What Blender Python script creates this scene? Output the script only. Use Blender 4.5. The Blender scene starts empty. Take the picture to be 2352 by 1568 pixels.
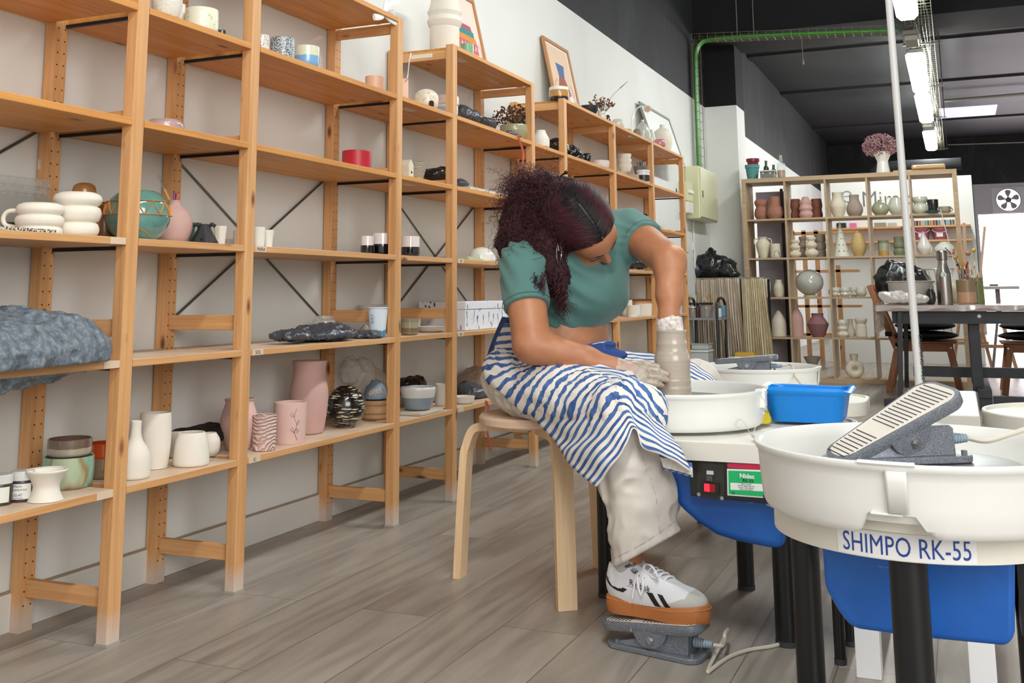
import bpy, bmesh, math, random
import numpy as np
from mathutils import Vector, Matrix
random.seed(7); rng = np.random.RandomState(7)
SC = bpy.context.scene
COL = SC.collection
PI = math.pi

# ------------------------------------------------------------------ camera
F, CX, CY = 2402.15, 1172.25, 290.19
YAW, PITCH, ROLL = -0.3987, 0.1589, 0.0076
CAM = np.array([1.8235, -1.9591, 0.7813])
_cy, _sy, _cp, _sp = math.cos(YAW), math.sin(YAW), math.cos(PITCH), math.sin(PITCH)
FW = np.array([_sy*_cp, _cy*_cp, _sp]); _r0 = np.array([_cy, -_sy, 0]); _d0 = np.cross(FW, _r0)
RT = math.cos(ROLL)*_r0 + math.sin(ROLL)*_d0; DN = -math.sin(ROLL)*_r0 + math.cos(ROLL)*_d0
def ray(u, v): return FW + RT*(u-CX)/F + DN*(v-CY)/F
def atX(u, v, x): d = ray(u, v); return CAM + d*(x-CAM[0])/d[0]
def atY(u, v, y): d = ray(u, v); return CAM + d*(y-CAM[1])/d[1]
def atZ(u, v, z): d = ray(u, v); return CAM + d*(z-CAM[2])/d[2]
def atD(u, v, t): return CAM + ray(u, v)*t
def depth(P): return float((np.array(P)-CAM) @ FW)
def on_x(u, x, z):      # point with given x and z that lies in image column u
    k = (u-CX)/F; n = RT - k*FW
    d = np.array([x, 0, z]) - CAM; y = -(d[0]*n[0]+d[2]*n[2])/n[1] + CAM[1]
    return np.array([x, y, z])
def on_y(u, y, z):
    k = (u-CX)/F; n = RT - k*FW
    x = -((y-CAM[1])*n[1]+(z-CAM[2])*n[2])/n[0] + CAM[0]
    return np.array([x, y, z])
cd = bpy.data.cameras.new('camera'); cam = bpy.data.objects.new('camera', cd); COL.objects.link(cam)
cd.sensor_width = 36; cd.lens = F/2352*36; cd.shift_x = (1176-CX)/2352; cd.shift_y = -(784-CY)/2352
cd.clip_start = 0.05; cd.clip_end = 100
M = Matrix([[RT[0], -DN[0], -FW[0], CAM[0]], [RT[1], -DN[1], -FW[1], CAM[1]], [RT[2], -DN[2], -FW[2], CAM[2]], [0, 0, 0, 1]])
cam.matrix_world = M; SC.camera = cam

# ------------------------------------------------------------------ light
w = bpy.data.worlds.new('world'); SC.world = w; w.use_nodes = True
bg = w.node_tree.nodes['Background']; bg.inputs[0].default_value = (1.0, 0.96, 0.93, 1); bg.inputs[1].default_value = 0.48
def area(name, loc, target, sx, sy, power, color):
    l = bpy.data.lights.new(name, 'AREA'); l.shape = 'RECTANGLE'; l.size = sx; l.size_y = sy; l.energy = power; l.color = color
    o = bpy.data.objects.new(name, l); COL.objects.link(o); o.location = loc
    o.rotation_euler = (Vector(target)-Vector(loc)).to_track_quat('-Z', 'Y').to_euler(); return o
# daylight through the street window behind and to the right of the camera
area('window_light', (4.6, -3.6, 2.3), (0.6, 1.6, 0.6), 3.2, 2.2, 110, (1.0, 0.985, 0.96))
VS = SC.view_settings; VS.view_transform = 'Standard'; VS.look = 'None'; VS.exposure = 0.66; VS.gamma = 1.0; VS.use_curve_mapping = False
LAMP_E = 34.0

# ------------------------------------------------------------------ materials
def lin(c):
    return tuple((x/12.92 if x <= 0.04045 else ((x+0.055)/1.055)**2.4) for x in c)
def hexc(h):
    h = h.lstrip('#'); return lin(tuple(int(h[i:i+2], 16)/255 for i in (0, 2, 4))) + (1,)
_MC = {}
def newmat(name):
    m = bpy.data.materials.new(name); m.use_nodes = True; nt = m.node_tree
    return m, nt, nt.nodes['Principled BSDF']
def N(nt, t, **kw):
    n = nt.nodes.new(t)
    for k, v in kw.items():
        if hasattr(n, k): setattr(n, k, v)
        else: n.inputs[k].default_value = v
    return n
def L(nt, a, b): nt.links.new(a, b)
def ramp(nt, fac, stops):
    r = nt.nodes.new('ShaderNodeValToRGB'); e = r.color_ramp.elements
    while len(e) < len(stops): e.new(0.5)
    for el, (p, c) in zip(e, stops): el.position = p; el.color = c if len(c) == 4 else tuple(c)+(1,)
    L(nt, fac, r.inputs[0]); return r.outputs[0]
def mixc(nt, fac, a, b, mode='MIX'):
    n = nt.nodes.new('ShaderNodeMix'); n.data_type = 'RGBA'; n.blend_type = mode
    if isinstance(fac, float): n.inputs[0].default_value = fac
    else: L(nt, fac, n.inputs[0])
    for i, x in ((6, a), (7, b)):
        if hasattr(x, 'node'): L(nt, x, n.inputs[i])
        else: n.inputs[i].default_value = x
    return n.outputs[2]
def coords(nt, scale=(1, 1, 1), kind='Object', rnd=False):
    tc = nt.nodes.new('ShaderNodeTexCoord'); mp = nt.nodes.new('ShaderNodeMapping'); mp.inputs['Scale'].default_value = scale
    L(nt, tc.outputs[kind], mp.inputs[0])
    if rnd:
        oi = nt.nodes.new('ShaderNodeObjectInfo'); ml = N(nt, 'ShaderNodeMath', operation='MULTIPLY'); ml.inputs[1].default_value = 37.0
        L(nt, oi.outputs['Random'], ml.inputs[0]); cb = nt.nodes.new('ShaderNodeCombineXYZ')
        for i in range(3): L(nt, ml.outputs[0], cb.inputs[i])
        L(nt, cb.outputs[0], mp.inputs['Location'])
    return mp.outputs[0]
def noise(nt, vec, scale, detail=3, rough=0.5, dist=0.0):
    n = nt.nodes.new('ShaderNodeTexNoise'); n.inputs['Scale'].default_value = scale; n.inputs['Detail'].default_value = detail
    n.inputs['Roughness'].default_value = rough; n.inputs['Distortion'].default_value = dist
    L(nt, vec, n.inputs['Vector']); return n.outputs[0]
def bump(nt, p, h, s=0.2, d=0.01):
    b = nt.nodes.new('ShaderNodeBump'); b.inputs['Strength'].default_value = s; b.inputs['Distance'].default_value = d
    L(nt, h, b.inputs['Height']); L(nt, b.outputs[0], p.inputs['Normal'])
def plain(h, rough=0.5, metal=0.0, name=None, coat=0.0, bumpy=0.0, bscale=40, trans=0.0, emis=0.0, var=0.0, alpha=1.0):
    key = (h, rough, metal, coat, bumpy, bscale, trans, emis, var, alpha)
    if key in _MC: return _MC[key]
    m, nt, p = newmat(name or 'm_'+h.strip('#')); c = hexc(h)
    p.inputs['Base Color'].default_value = c; p.inputs['Roughness'].default_value = rough; p.inputs['Metallic'].default_value = metal
    if coat: p.inputs['Coat Weight'].default_value = coat; p.inputs['Coat Roughness'].default_value = 0.08
    if trans: p.inputs['Transmission Weight'].default_value = trans; p.inputs['IOR'].default_value = 1.3
    if alpha < 1: p.inputs['Alpha'].default_value = alpha
    if emis: p.inputs['Emission Color'].default_value = c; p.inputs['Emission Strength'].default_value = emis
    if var or bumpy:
        v = coords(nt, rnd=True)
        if var:
            n1 = noise(nt, v, 14, 4, 0.6); dk = tuple(x*(1-var) for x in c[:3])+(1,); lt = tuple(min(1, x*(1+var*0.6)) for x in c[:3])+(1,)
            L(nt, ramp(nt, n1, [(0.3, dk), (0.7, lt)]), p.inputs['Base Color'])
        if bumpy: bump(nt, p, noise(nt, v, bscale, 4, 0.6), bumpy, 0.004)
    _MC[key] = m; return m
def speckle(base, spot, scale=260, amt=0.42, rough=0.35, coat=0.3):
    key = ('sp', base, spot, scale, amt, rough)
    if key in _MC: return _MC[key]
    m, nt, p = newmat('speckled_'+base.strip('#')); v = coords(nt)
    n1 = noise(nt, v, scale, 2, 0.7)
    L(nt, ramp(nt, n1, [(amt-0.03, hexc(spot)), (amt+0.02, hexc(base))]), p.inputs['Base Color'])
    p.inputs['Roughness'].default_value = rough; p.inputs['Coat Weight'].default_value = coat; _MC[key] = m; return m
def banded(stops, rough=0.4, coat=0.2, noisy=0.0, nscale=30, axis=2):
    """stops: [(z, colour)] hard bands in object height"""
    m, nt, p = newmat('banded_glaze'); tc = nt.nodes.new('ShaderNodeTexCoord'); sx = nt.nodes.new('ShaderNodeSeparateXYZ')
    L(nt, tc.outputs['Object'], sx.inputs[0]); zmax = 0.4
    mr = N(nt, 'ShaderNodeMath', operation='DIVIDE'); mr.inputs[1].default_value = zmax
    if noisy:
        n1 = noise(nt, tc.outputs['Object'], nscale, 2); ad = N(nt, 'ShaderNodeMath', operation='MULTIPLY_ADD'); ad.inputs[1].default_value = noisy
        L(nt, n1, ad.inputs[0]); L(nt, sx.outputs[axis], ad.inputs[2]); L(nt, ad.outputs[0], mr.inputs[0])
    else: L(nt, sx.outputs[axis], mr.inputs[0])
    r = nt.nodes.new('ShaderNodeValToRGB'); r.color_ramp.interpolation = 'CONSTANT'; e = r.color_ramp.elements
    while len(e) < len(stops): e.new(0.5)
    for el, (z, c) in zip(e, stops): el.position = min(1, max(0, z/zmax)); el.color = hexc(c)
    L(nt, mr.outputs[0], r.inputs[0]); L(nt, r.outputs[0], p.inputs['Base Color'])
    p.inputs['Roughness'].default_value = rough; p.inputs['Coat Weight'].default_value = coat; return m
def wood(name, c_dark, c_mid, c_light, axis, dusty=0.0, rough=0.5, knots=True, gs=1.0, edge_worn=False):
    m, nt, p = newmat(name)
    st = [9.0*gs]*3; st[axis] = 0.55*gs
    v = coords(nt, tuple(st), rnd=True)
    n1 = noise(nt, v, 3.2, 5, 0.6, 1.2)
    c1 = ramp(nt, n1, [(0.25, hexc(c_dark)), (0.5, hexc(c_mid)), (0.75, hexc(c_light))])
    s2 = [70.0*gs]*3; s2[axis] = 1.6*gs
    n2 = noise(nt, coords(nt, tuple(s2), rnd=True), 1.6, 3, 0.6, 0.6)
    c2 = mixc(nt, 0.35, c1, ramp(nt, n2, [(0.3, hexc(c_dark)), (0.65, hexc(c_light))]))
    col = c2
    if knots:
        s3 = [15.0*gs]*3; s3[axis] = 5.6*gs
        vo = nt.nodes.new('ShaderNodeTexVoronoi'); vo.feature = 'F1'; vo.inputs['Scale'].default_value = 0.85
        L(nt, coords(nt, tuple(s3), rnd=True), vo.inputs['Vector'])
        kf = ramp(nt, vo.outputs['Distance'], [(0.055, (1, 1, 1, 1)), (0.15, (0, 0, 0, 1))])
        col = mixc(nt, kf, c2, hexc('#6b3a1c'))
    if dusty:
        g = nt.nodes.new('ShaderNodeNewGeometry'); sp = nt.nodes.new('ShaderNodeSeparateXYZ'); L(nt, g.outputs['Normal'], sp.inputs[0])
        n3 = noise(nt, coords(nt), 6, 5, 0.65); ml = N(nt, 'ShaderNodeMath', operation='MULTIPLY'); L(nt, ramp(nt, n3, [(0.25, (0.35,)*3), (0.6, (1,)*3)]), ml.inputs[0])
        up = ramp(nt, sp.outputs[2], [(0.6, (0, 0, 0)), (0.9, (dusty,)*3)]); L(nt, up, ml.inputs[1])
        col = mixc(nt, ml.outputs[0], col, hexc('#dccdbb'))
    if edge_worn:   # clay-splashed whitish post feet
        tc = nt.nodes.new('ShaderNodeTexCoord'); sx = nt.nodes.new('ShaderNodeSeparateXYZ'); L(nt, tc.outputs['Object'], sx.inputs[0])
        n4 = noise(nt, coords(nt, rnd=True), 25, 4); ad = N(nt, 'ShaderNodeMath', operation='MULTIPLY_ADD'); ad.inputs[1].default_value = -0.05
        L(nt, n4, ad.inputs[0]); L(nt, sx.outputs[2], ad.inputs[2])
        wf = ramp(nt, ad.outputs[0], [(0.0, (0.85,)*3), (0.055, (0, 0, 0))]); col = mixc(nt, wf, col, hexc('#cdbdb0'))
        n5 = noise(nt, coords(nt, rnd=True), 16, 2, 0.5); sf = ramp(nt, n5, [(0.76, (0, 0, 0)), (0.785, (0.8,)*3)]); col = mixc(nt, sf, col, hexc('#d8cbb8'))
    L(nt, col, p.inputs['Base Color']); p.inputs['Roughness'].default_value = rough
    bump(nt, p, n2, 0.12, 0.002)
    return m
PD, PM, PL = '#b8834f', '#d09a63', '#e0af7c'
PINE = [wood('pine_x', PD, PM, PL, 0), wood('pine_y', PD, PM, PL, 1), wood('pine_z', PD, PM, PL, 2, edge_worn=True)]
PINE_TOP = wood('pine_board_dusty', PD, PM, PL, 1, dusty=0.85)
PINE_LO = wood('pine_board', '#b4742f', '#cd8c44', '#dda055', 1, dusty=0.3)
BIRCH = wood('birch', '#d9b184', '#e8c69c', '#f0d4b0', 2, knots=False)
BIRCH_X = wood('birch_seat', '#c9a48a', '#d8b89e', '#e2c8b2', 0, knots=False, dusty=0.3)
OAKK = wood('pale_oak_foil', '#a58c6c', '#b59b7a', '#c2a988', 0, knots=False, gs=0.7)
BROWNW = [wood('brown_acacia_%d' % i, '#7d4b2b', '#9c633c', '#b4784c', i, knots=False) for i in range(3)]
BLACKW = plain('#2a2d34', 0.45, bumpy=0.2, var=0.25, name='black_stained_wood')
WALLM, nt, p = newmat('white_wall')
v = coords(nt); n1 = noise(nt, v, 1.3, 4); L(nt, ramp(nt, n1, [(0.3, hexc('#dbdcd8')), (0.7, hexc('#e6e7e3'))]), p.inputs['Base Color']); p.inputs['Roughness'].default_value = 0.75
bump(nt, p, noise(nt, v, 60, 3), 0.06, 0.004)
BLACKP, nt, p = newmat('black_painted_plaster')
v = coords(nt, (1, 1, 0.35)); n1 = noise(nt, v, 2.2, 7, 0.7, 0.8)
L(nt, ramp(nt, n1, [(0.3, hexc('#0c0d10')), (0.55, hexc('#1e2023')), (0.75, hexc('#3a3c3e'))]), p.inputs['Base Color']); p.inputs['Roughness'].default_value = 0.7
bump(nt, p, noise(nt, coords(nt), 45, 5, 0.7), 0.5, 0.02)
BLACKB = plain('#0b0c0f', 0.9, bumpy=0.9, bscale=60, name='black_rough_plaster')
CEILM, nt, p = newmat('dark_ceiling')
v = coords(nt, (0.4, 1, 1)); n1 = noise(nt, v, 1.4, 6, 0.6)
L(nt, ramp(nt, n1, [(0.35, hexc('#131315')), (0.55, hexc('#202022')), (0.8, hexc('#2d2b2e'))]), p.inputs['Base Color']); p.inputs['Roughness'].default_value = 0.6
# grey laminate floor: planks run along x
FLOORM, nt, p = newmat('grey_oak_laminate')
v = coords(nt)
rot = nt.nodes.new('ShaderNodeMapping'); rot.inputs['Rotation'].default_value = (0, 0, math.radians(90)); L(nt, v, rot.inputs[0]); v = rot.outputs[0]
bk = nt.nodes.new('ShaderNodeTexBrick'); bk.offset = 0.37; bk.inputs['Scale'].default_value = 1.0
bk.inputs['Brick Width'].default_value = 1.28; bk.inputs['Row Height'].default_value = 0.192; bk.inputs['Mortar Size'].default_value = 0.0012; bk.inputs['Mortar Smooth'].default_value = 0.2
bk.inputs['Color1'].default_value = (0, 0, 0, 1); bk.inputs['Color2'].default_value = (1, 1, 1, 1); bk.inputs['Mortar'].default_value = (0.5,)*3+(1,)
L(nt, v, bk.inputs['Vector'])
sv = nt.nodes.new('ShaderNodeSeparateXYZ'); L(nt, v, sv.inputs[0])
cb = nt.nodes.new('ShaderNodeCombineXYZ'); L(nt, sv.outputs[0], cb.inputs[0]); L(nt, sv.outputs[1], cb.inputs[1])
m9 = N(nt, 'ShaderNodeMath', operation='MULTIPLY'); m9.inputs[1].default_value = 9.0; L(nt, bk.outputs['Color'], m9.inputs[0]); L(nt, m9.outputs[0], cb.inputs[2])
mp = nt.nodes.new('ShaderNodeMapping'); mp.inputs['Scale'].default_value = (0.8, 5.5, 1); L(nt, cb.outputs[0], mp.inputs[0])
g1 = noise(nt, mp.outputs[0], 2.4, 6, 0.62, 0.9)
wv = nt.nodes.new('ShaderNodeTexWave'); wv.wave_type = 'RINGS'; wv.inputs['Scale'].default_value = 1.5; wv.inputs['Distortion'].default_value = 14; wv.inputs['Detail'].default_value = 3; wv.inputs['Detail Scale'].default_value = 0.7
mp2 = nt.nodes.new('ShaderNodeMapping'); mp2.inputs['Scale'].default_value = (0.7, 4.2, 1); L(nt, cb.outputs[0], mp2.inputs[0]); L(nt, mp2.outputs[0], wv.inputs['Vector'])
ca = ramp(nt, g1, [(0.28, hexc('#83796e')), (0.5, hexc('#989085')), (0.75, hexc('#ada49a'))])
cc = mixc(nt, 0.22, ca, ramp(nt, wv.outputs[1], [(0.2, hexc('#83786d')), (0.6, hexc('#b8aea2'))]))
tone = ramp(nt, bk.outputs['Color'], [(0.0, (0.93,)*3), (1.0, (1.06,)*3)])
cc = mixc(nt, 1.0, cc, tone, 'MULTIPLY')
cc = mixc(nt, bk.outputs['Fac'], cc, hexc('#5d554d'))
L(nt, cc, p.inputs['Base Color']); p.inputs['Roughness'].default_value = 0.38
bump(nt, p, g1, 0.05, 0.003)
WHITEPL = plain('#e6e6e2', 0.32, coat=0.15, name='white_plastic')
CREAMPL = plain('#e4e1d6', 0.4, name='cream_plastic')
BLACKM = plain('#0e1013', 0.35, name='black_tube')
STEEL = plain('#b8b8b8', 0.25, 1.0, name='steel')
HAMMER, nt, p = newmat('grey_hammered_enamel')
v = coords(nt); n1 = noise(nt, v, 620, 2, 0.6); n2 = noise(nt, v, 60, 4, 0.75)
c1 = ramp(nt, n1, [(0.35, hexc('#555a63')), (0.65, hexc('#8d929b'))]); c2 = mixc(nt, ramp(nt, n2, [(0.66, (0, 0, 0)), (0.70, (0.8,)*3)]), c1, hexc('#d8d6d0'))
L(nt, c2, p.inputs['Base Color']); p.inputs['Roughness'].default_value = 0.38; p.inputs['Metallic'].default_value = 0.25
BLUEB, nt, p = newmat('blue_moulded_plastic')
v = coords(nt, (1, 1, 5)); n1 = noise(nt, v, 9, 4, 0.7)
c1 = ramp(nt, noise(nt, coords(nt), 6, 3), [(0.3, hexc('#1455ad')), (0.7, hexc('#1f6cc9'))])
L(nt, mixc(nt, ramp(nt, n1, [(0.70, (0, 0, 0)), (0.74, (0.45,)*3)]), c1, hexc('#9fb8d8')), p.inputs['Base Color']); p.inputs['Roughness'].default_value = 0.33
TUBBLUE = plain('#0a86e0', 0.35, name='bright_blue_plastic', var=0.05)
GREYBAG = plain('#454a52', 0.33, name='black_polythene', bumpy=0.9, bscale=30, var=0.3, coat=0.3)
BLACKBAG = plain('#17191c', 0.3, name='black_bin_bag', bumpy=0.9, bscale=26, var=0.3, coat=0.3)
DUSTBAG, nt, p = newmat('dusty_grey_polythene')
v = coords(nt); n1 = noise(nt, v, 60, 6, 0.75); L(nt, ramp(nt, n1, [(0.3, hexc('#3d4650')), (0.5, hexc('#6b7680')), (0.7, hexc('#98a2a9'))]), p.inputs['Base Color'])
p.inputs['Roughness'].default_value = 0.5; bump(nt, p, n1, 0.7, 0.006)
CLEARBAG = plain('#cfc8bd', 0.2, name='clear_polythene', alpha=0.45, bumpy=0.9, bscale=25, coat=0.5)
BROWNBAG = plain('#9c8c7c', 0.3, name='brownish_polythene', bumpy=0.9, bscale=25, coat=0.4, alpha=0.92)
GLASS = plain('#dfe8e4', 0.05, name='clear_glass', alpha=0.28, coat=1.0)
CURTAIN = plain('#c9bba8', 0.85, name='beige_curtain', var=0.12, bumpy=0.2)
CURTAIN2 = plain('#d3c7a6', 0.85, name='straw_curtain', var=0.12, bumpy=0.2)

# ------------------------------------------------------------------ mesh builder
OFF = {}
class MB:
    def __init__(s): s.v = []; s.f = []; s.mi = []; s.uv = None
    def add(s, vs, fs, mi=0):
        o = len(s.v); s.v += [tuple(map(float, x)) for x in vs]; s.f += [tuple(i+o for i in f) for f in fs]; s.mi += [mi]*len(fs); return s
    def box(s, a, b, mi=0):
        x0, y0, z0 = a; x1, y1, z1 = b
        return s.add([(x0, y0, z0), (x1, y0, z0), (x1, y1, z0), (x0, y1, z0), (x0, y0, z1), (x1, y0, z1), (x1, y1, z1), (x0, y1, z1)],
                     [(0, 3, 2, 1), (4, 5, 6, 7), (0, 1, 5, 4), (1, 2, 6, 5), (2, 3, 7, 6), (3, 0, 4, 7)], mi)
    def obox(s, c, size, rot=(0, 0, 0), mi=0):
        from mathutils import Euler
        R = Euler(rot).to_matrix(); h = [x/2 for x in size]; vs = []
        for z in (-1, 1):
            for x, y in ((-1, -1), (1, -1), (1, 1), (-1, 1)): vs.append(tuple(Vector(c)+R @ Vector((x*h[0], y*h[1], z*h[2]))))
        return s.add(vs, [(0, 3, 2, 1), (4, 5, 6, 7), (0, 1, 5, 4), (1, 2, 6, 5), (2, 3, 7, 6), (3, 0, 4, 7)], mi)
    def beam(s, p0, p1, wx, wy, up=(0, 0, 1), mi=0):
        p0, p1 = Vector(p0), Vector(p1); d = (p1-p0).normalized(); up = Vector(up)
        a = d.cross(up)
        if a.length < 1e-4: a = d.cross(Vector((0, 1, 0)))
        a.normalize(); b = a.cross(d).normalized(); vs = []
        for q in (p0, p1):
            for i, j in ((-1, -1), (1, -1), (1, 1), (-1, 1)): vs.append(tuple(q+a*i*wx/2+b*j*wy/2))
        return s.add(vs, [(0, 3, 2, 1), (4, 5, 6, 7), (0, 1, 5, 4), (1, 2, 6, 5), (2, 3, 7, 6), (3, 0, 4, 7)], mi)
    def tube(s, pts, r, n=8, cap=True, mi=0, closed=False, flat=1.0):
        pts = [Vector(p) for p in pts]; k = len(pts); rs = r if hasattr(r, '__len__') else [r]*k
        vs = []; fs = []; ref = None
        for i, p in enumerate(pts):
            if closed: t = (pts[(i+1) % k]-pts[i-1])
            else: t = (pts[min(i+1, k-1)]-pts[max(i-1, 0)])
            if t.length < 1e-9: t = Vector((0, 0, 1))
            t.normalize()
            if ref is None:
                ref = t.cross(Vector((0, 0, 1)))
                if ref.length < 1e-3: ref = t.cross(Vector((0, 1, 0)))
            a = (ref - t*ref.dot(t))
            if a.length < 1e-6: a = t.orthogonal()
            a.normalize(); ref = a; b = t.cross(a)
            for j in range(n):
                an = 2*PI*j/n; vs.append(tuple(p+(a*math.cos(an)+b*math.sin(an)*flat)*rs[i]))
        m = k if closed else k-1
        for i in range(m):
            for j in range(n):
                i2 = (i+1) % k; j2 = (j+1) % n
                fs.append((i*n+j, i*n+j2, i2*n+j2, i2*n+j))
        if cap and not closed: fs.append(tuple(range(n))[::-1]); fs.append(tuple((k-1)*n+j for j in range(n)))
        return s.add(vs, fs, mi)
    def cyl(s, p0, p1, r0, r1=None, n=20, mi=0): return s.tube([p0, p1], [r0, r0 if r1 is None else r1], n, mi=mi)
    def lathe(s, prof, c=(0, 0, 0), n=40, mi=0, close=False, wob=None, sx=1.0, sy=1.0):
        vs = []; fs = []; k = len(prof)
        for i, (r, z) in enumerate(prof):
            for j in range(n):
                an = 2*PI*j/n; rr = max(r, 1e-5)
                if wob: rr *= wob(an, z)
                vs.append((c[0]+rr*math.cos(an)*sx, c[1]+rr*math.sin(an)*sy, c[2]+z))
        for i in range(k-1 if not close else k):
            for j in range(n):
                i2 = (i+1) % k; j2 = (j+1) % n; fs.append((i*n+j, i*n+j2, i2*n+j2, i2*n+j))
        if not close:
            if prof[0][0] > 1e-4: fs.append(tuple(range(n))[::-1])
            if prof[-1][0] > 1e-4: fs.append(tuple((k-1)*n+j for j in range(n)))
        return s.add(vs, fs, mi)
    def prism(s, poly, z0, z1, mi=0, xf=None):
        n = len(poly); vs = [(x, y, z0) for x, y in poly]+[(x, y, z1) for x, y in poly]
        if xf: vs = [xf(q) for q in vs]
        return s.add(vs, [tuple(range(n))[::-1], tuple(range(n, 2*n))]+[(i, (i+1) % n, n+(i+1) % n, n+i) for i in range(n)], mi)
    def sphere(s, c, r, n=16, sc=(1, 1, 1), mi=0):
        m = n//2; prof = [(r*math.sin(PI*i/m), -r*math.cos(PI*i/m)) for i in range(m+1)]
        vs = []; fs = []
        for i, (rr, z) in enumerate(prof):
            for j in range(n):
                an = 2*PI*j/n; vs.append((c[0]+rr*math.cos(an)*sc[0], c[1]+rr*math.sin(an)*sc[1], c[2]+z*sc[2]))
        for i in range(m):
            for j in range(n): j2 = (j+1) % n; fs.append((i*n+j, i*n+j2, (i+1)*n+j2, (i+1)*n+j))
        return s.add(vs, fs, mi)
    def grid(s, G, mi=0, uv=None):
        G = np.asarray(G); a, b = G.shape[:2]; o = len(s.v)
        fs = [(i*b+j, i*b+j+1, (i+1)*b+j+1, (i+1)*b+j) for i in range(a-1) for j in range(b-1)]
        return s.add(G.reshape(-1, 3), fs, mi)
    def build(s, name, mat, parent=None, smooth=True, bevel=0.0, origin=None, ang=35):
        me = bpy.data.meshes.new(name); off = np.zeros(3)
        if parent is not None: off = OFF[parent.name]
        elif origin is not None: off = np.array(origin, float)
        vs = [tuple(np.array(v)-off) for v in s.v] if (np.abs(off).sum() > 0) else s.v
        me.from_pydata(vs, [], s.f); me.validate(); me.update()
        for m in (mat if isinstance(mat, (list, tuple)) else [mat]): me.materials.append(m)
        if len(set(s.mi)) > 1 and len(me.polygons) == len(s.mi): me.polygons.foreach_set('material_index', s.mi)
        me.polygons.foreach_set('use_smooth', [smooth]*len(me.polygons))
        o = bpy.data.objects.new(name, me); COL.objects.link(o)
        if parent is not None: o.parent = parent; OFF[o.name] = off
        else: o.location = tuple(off); OFF[o.name] = off
        if bevel:
            b = o.modifiers.new('bevel', 'BEVEL'); b.width = bevel; b.segments = 2; b.limit_method = 'ANGLE'; b.angle_limit = math.radians(40)
        if smooth:
            try: me.set_sharp_from_angle(angle=math.radians(ang))
            except Exception: pass
        return o
def tag(o, label=None, cat=None, group=None, kind=None):
    if label: o['label'] = label
    if cat: o['category'] = cat
    if group: o['group'] = group
    if kind: o['kind'] = kind
    return o
def thing(name, label, cat, loc=(0, 0, 0), group=None):
    o = bpy.data.objects.new(name, None); COL.objects.link(o); o.location = tuple(map(float, loc)); o.empty_display_size = 0.05
    OFF[o.name] = np.array(loc, float); return tag(o, label, cat, group)
def struct(name, mb, mat, **kw): o = mb.build(name, mat, **kw); o['kind'] = 'structure'; return o
def solo(name, mb, mat, label, cat, origin, group=None, **kw): return tag(mb.build(name, mat, origin=origin, **kw), label, cat, group)
def catmull(P, n=8, closed=False):
    P = [np.array(p, float) for p in P]; out = []; k = len(P)
    rngi = range(k if closed else k-1)
    for i in rngi:
        p1, p2 = P[i], P[(i+1) % k]; p0 = P[i-1] if (i > 0 or closed) else 2*p1-p2; p3 = P[(i+2) % k] if (i+2 < k or closed) else 2*p2-p1
        for t in np.linspace(0, 1, n, endpoint=False):
            out.append(0.5*((2*p1)+(-p0+p2)*t+(2*p0-5*p1+4*p2-p3)*t*t+(-p0+3*p1-3*p2+p3)*t**3))
    if not closed: out.append(P[-1])
    return out
def text_mesh(s, size, extrude=0.0008, spacing=1.0, font_scale=(1, 1), bold=0.0):
    c = bpy.data.curves.new('t', 'FONT'); c.body = s; c.size = size; c.extrude = extrude; c.offset = bold; c.space_character = spacing; c.resolution_u = 3
    o = bpy.data.objects.new('t', c); COL.objects.link(o); dg = bpy.context.evaluated_depsgraph_get()
    me = bpy.data.meshes.new_from_object(o.evaluated_get(dg)); vs = np.array([v.co[:] for v in me.vertices]); fs = [tuple(p.vertices) for p in me.polygons]
    bpy.data.objects.remove(o); bpy.data.curves.remove(c); bpy.data.meshes.remove(me)
    vs[:, 0] *= font_scale[0]; vs[:, 1] *= font_scale[1]
    return vs, fs
def place_text(mb, s, size, origin, ex, ey, centered=True, **kw):
    vs, fs = text_mesh(s, size, **kw)
    if centered: vs[:, 0] -= (vs[:, 0].min()+vs[:, 0].max())/2
    ex = np.array(ex, float); ex /= np.linalg.norm(ex); ey = np.array(ey, float); ey /= np.linalg.norm(ey); ez = np.cross(ex, ey)
    mb.add([np.array(origin)+a*ex+b*ey+c*ez for a, b, c in vs], fs); return mb

# ------------------------------------------------------------------ room
WX = -0.31
f = MB(); f.box((-0.6, -3.2, -0.05), (6.5, 19.1, 0)); struct('floor', f, FLOORM, smooth=False)
b = MB(); b.box((-0.42, -3.2, 0), (WX, 19.1, 2.55)); struct('wall_left', b, WALLM, smooth=False)
b = MB(); b.box((-0.42, -3.2, 2.55), (WX-0.0, 19.1, 3.8)); struct('wall_left_upper', b, BLACKP, smooth=False)
b = MB(); b.box((WX, -3.0, 0), (WX+0.012, 7.95, 0.088)); struct('baseboard_left', b, plain('#d9d6cf', 0.5), smooth=False, bevel=0.002)
b = MB(); b.box((WX, -3.0, 0.0885), (WX+0.006, 7.95, 0.093)); struct('trim_1', b, plain('#9b8b78', 0.8), smooth=False)
b = MB(); b.box((WX, 7.95, 0), (-0.005, 8.35, 2.55)); struct('wall_column', b, WALLM, smooth=False, bevel=0.004)
b = MB(); b.box((WX, 7.95, 2.55), (-0.005, 8.35, 3.8)); struct('wall_column_upper', b, BLACKB, smooth=False)
b = MB(); b.box((-0.42, -3.2, 3.58), (6.5, 19.1, 3.7))
for yy in (10.4, 13.0, 16.5): b.box((-0.3, yy, 3.55), (6.5, yy+0.25, 3.58))
struct('ceiling', b, CEILM, smooth=False)
b = MB(); b.box((-0.31, 7.55, 3.14), (6.5, 8.35, 3.58)); struct('trim_2', b, BLACKB, smooth=False)
# low partition behind the cube unit with the studio sign
b = MB(); b.box((0.45, 10.5, 0.0), (2.045, 10.62, 2.03)); struct('wall_partition', b, WALLM, smooth=False, bevel=0.003)
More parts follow.
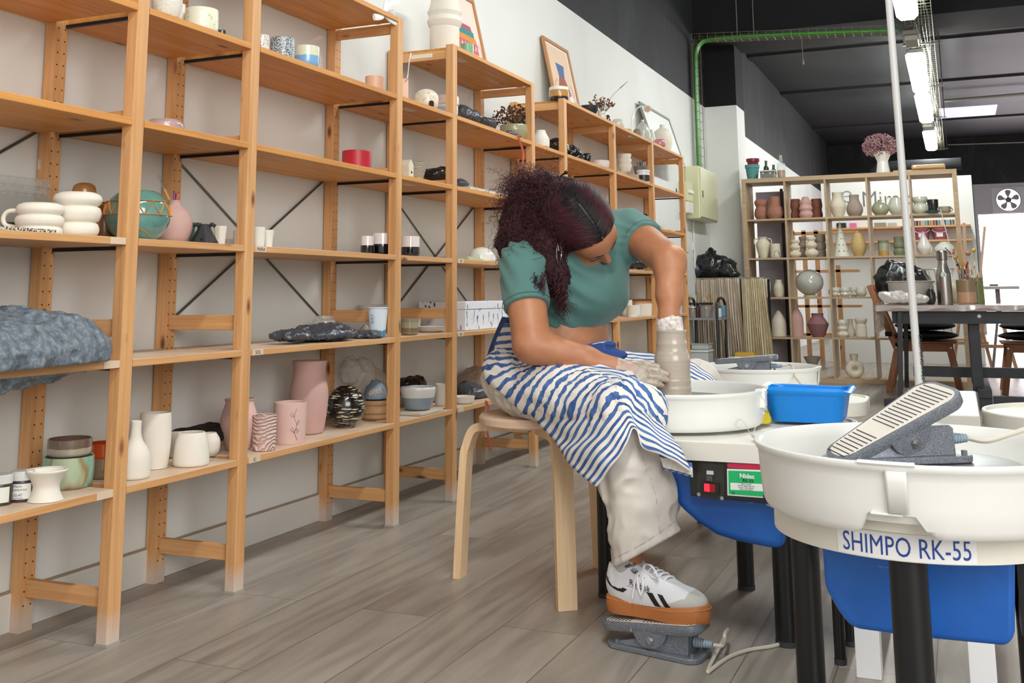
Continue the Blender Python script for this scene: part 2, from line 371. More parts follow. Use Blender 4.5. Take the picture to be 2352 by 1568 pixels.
# wall with the fan and the big bright window
WY = 19.0; PW = lambda u, v: atY(u, v, WY)
WZ0 = PW(2300, 421)[2]; WZ1 = PW(2300, 491)[2]; WXL = PW(2236, 450)[0]; WXI = PW(2247, 500)[0]
GREYW = plain('#b9b6bd', 0.7, name='grey_white_wall')
b = MB(); b.box((WXL, WY, WZ1), (6.5, WY+0.1, WZ0)); b.box((WXL, WY, 0), (WXI, WY+0.1, WZ1)); b.box((5.4, WY, 0), (6.5, WY+0.1, WZ1))
struct('wall_back_right', b, GREYW, smooth=False)
b = MB(); b.box((WXL-0.3, WY-0.02, WZ0), (6.5, WY+0.12, 3.58)); b.box((-0.42, WY, 0), (WXL, WY+0.1, 3.58)); struct('wall_back_upper', b, BLACKP, smooth=False)
b = MB(); b.box((WXI, WY+0.06, 0.0), (5.4, WY+0.07, WZ1)); struct('window_1', b, plain('#fff4fb', 0.5, emis=5.0, name='bright_window'), smooth=False)
b = MB(); b.box((6.45, -3.2, 0), (6.5, 19.1, 3.6)); struct('wall_right', b, WALLM, smooth=False)

# fan
FC = PW(2316, 459); FC = np.array([FC[0], WY, FC[2]]); k = 1.44
t = thing('extractor_fan', 'round extractor fan with five grey blades set in the wall above the bright window', 'fan', (FC[0], WY, FC[2]))
s = MB(); s.box((FC[0]-0.19*k, WY-0.012, FC[2]-0.165*k), (FC[0]+0.19*k, WY-0.001, FC[2]+0.165*k)); s.build('backing_plate', plain('#c6c3ca', 0.6), t, smooth=False, bevel=0.004)
s = MB(); an = [2*PI*i/40 for i in range(40)]
s.cyl((FC[0], WY-0.016, FC[2]), (FC[0], WY-0.0125, FC[2]), 0.139*k, n=40); s.build('lit_opening', plain('#ffffff', 0.5, emis=1.6, name='lit_opening'), t)
s = MB(); s.tube([(FC[0]+0.141*k*math.cos(a), WY-0.02, FC[2]+0.141*k*math.sin(a)) for a in an], 0.006, 6, closed=True); s.build('ring', plain('#6d6a75', 0.5), t)
for i in range(5):
    s = MB(); a0 = PI/2+0.06+i*2*PI/5; pts = []
    for q, rr in ((-0.16, 0.03), (-0.34, 0.07), (-0.42, 0.10), (-0.30, 0.123), (0.0, 0.13), (0.24, 0.118), (0.30, 0.085), (0.2, 0.05), (0.14, 0.03)):
        pts.append((FC[0]+rr*k*math.cos(a0+q), FC[2]+rr*k*math.sin(a0+q)))
    s.prism(pts, WY-0.026, WY-0.020, xf=lambda q: (q[0], q[2], q[1])); s.build('blade', plain('#8d8890', 0.5), t, smooth=False)
s = MB(); s.cyl((FC[0], WY-0.045, FC[2]), (FC[0], WY-0.026, FC[2]), 0.034*k); s.build('hub', plain('#55525a', 0.5), t)

# ceiling tray with the line of strip lights
def wire_tray(mb, p0, p1, w, h, step, side, up, r=0.003):
    p0, p1, side, up = map(lambda q: np.array(q, float), (p0, p1, side, up)); Ln = np.linalg.norm(p1-p0); d = (p1-p0)/Ln
    for k in np.linspace(-w/2, w/2, 5): mb.tube([p0+side*k, p1+side*k], r, 5)
    for k in (-w/2, w/2): mb.tube([p0+side*k+up*h, p1+side*k+up*h], r, 5)
    for q in np.arange(0, Ln, step):
        c = p0+d*q; mb.tube([c-side*w/2+up*h, c-side*w/2, c+side*w/2, c+side*w/2+up*h], r*0.9, 4)
WIRE = plain('#8e8872', 0.4, 0.7, name='zinc_wire')
LX, LZ = 1.60, 2.95
t = thing('cable_tray', 'long wire cable tray carrying the strip lights under the black ceiling', 'cable tray', (LX+0.06, 9, LZ+0.1))
s = MB(); wire_tray(s, (LX+0.07, 1.0, LZ+0.10), (LX+0.07, 16.4, LZ+0.103), 0.22, 0.06, 0.1, (1, 0, 0), (0, 0, 1)); s.build('wire_mesh', WIRE, t)
for yy in (-1.6, 2.0, 4.2, 6.2, 8.25, 10.5, 12.8, 16.2):
    s = MB()
    for dx in (-0.15, 0.15): s.cyl((LX+0.07+dx, yy, LZ+0.09), (LX+0.07+dx, yy, 3.58), 0.005, n=6)
    s.beam((LX-0.1, yy, LZ+0.095), (LX+0.24, yy, LZ+0.095), 0.02, 0.008)
    s.build('hanger', plain('#55544e', 0.4, 0.6), t)
s = MB()
for k in range(5): s.tube(catmull([(LX+0.02+0.03*k+rng.uniform(-.015, .015), yy, LZ+0.125+rng.uniform(0, .02)) for yy in np.arange(-2.2, 16.6, 0.8)], 4), 0.007, 5)
s.build('cables', plain('#4d5a3e', 0.5), t)
LENS = plain('#fbfffd', 0.4, emis=LAMP_E, name='lit_lamp_diffuser')
lampnames = {0: 'strip light overhead nearest the viewer in the row', 1: 'second strip light overhead, before the pipe', 2: 'lit strip light cut off by the top edge of the picture', 3: 'lit strip light just behind the small dark emergency lamp', 4: 'lit strip light following closely behind the longest visible one', 5: 'small far lit strip light at the end of the tray'}
for i, (y0, y1) in enumerate(((-1.9, -.1), (1.6, 3.4), (5.0, 6.85), (8.42, 10.3), (10.68, 12.55), (13.7, 15.5))):
    t = thing('strip_light', lampnames[i], 'light', (LX, (y0+y1)/2, LZ), 'strip lights on the cable tray')
    s = MB(); s.box((LX-0.075, y0, LZ+0.045), (LX+0.075, y1, LZ+0.09)); s.build('housing', plain('#cfd3cf', 0.5), t, smooth=False, bevel=0.01)
    s = MB(); xs = (-0.085, -0.082, -0.06, 0.06, 0.082, 0.085); zs = (0.045, 0.012, -0.01, -0.01, 0.012, 0.045)
    ring = []
    ys2 = [y0, y0+0.05, y1-0.05, y1]; sc = [0.8, 1, 1, 0.8]
    vs = [(LX+x*k, yy, LZ+z) for yy, k in zip(ys2, sc) for x, z in zip(xs, zs)]
    fs = [(a*6+b_, a*6+b_+1, a*6+b_+7, a*6+b_+6) for a in range(3) for b_ in range(5)]+[(0, 1, 2, 3, 4, 5), (18, 23, 22, 21, 20, 19)]
    s.add(vs, fs); s.build('diffuser', LENS, t, smooth=False)
for i, (yy, lab) in enumerate(((7.75, 'unlit square emergency lamp on the tray, the nearer one'), (13.1, 'unlit square emergency lamp on the tray, the farther one'))):
    t = thing('emergency_lamp', lab, 'light', (LX, yy, LZ), 'emergency lamps on the cable tray')
    s = MB(); s.box((LX-0.075, yy-0.17, LZ+0.04), (LX+0.075, yy+0.17, LZ+0.08)); s.build('housing', plain('#6f6f68', 0.5), t, smooth=False, bevel=0.005)
    s = MB(); s.box((LX-0.06, yy-0.15, LZ-0.005), (LX+0.06, yy+0.15, LZ+0.04)); s.build('lens', plain('#aaa598', 0.15, name='lamp_lens'), t, smooth=False, bevel=0.01)
# cross tray with green cables, coming down the corner
t = thing('cable_tray', 'wire tray with green cables crossing under the beam and running down the corner', 'cable tray', (0.4, 7.45, 3.1))
A0, A1 = (-0.26, 7.46, 3.09), (1.5, 7.46, 3.06)
s = MB(); wire_tray(s, (-0.29, 7.46, 3.09), (1.5, 7.46, 2.98), 0.13, 0.06, 0.075, (0, 1, 0), (0, 0, 1), 0.0022)
wire_tray(s, (-0.275, 7.40, 3.05), (-0.275, 7.40, 1.86), 0.13, 0.05, 0.08, (0, 1, 0), (1, 0, 0), 0.0022); s.build('wire_mesh', WIRE, t)
s = MB(); GRN = plain('#3f8f2c', 0.4, name='green_cable')
for k in range(5):
    o = k*0.017-0.034
    pts = [(1.5, 7.46+o, 3.0), (0.9, 7.46+o, 3.045), (0.2, 7.46+o, 3.085), (-0.10, 7.455+o, 3.09), (-0.2, 7.44+o, 3.07), (-0.25, 7.42+o, 2.99), (-0.258, 7.40+o, 2.85), (-0.262, 7.40+o, 2.4), (-0.262, 7.4+o, 1.86)]
    s.tube(catmull(pts, 6), 0.0105, 8)
s.build('green_cables', GRN, t)
for xx in (0.12, 0.27): s = MB(); s.cyl((xx, 7.46, 3.05), (xx+0.002, 7.46, 3.58), 0.004, n=6); s.build('hanger_rod', plain('#7b776c', 0.5), t)
s = MB(); s.tube([(0.69, 7.46, 3.05), (0.693, 7.46, 2.82)], 0.003, 5); s.cyl((0.693, 7.46, 2.78), (0.693, 7.46, 2.82), 0.008, n=8)
s.build('hanging_cord', plain('#7b776c', 0.5), t)
# fuse boxes
t = thing('fuse_cabinet', 'tall cream metal fuse cabinet on the wall below the green cables', 'fuse box', (WX, 7.2, 1.62))
CRM = plain('#d3d3ac', 0.4, name='cream_enamel')
s = MB(); s.box((WX, 7.02, 1.415), (WX+0.13, 7.72, 1.875)); s.build('cabinet', CRM, t, smooth=False, bevel=0.012)
s = MB(); s.box((WX+0.13, 7.03, 1.43), (WX+0.142, 7.70, 1.86)); s.build('door', CRM, t, smooth=False, bevel=0.004)
s = MB(); s.box((WX+0.142, 7.06, 1.6), (WX+0.15, 7.08, 1.66)); s.build('handle', plain('#777766', 0.4), t, smooth=False)
t = thing('breaker_box', 'small cream breaker box with a row of switches beside the fuse cabinet', 'fuse box', (WX, 6.9, 1.6))
s = MB(); s.box((WX, 6.78, 1.55), (WX+0.08, 6.98, 1.72)); s.build('upper_box', CRM, t, smooth=False, bevel=0.006)
s = MB(); s.box((WX, 6.78, 1.45), (WX+0.08, 6.98, 1.548)); s.build('lower_box', plain('#dfe1d8', 0.4), t, smooth=False, bevel=0.006)
for k in range(7): s = MB(); s.box((WX+0.08, 6.80+k*0.024, 1.62), (WX+0.093, 6.815+k*0.024, 1.65)); s.build('switch', plain('#f0f0e8', 0.4), t, smooth=False)
s = MB(); s.tube([(WX+0.01, 7.25, 1.415), (WX+0.01, 7.25, 1.0)], 0.008, 6); s.box((WX, 7.0, 1.13), (WX+0.01, 7.06, 1.18)); s.box((WX, 7.22, 1.15), (WX+0.012, 7.28, 1.22))
solo('wall_conduit', s, plain('#dcdcd6', 0.5), 'thin white conduit with sockets running down under the fuse cabinet', 'conduit', (WX, 7.2, 1.0))
# skylight, pipes at the back
q = [atZ(2156, 250, 3.57), atZ(2286, 263, 3.57), atZ(2286, 241, 3.57)]
b = MB(); b.box((q[0][0], q[1][1], 3.565), (q[1][0], q[2][1], 3.578)); struct('window_2', b, plain('#c9c6e0', 0.3, emis=0.7, name='skylight', var=0.3), smooth=False)
s = MB(); s.tube([(1.83, 14.0, 3.46), (6.0, 14.0, 3.52)], 0.022, 8); solo('ceiling_pipe', s, plain('#8d8a80', 0.5), 'thin grey pipe crossing the ceiling beside the skylight', 'pipe', (3, 14, 3.46))
s = MB(); s.tube([PW(2178, 333)-np.array([0,.05,0]), PW(2400, 326)-np.array([0,.05,0])], 0.012, 8); solo('wall_pipe', s, plain('#9a988c', 0.5), 'pale conduit running along the black wall above the fan', 'pipe', (3, 12, 2.4))
s = MB(); s.tube(catmull([(0.72, 15, 0.0), (0.72, 15, 1.9), (0.72, 15, 2.45), (0.78, 15, 2.62), (1.0, 15, 2.66), (2.0, 15, 2.66)], 6), 0.09, 14)
for k in range(9): s.tube([(0.72, 15, 2.0+k*0.055), (0.72, 15, 2.022+k*0.055)], 0.105, 14)
solo('ventilation_duct', s, plain('#0c0d10', 0.85), 'black flexible ventilation duct on the dark back wall', 'duct', (0.72, 15, 1.9))

# ------------------------------------------------------------------ pine shelving
YS = [-0.86, 0.0, 0.458, 1.318, 1.776, 2.636, 3.094, 3.954, 4.814, 5.674]
DEP, TX, TY, HT = 0.303, 0.034, 0.040, 1.79
Z0, ZA, ZB, ZC, ZD, ZE, ZT = 0, 1.50, 1.212, 0.922, 0.635, 0.345, 1.788
BAYS = [('wide pine shelving bay at the left edge holding the grey dusty plastic sack', [ZE, ZD, ZC, ZB, ZA, ZT]),
 ('narrow pine shelving bay with the pink round vase and black bowl figure', [ZE, ZD, ZC, ZB, ZA, ZT]),
 ('wide pine shelving bay with the red candle and tall pink vase', [ZE, ZD, ZC, ZB, ZA, ZT]),
 ('narrow pine shelving bay with the striped bowl and no top board', [ZE, ZD, ZC, ZB, ZA]),
 ('wide pine shelving bay carrying the tall white stepped vase on top', [ZE, ZD, ZC, ZB, ZA, ZT]),
 ('narrow pine shelving bay behind the head of the seated person', [ZE, ZD, ZC, ZB, ZA]),
 ('wide pine shelving bay with the black bowl and dried flowers on top', [ZE, ZD, ZC, ZB, ZA, ZT]),
 ('wide pine shelving bay with stacked white plates and bowls', [ZE, ZD, ZC, ZB, ZA, ZT]),
 ('last wide pine shelving bay farthest from the viewer, by the column', [ZE, ZD, ZC, ZB, ZA, ZT])]
RAIL = plain('#23272a', 0.4, 0.5, name='dark_steel_rail'); TAPE = plain('#d9c3a8', 0.4, name='masking_tape'); HOLE = plain('#3a1e0e', 0.9, name='peg_hole')
PAPER = plain('#cfc2a8', 0.5, name='paper_sticker')
def frame(t, y):
    def post(x):
        s = MB(); s.box((x, y, 0), (x+TX, y+TY, HT)); o = s.build('post', PINE[2], t, smooth=False, bevel=0.003); return o
    post(-TX)
    s = MB(); x = -DEP; s.box((x, y, 0), (x+TX, y+TY, HT))
    for k in range(52):
        z = 0.06+k*0.032
        for dy in (0.0095, 0.0305): s.add([(-DEP+TX+0.0006, y+dy+0.0023*math.cos(a), z+0.0023*math.sin(a)) for a in [2*PI*i/8 for i in range(8)]], [tuple(range(8))], 1)
    s.build('post', [PINE[2], HOLE], t, smooth=False)
    for za, zb in ((0.079, 0.119), (0.688, 0.729), (1.196, 1.236), (1.733, 1.77)):
        s = MB(); s.box((-DEP+TX, y+0.012, za), (-TX, y+0.030, zb)); s.build('crossbar', PINE[0], t, smooth=False, bevel=0.002)
for i, (lab, zs) in enumerate(BAYS):
    y0, y1 = YS[i], YS[i+1]
    t = thing('shelving_bay', lab, 'shelf', (0, y0, 0), 'bays of the pine shelving along the left wall')
    frame(t, y0)
    if i == len(BAYS)-1: frame(t, y1)
    for z in zs:
        s = MB(); xx = np.linspace(-DEP+0.003, 0.001, 4)
        for a, b_ in zip(xx[:-1], xx[1:]): s.box((a+0.0003, y0+TY+0.0008, z-0.018), (b_-0.0003, y1-0.0008, z-0.0003))
        bd = s.build('shelf_board', PINE_TOP if z < 1.0 else PINE_LO, t, smooth=False, bevel=0.0015)
        for yy in ([y0+0.0305]+([y1+0.0305] if i == len(BAYS)-1 else [])):
            s = MB(); s.box((-DEP+TX+0.001, yy, z-0.0275), (-TX-0.001, yy+0.009, z-0.0187)); s.box((-DEP+TX+0.001, yy+.0092, z-0.0245), (-TX-0.001, yy+0.013, z-0.0187)); s.build('support_rail', RAIL, bd, smooth=False)
        if (i*7+int(z*10)) % 3 == 0:
            s = MB(); s.box((-0.09, y0+0.16, z-0.0189), (-0.05, y0+0.25, z-0.0182)); s.build('underside_sticker', PAPER, bd, smooth=False)
    if i in (0, 2, 4, 7):
        s = MB(); s.tube([(-DEP-0.001, y0+0.04, 0.70), (-DEP-0.001, y1-0.003, 1.20)], 0.004, 6); s.tube([(-DEP-0.004, y0+0.04, 1.20), (-DEP-0.004, y1-0.003, 0.70)], 0.004, 6)
        s.build('cross_brace', plain('#6f6f6c', 0.4, 0.8), t)
    if i in (0, 2, 4) :
        for z, txt in ((ZC, {0: '', 2: 'MARA', 4: 'VN'}[i]), (ZD, {0: '', 2: 'SOL', 4: 'RN'}[i]), (ZE, {0: '', 2: 'IC', 4: ''}[i])):
            s = MB(); yy = (y0+TY+0.005) if i else y1-0.055
            s.box((0.0012, yy, z-0.017), (0.002, yy+0.05, z-0.001)); tp = s.build('tape_label', TAPE, t, smooth=False)
            if txt:
                s = MB(); place_text(s, txt, 0.014, (0.0022, yy+0.025, z-0.014), (0, 1, 0), (0, 0, 1), extrude=0.0002); s.build('writing', plain('#40302a', 0.7), tp, smooth=False)
    if i == 4:
        s = MB(); s.box((-0.20, y0+0.011, 1.745), (-0.10, y0+0.0119, 1.762)); o = s.build('paper_label', plain('#e6dcc8', 0.5), t, smooth=False)
    # worn feet pads
    s = MB(); s.box((-TX-0.002, y0-0.001, 0), (0.002, y0+TY+0.001, 0.006)); s.build('foot_pad', plain('#a39d92', 0.5), t, smooth=False)

# ------------------------------------------------------------------ cube shelving unit
KX, KY, KW, KH, KD = 0.063, 7.66, 1.82, 1.805, 0.37
t = thing('cube_shelving_unit', 'large open cube shelving unit in pale oak filled with vases', 'shelf', (KX, KY, 0))
s = MB(); s.box((KX, KY, 0), (KX+0.038, KY+KD, KH)); s.build('side_panel', OAKK, t, smooth=False, bevel=0.001)
s = MB(); s.box((KX+KW-0.038, KY, 0), (KX+KW, KY+KD, KH)); s.build('side_panel', OAKK, t, smooth=False, bevel=0.001)
s = MB(); s.box((KX+0.0385, KY, KH-0.038), (KX+KW-0.0385, KY+KD, KH)); s.build('top_panel', OAKK, t, smooth=False, bevel=0.001)
s = MB(); s.box((KX+0.0385, KY, 0), (KX+KW-0.0385, KY+KD, 0.038)); s.build('bottom_panel', OAKK, t, smooth=False, bevel=0.001)
KC = (KW-2*0.038-4*0.016)/5; KR = (KH-2*0.038-4*0.016)/5
KZ = [0.038+k*(KR+0.016) for k in range(5)][::-1]        # floors of the rows from the top
for k in range(4):
    z = 0.038+KR+k*(KR+0.016); s = MB(); s.box((KX+0.0385, KY+0.002, z), (KX+KW-0.0385, KY+KD, z+0.016)); s.build('shelf', OAKK, t, smooth=False)
for c in range(4):
    x = KX+0.038+KC+c*(KC+0.016); s = MB()
    for k in range(5): z = 0.038+k*(KR+0.016); s.box((x, KY+0.002, z+0.0005), (x+0.016, KY+KD, z+KR-0.0005))
    s.build('divider', OAKK, t, smooth=False)
# grey leaning panel and black pole behind the first column
s = MB(); s.box((0.11, 8.12, 0.0), (0.42, 8.14, 1.72)); solo('leaning_panel', s, plain('#a9a5b0', 0.6), 'pale grey panel standing behind the left column of the cube unit', 'panel', (0.2, 8.12, 0), smooth=False)
s = MB(); s.box((0.345, 8.07, 0.0), (0.37, 8.09, 1.74)); solo('black_pole', s, BLACKM, 'black square pole behind the left column of the cube unit', 'pole', (0.35, 8.08, 0), smooth=False)
# sign on the partition
s = MB(); P = atY(2033, 455, 10.495); place_text(s, 'Mirak', 0.26, (P[0]+0.02, 10.497, P[2]-0.09), (1, 0, 0), (0, 0, 1), extrude=0.001, font_scale=(0.9, 1), bold=-0.004)
tag(s.build('wall_lettering', plain('#6a6a68', 0.6), origin=(P[0], 10.49, P[2]), smooth=False), 'thin grey lettering painted on the white partition behind the cube unit', 'sign')
s = MB(); P = atY(1945, 452, 10.495); place_text(s, 'e', 0.32, (P[0], 10.497, P[2]-0.07), (1, 0, 0), (0, 0, 1), extrude=0.001, bold=-0.006)
tag(s.build('wall_lettering', plain('#8b8b88', 0.6), origin=(P[0], 10.49, P[2]), smooth=False), 'single round grey letter on the white partition, left of the thin word', 'sign')

# wall shelves on the partition seen through the cubes
def wshelf(z, lab):
    s = MB(); s.box((0.55, 10.30, z-0.02), (2.0, 10.5, z)); return solo('wall_shelf', s, PINE[0], lab, 'shelf', (1.3, 10.4, z), smooth=False)
zs1 = atY(2180, 516, 10.3)[2]; zs2 = atY(2180, 549, 10.3)[2]
wshelf(zs1, 'upper thin pine wall shelf with glaze sample tiles, behind the cube unit'); wshelf(zs2, 'lower thin pine wall shelf with two pink buckets, behind the cube unit')
cols = ['#2a3340', '#23262b', '#b0432b', '#98a08a', '#6c8a86', '#4a5b56', '#a9742f', '#7a3e22', '#3f2a24', '#5a7f8f', '#c9a98a', '#2e3f57', '#7aa09a', '#40545c', '#6b4a33']
x0 = atY(2100, 510, 10.32)[0]; x1 = atY(2190, 510, 10.32)[0]
for k in range(15):
    s = MB(); x = x0+(x1-x0)*k/14; s.box((x-0.012, 10.31, zs1), (x+0.012, 10.345, zs1+0.055), 0)
    solo('glaze_sample', s, plain(cols[k], 0.3), 'small glazed test tile standing in the row on the upper wall shelf', 'tile', (x, 10.33, zs1), 'glaze test tiles on the upper wall shelf', smooth=False)
for k, (u, lab) in enumerate(((2119, 'pink lidded bucket with a white label, left one on the wall shelf'), (2160, 'pink lidded bucket with a white handle, right one on the wall shelf'))):
    P = on_y(u, 10.4, zs2); t = thing('bucket', lab, 'bucket', P, 'pink buckets on the lower wall shelf')
    s = MB(); s.lathe([(0.062, 0), (0.078, 0.11), (0.08, 0.115)], P, 24); s.build('body', plain('#b0607a', 0.4), t)
    s = MB(); s.lathe([(0.084, 0.112), (0.084, 0.128), (0.07, 0.132), (0.0, 0.132)], P, 24); s.build('lid', plain('#c98297', 0.4), t)
    s = MB(); s.box((P[0]-0.035, P[1]-0.079, P[2]+0.03), (P[0]+0.03, P[1]-0.074, P[2]+0.075)); s.build('label', plain('#e8e2de', 0.5), t, smooth=False)
    s = MB(); s.tube([(P[0]+0.08*math.cos(a), P[1]-0.082, P[2]+0.115-0.04*math.sin(a)) for a in np.linspace(0.1, PI-0.1, 10)], 0.003, 5); s.build('handle', plain('#e8d4dc', 0.4), t)
for u, wd, h, c, lab in ((1933, 0.10, 0.06, '#1d1d20', 'small black box on the upper wall shelf'), (1960, 0.07, 0.055, '#d86ba0', 'small pink tub on the upper wall shelf'), (2022, 0.12, 0.05, '#8d8678', 'grey patterned box on the upper wall shelf'), (2050, 0.09, 0.045, '#a9aca4', 'pale grey box on the upper wall shelf beside the patterned box')):
    P = on_y(u, 10.4, zs1); s = MB(); s.box((P[0]-wd/2, P[1]-0.05, P[2]), (P[0]+wd/2, P[1]+0.05, P[2]+h)); solo('storage_box', s, plain(c, 0.5), lab, 'box', P, smooth=False, bevel=0.004)
# pine rack and bags beyond the cubes
t = thing('pine_rack', 'pine rack seen through the middle cubes, beyond the unit', 'rack', (0.95, 9.4, 0))
for u in (1835, 1862, 1891, 1938):
    P = on_y(u, 9.45, 0); s = MB(); s.box((P[0]-0.022, 9.43, 0), (P[0]+0.022, 9.47, 1.42 if u < 1900 else 1.05)); s.build('post', PINE[2], t, smooth=False)
xa = on_y(1830, 9.45, 0)[0]; xb = on_y(1893, 9.45, 0)[0]
for z in (1.38, 0.98, 0.62, 0.33): s = MB(); s.box((xa, 9.43, z), (xb+0.4, 9.63, z+0.025)); s.build('board', PINE[0], t, smooth=False)

# ------------------------------------------------------------------ work table
TZ = 0.682
t = thing('work_table', 'long work table with striped wooden top under clear film and black trestle legs', 'table', (1.9, 6.0, 0))
TX0, TY0, TY1 = 1.285, 5.9, 6.95
s = MB(); s.box((TX0, TY0, TZ-0.04), (4.6, TY1, TZ)); tp = s.build('table_top', wood('striped_top', '#7d6a5f', '#98837a', '#b7a298', 0, knots=False), t, smooth=False, bevel=0.003)
G = [[(x, TY0-0.003-0.01*abs(math.sin(x*9)), TZ-0.028+0.012*math.sin(x*23)), (x, TY0-0.004, TZ+0.001), (x, TY0+0.3, TZ+0.003+0.002*math.sin(x*31)), (x, TY1, TZ+0.002)] for x in np.linspace(TX0, 4.6, 90)]
s = MB(); s.grid(G); s.build('plastic_film', plain('#e9e4e0', 0.1, alpha=0.35, coat=1.0, bumpy=0.8, bscale=12, name='clear_film'), tp)
s = MB(); nn = 40; G = [[(TX0-0.004-0.012*math.sin(k*1.9)*q, TY0+0.01+k*0.02, TZ+0.002-0.17*q*(1+0.15*math.sin(k*0.9))) for q in np.linspace(0, 1, 6)] for k in range(nn)]
s.grid(G); s.build('hanging_film', plain('#c9bcae', 0.12, alpha=0.5, coat=1.0, bumpy=0.6, bscale=30, name='hanging_film'), tp)
s = MB(); s.box((TX0+0.10, TY0+0.06, TZ-0.125), (4.5, TY0+0.10, TZ-0.042)); s.build('apron_rail', BLACKW, t, smooth=False)
s = MB(); s.beam((TX0+0.155, TY0+0.05, TZ-0.045), (TX0+0.125, TY0+0.02, 0.05), 0.03, 0.075, up=(0, 1, 0)); s.build('leg', BLACKW, t, smooth=False, bevel=0.002)
s = MB(); s.beam((TX0+0.155, TY1-0.1, TZ-0.045), (TX0+0.125, TY1-0.07, 0.05), 0.03, 0.075, up=(0, 1, 0)); s.build('leg', BLACKW, t, smooth=False, bevel=0.002)
for px, yy in ((2243, TY0+0.13), (2243, TY1-0.2)):
    P = on_y(px, TY0+0.13, 0.3); s = MB(); s.box((P[0]-0.035, yy, 0.1), (P[0]+0.035, yy+0.05, TZ-0.042)); s.build('leg', BLACKW, t, smooth=False, bevel=0.002)
s = MB(); P = on_y(2255, TY0+0.13, 0.3); s.box((P[0]-0.04, TY0-0.12, 0.08), (P[0]+0.045, TY1, 0.135)); s.box((P[0]-0.035, TY0-0.10, 0.0), (P[0]+0.045, TY0-0.02, 0.08)); s.build('foot_beam', BLACKW, t, smooth=False, bevel=0.003)
s = MB(); s.box((TX0+0.02, TY0-0.06, 0.0), (TX0+0.22, TY0+0.02, 0.05)); s.box((P[0]+0.05, TY0-0.06, 0.03), (4.4, TY0+0.0, 0.09)); s.build('foot_rail', BLACKW, t, smooth=False, bevel=0.003)
s = MB(); s.box((TX0+0.2, TY0+0.45, 0.17), (4.4, TY0+0.52, 0.24)); s.build('stretcher', BLACKW, t, smooth=False)
s = MB(); P = atY(2249, 726, TY0+0.055); s.sphere((P[0], TY0+0.058, P[2]), 0.013, 12, (1, 0.4, 1)); s.build('bolt', plain('#e8e8e8', 0.3), t)

# wooden chairs with black cushions
CUSH = plain('#0c0e14', 0.8, name='black_cushion', bumpy=0.3)
def chair(lab, x0, y0, sgn, sc=1.0):
    """slatted chair facing sgn*x; (x0,y0) = foot of the near rear leg"""
    t = thing('wooden_chair', lab, 'chair', (x0, y0, 0), 'wooden chairs around the work table')
    X = lambda x: x0+sgn*x*sc
    W = 0.46
    for yy in (y0, y0+W):
        s = MB(); s.beam((X(0.0), yy, 0), (X(0.10), yy, 0.41), 0.045, 0.03, up=(0, 1, 0)); s.beam((X(0.075), yy, 0.34), (X(-0.10), yy, 0.83), 0.045, 0.03, up=(0, 1, 0)); s.build('rear_leg', BROWNW[2], t, smooth=False, bevel=0.004)
        s = MB(); s.beam((X(0.52), yy, 0), (X(0.46), yy, 0.36), 0.045, 0.04, up=(0, 1, 0)); s.build('front_leg', BROWNW[2], t, smooth=False, bevel=0.004)
        s = MB(); a, b_ = sorted((X(0.07), X(0.49))); s.box((a, yy-0.012, 0.315), (b_, yy+0.012, 0.375)); s.build('side_rail', BROWNW[0], t, smooth=False, bevel=0.003)
        for q in (0.075, 0.475):
            s = MB(); s.cyl((X(q), yy-0.024, 0.345), (X(q), yy-0.018, 0.345), 0.007, n=10); s.build('bolt', STEEL, t)
        s = MB(); s.cyl((X(-0.04), yy-0.024, 0.68), (X(-0.04), yy-0.016, 0.68), 0.008, n=10); s.build('bolt', STEEL, t)
    for k in range(3):
        yy = y0+0.12+k*0.11; s = MB(); s.beam((X(0.06), yy, 0.40), (X(-0.10), yy, 0.82), 0.05, 0.018, up=(1, 0, 0)); s.build('back_slat', BROWNW[2], t, smooth=False, bevel=0.003)
    s = MB(); a, b_ = sorted((X(-0.055), X(-0.03))); s.box((a, y0+0.018, 0.66), (b_, y0+W-0.018, 0.70)); s.build('back_rail', BROWNW[1], t, smooth=False)
    s = MB(); a, b_ = sorted((X(0.06), X(0.52)))
    for k in range(6): s.box((a, y0-0.01+k*0.08, 0.377), (b_, y0+0.062+k*0.08, 0.39))
    s.build('seat', BROWNW[0], t, smooth=False, bevel=0.003)
    for q, zz in enumerate((0.431, 0.507)):
        s = MB(); s.sphere(((a+b_)/2-0.0, y0+W/2, zz), 0.24, 28, (1.02-0.06*q, 1.0-0.05*q, 0.155))
        tag(s.build('seat_cushion', CUSH, origin=(x0, y0, zz)), ['lower', 'upper'][q]+' puffy black cushion lying on the '+('left' if sgn > 0 else 'right')+' wooden chair at the work table', 'cushion', 'black seat cushions')
    s = MB(); s.box((X(0.02)-0.02, y0-0.03, 0.43), (X(0.02)+0.03, y0+0.0, 0.465)); s.build('cushion_strap', CUSH, t, smooth=False)
    return t
chair('brown slatted wooden chair at the left end of the work table, leaning back', 1.27, 6.98, 1)
chair('brown slatted wooden chair cut off by the right edge of the picture', 2.62, 6.98, -1)

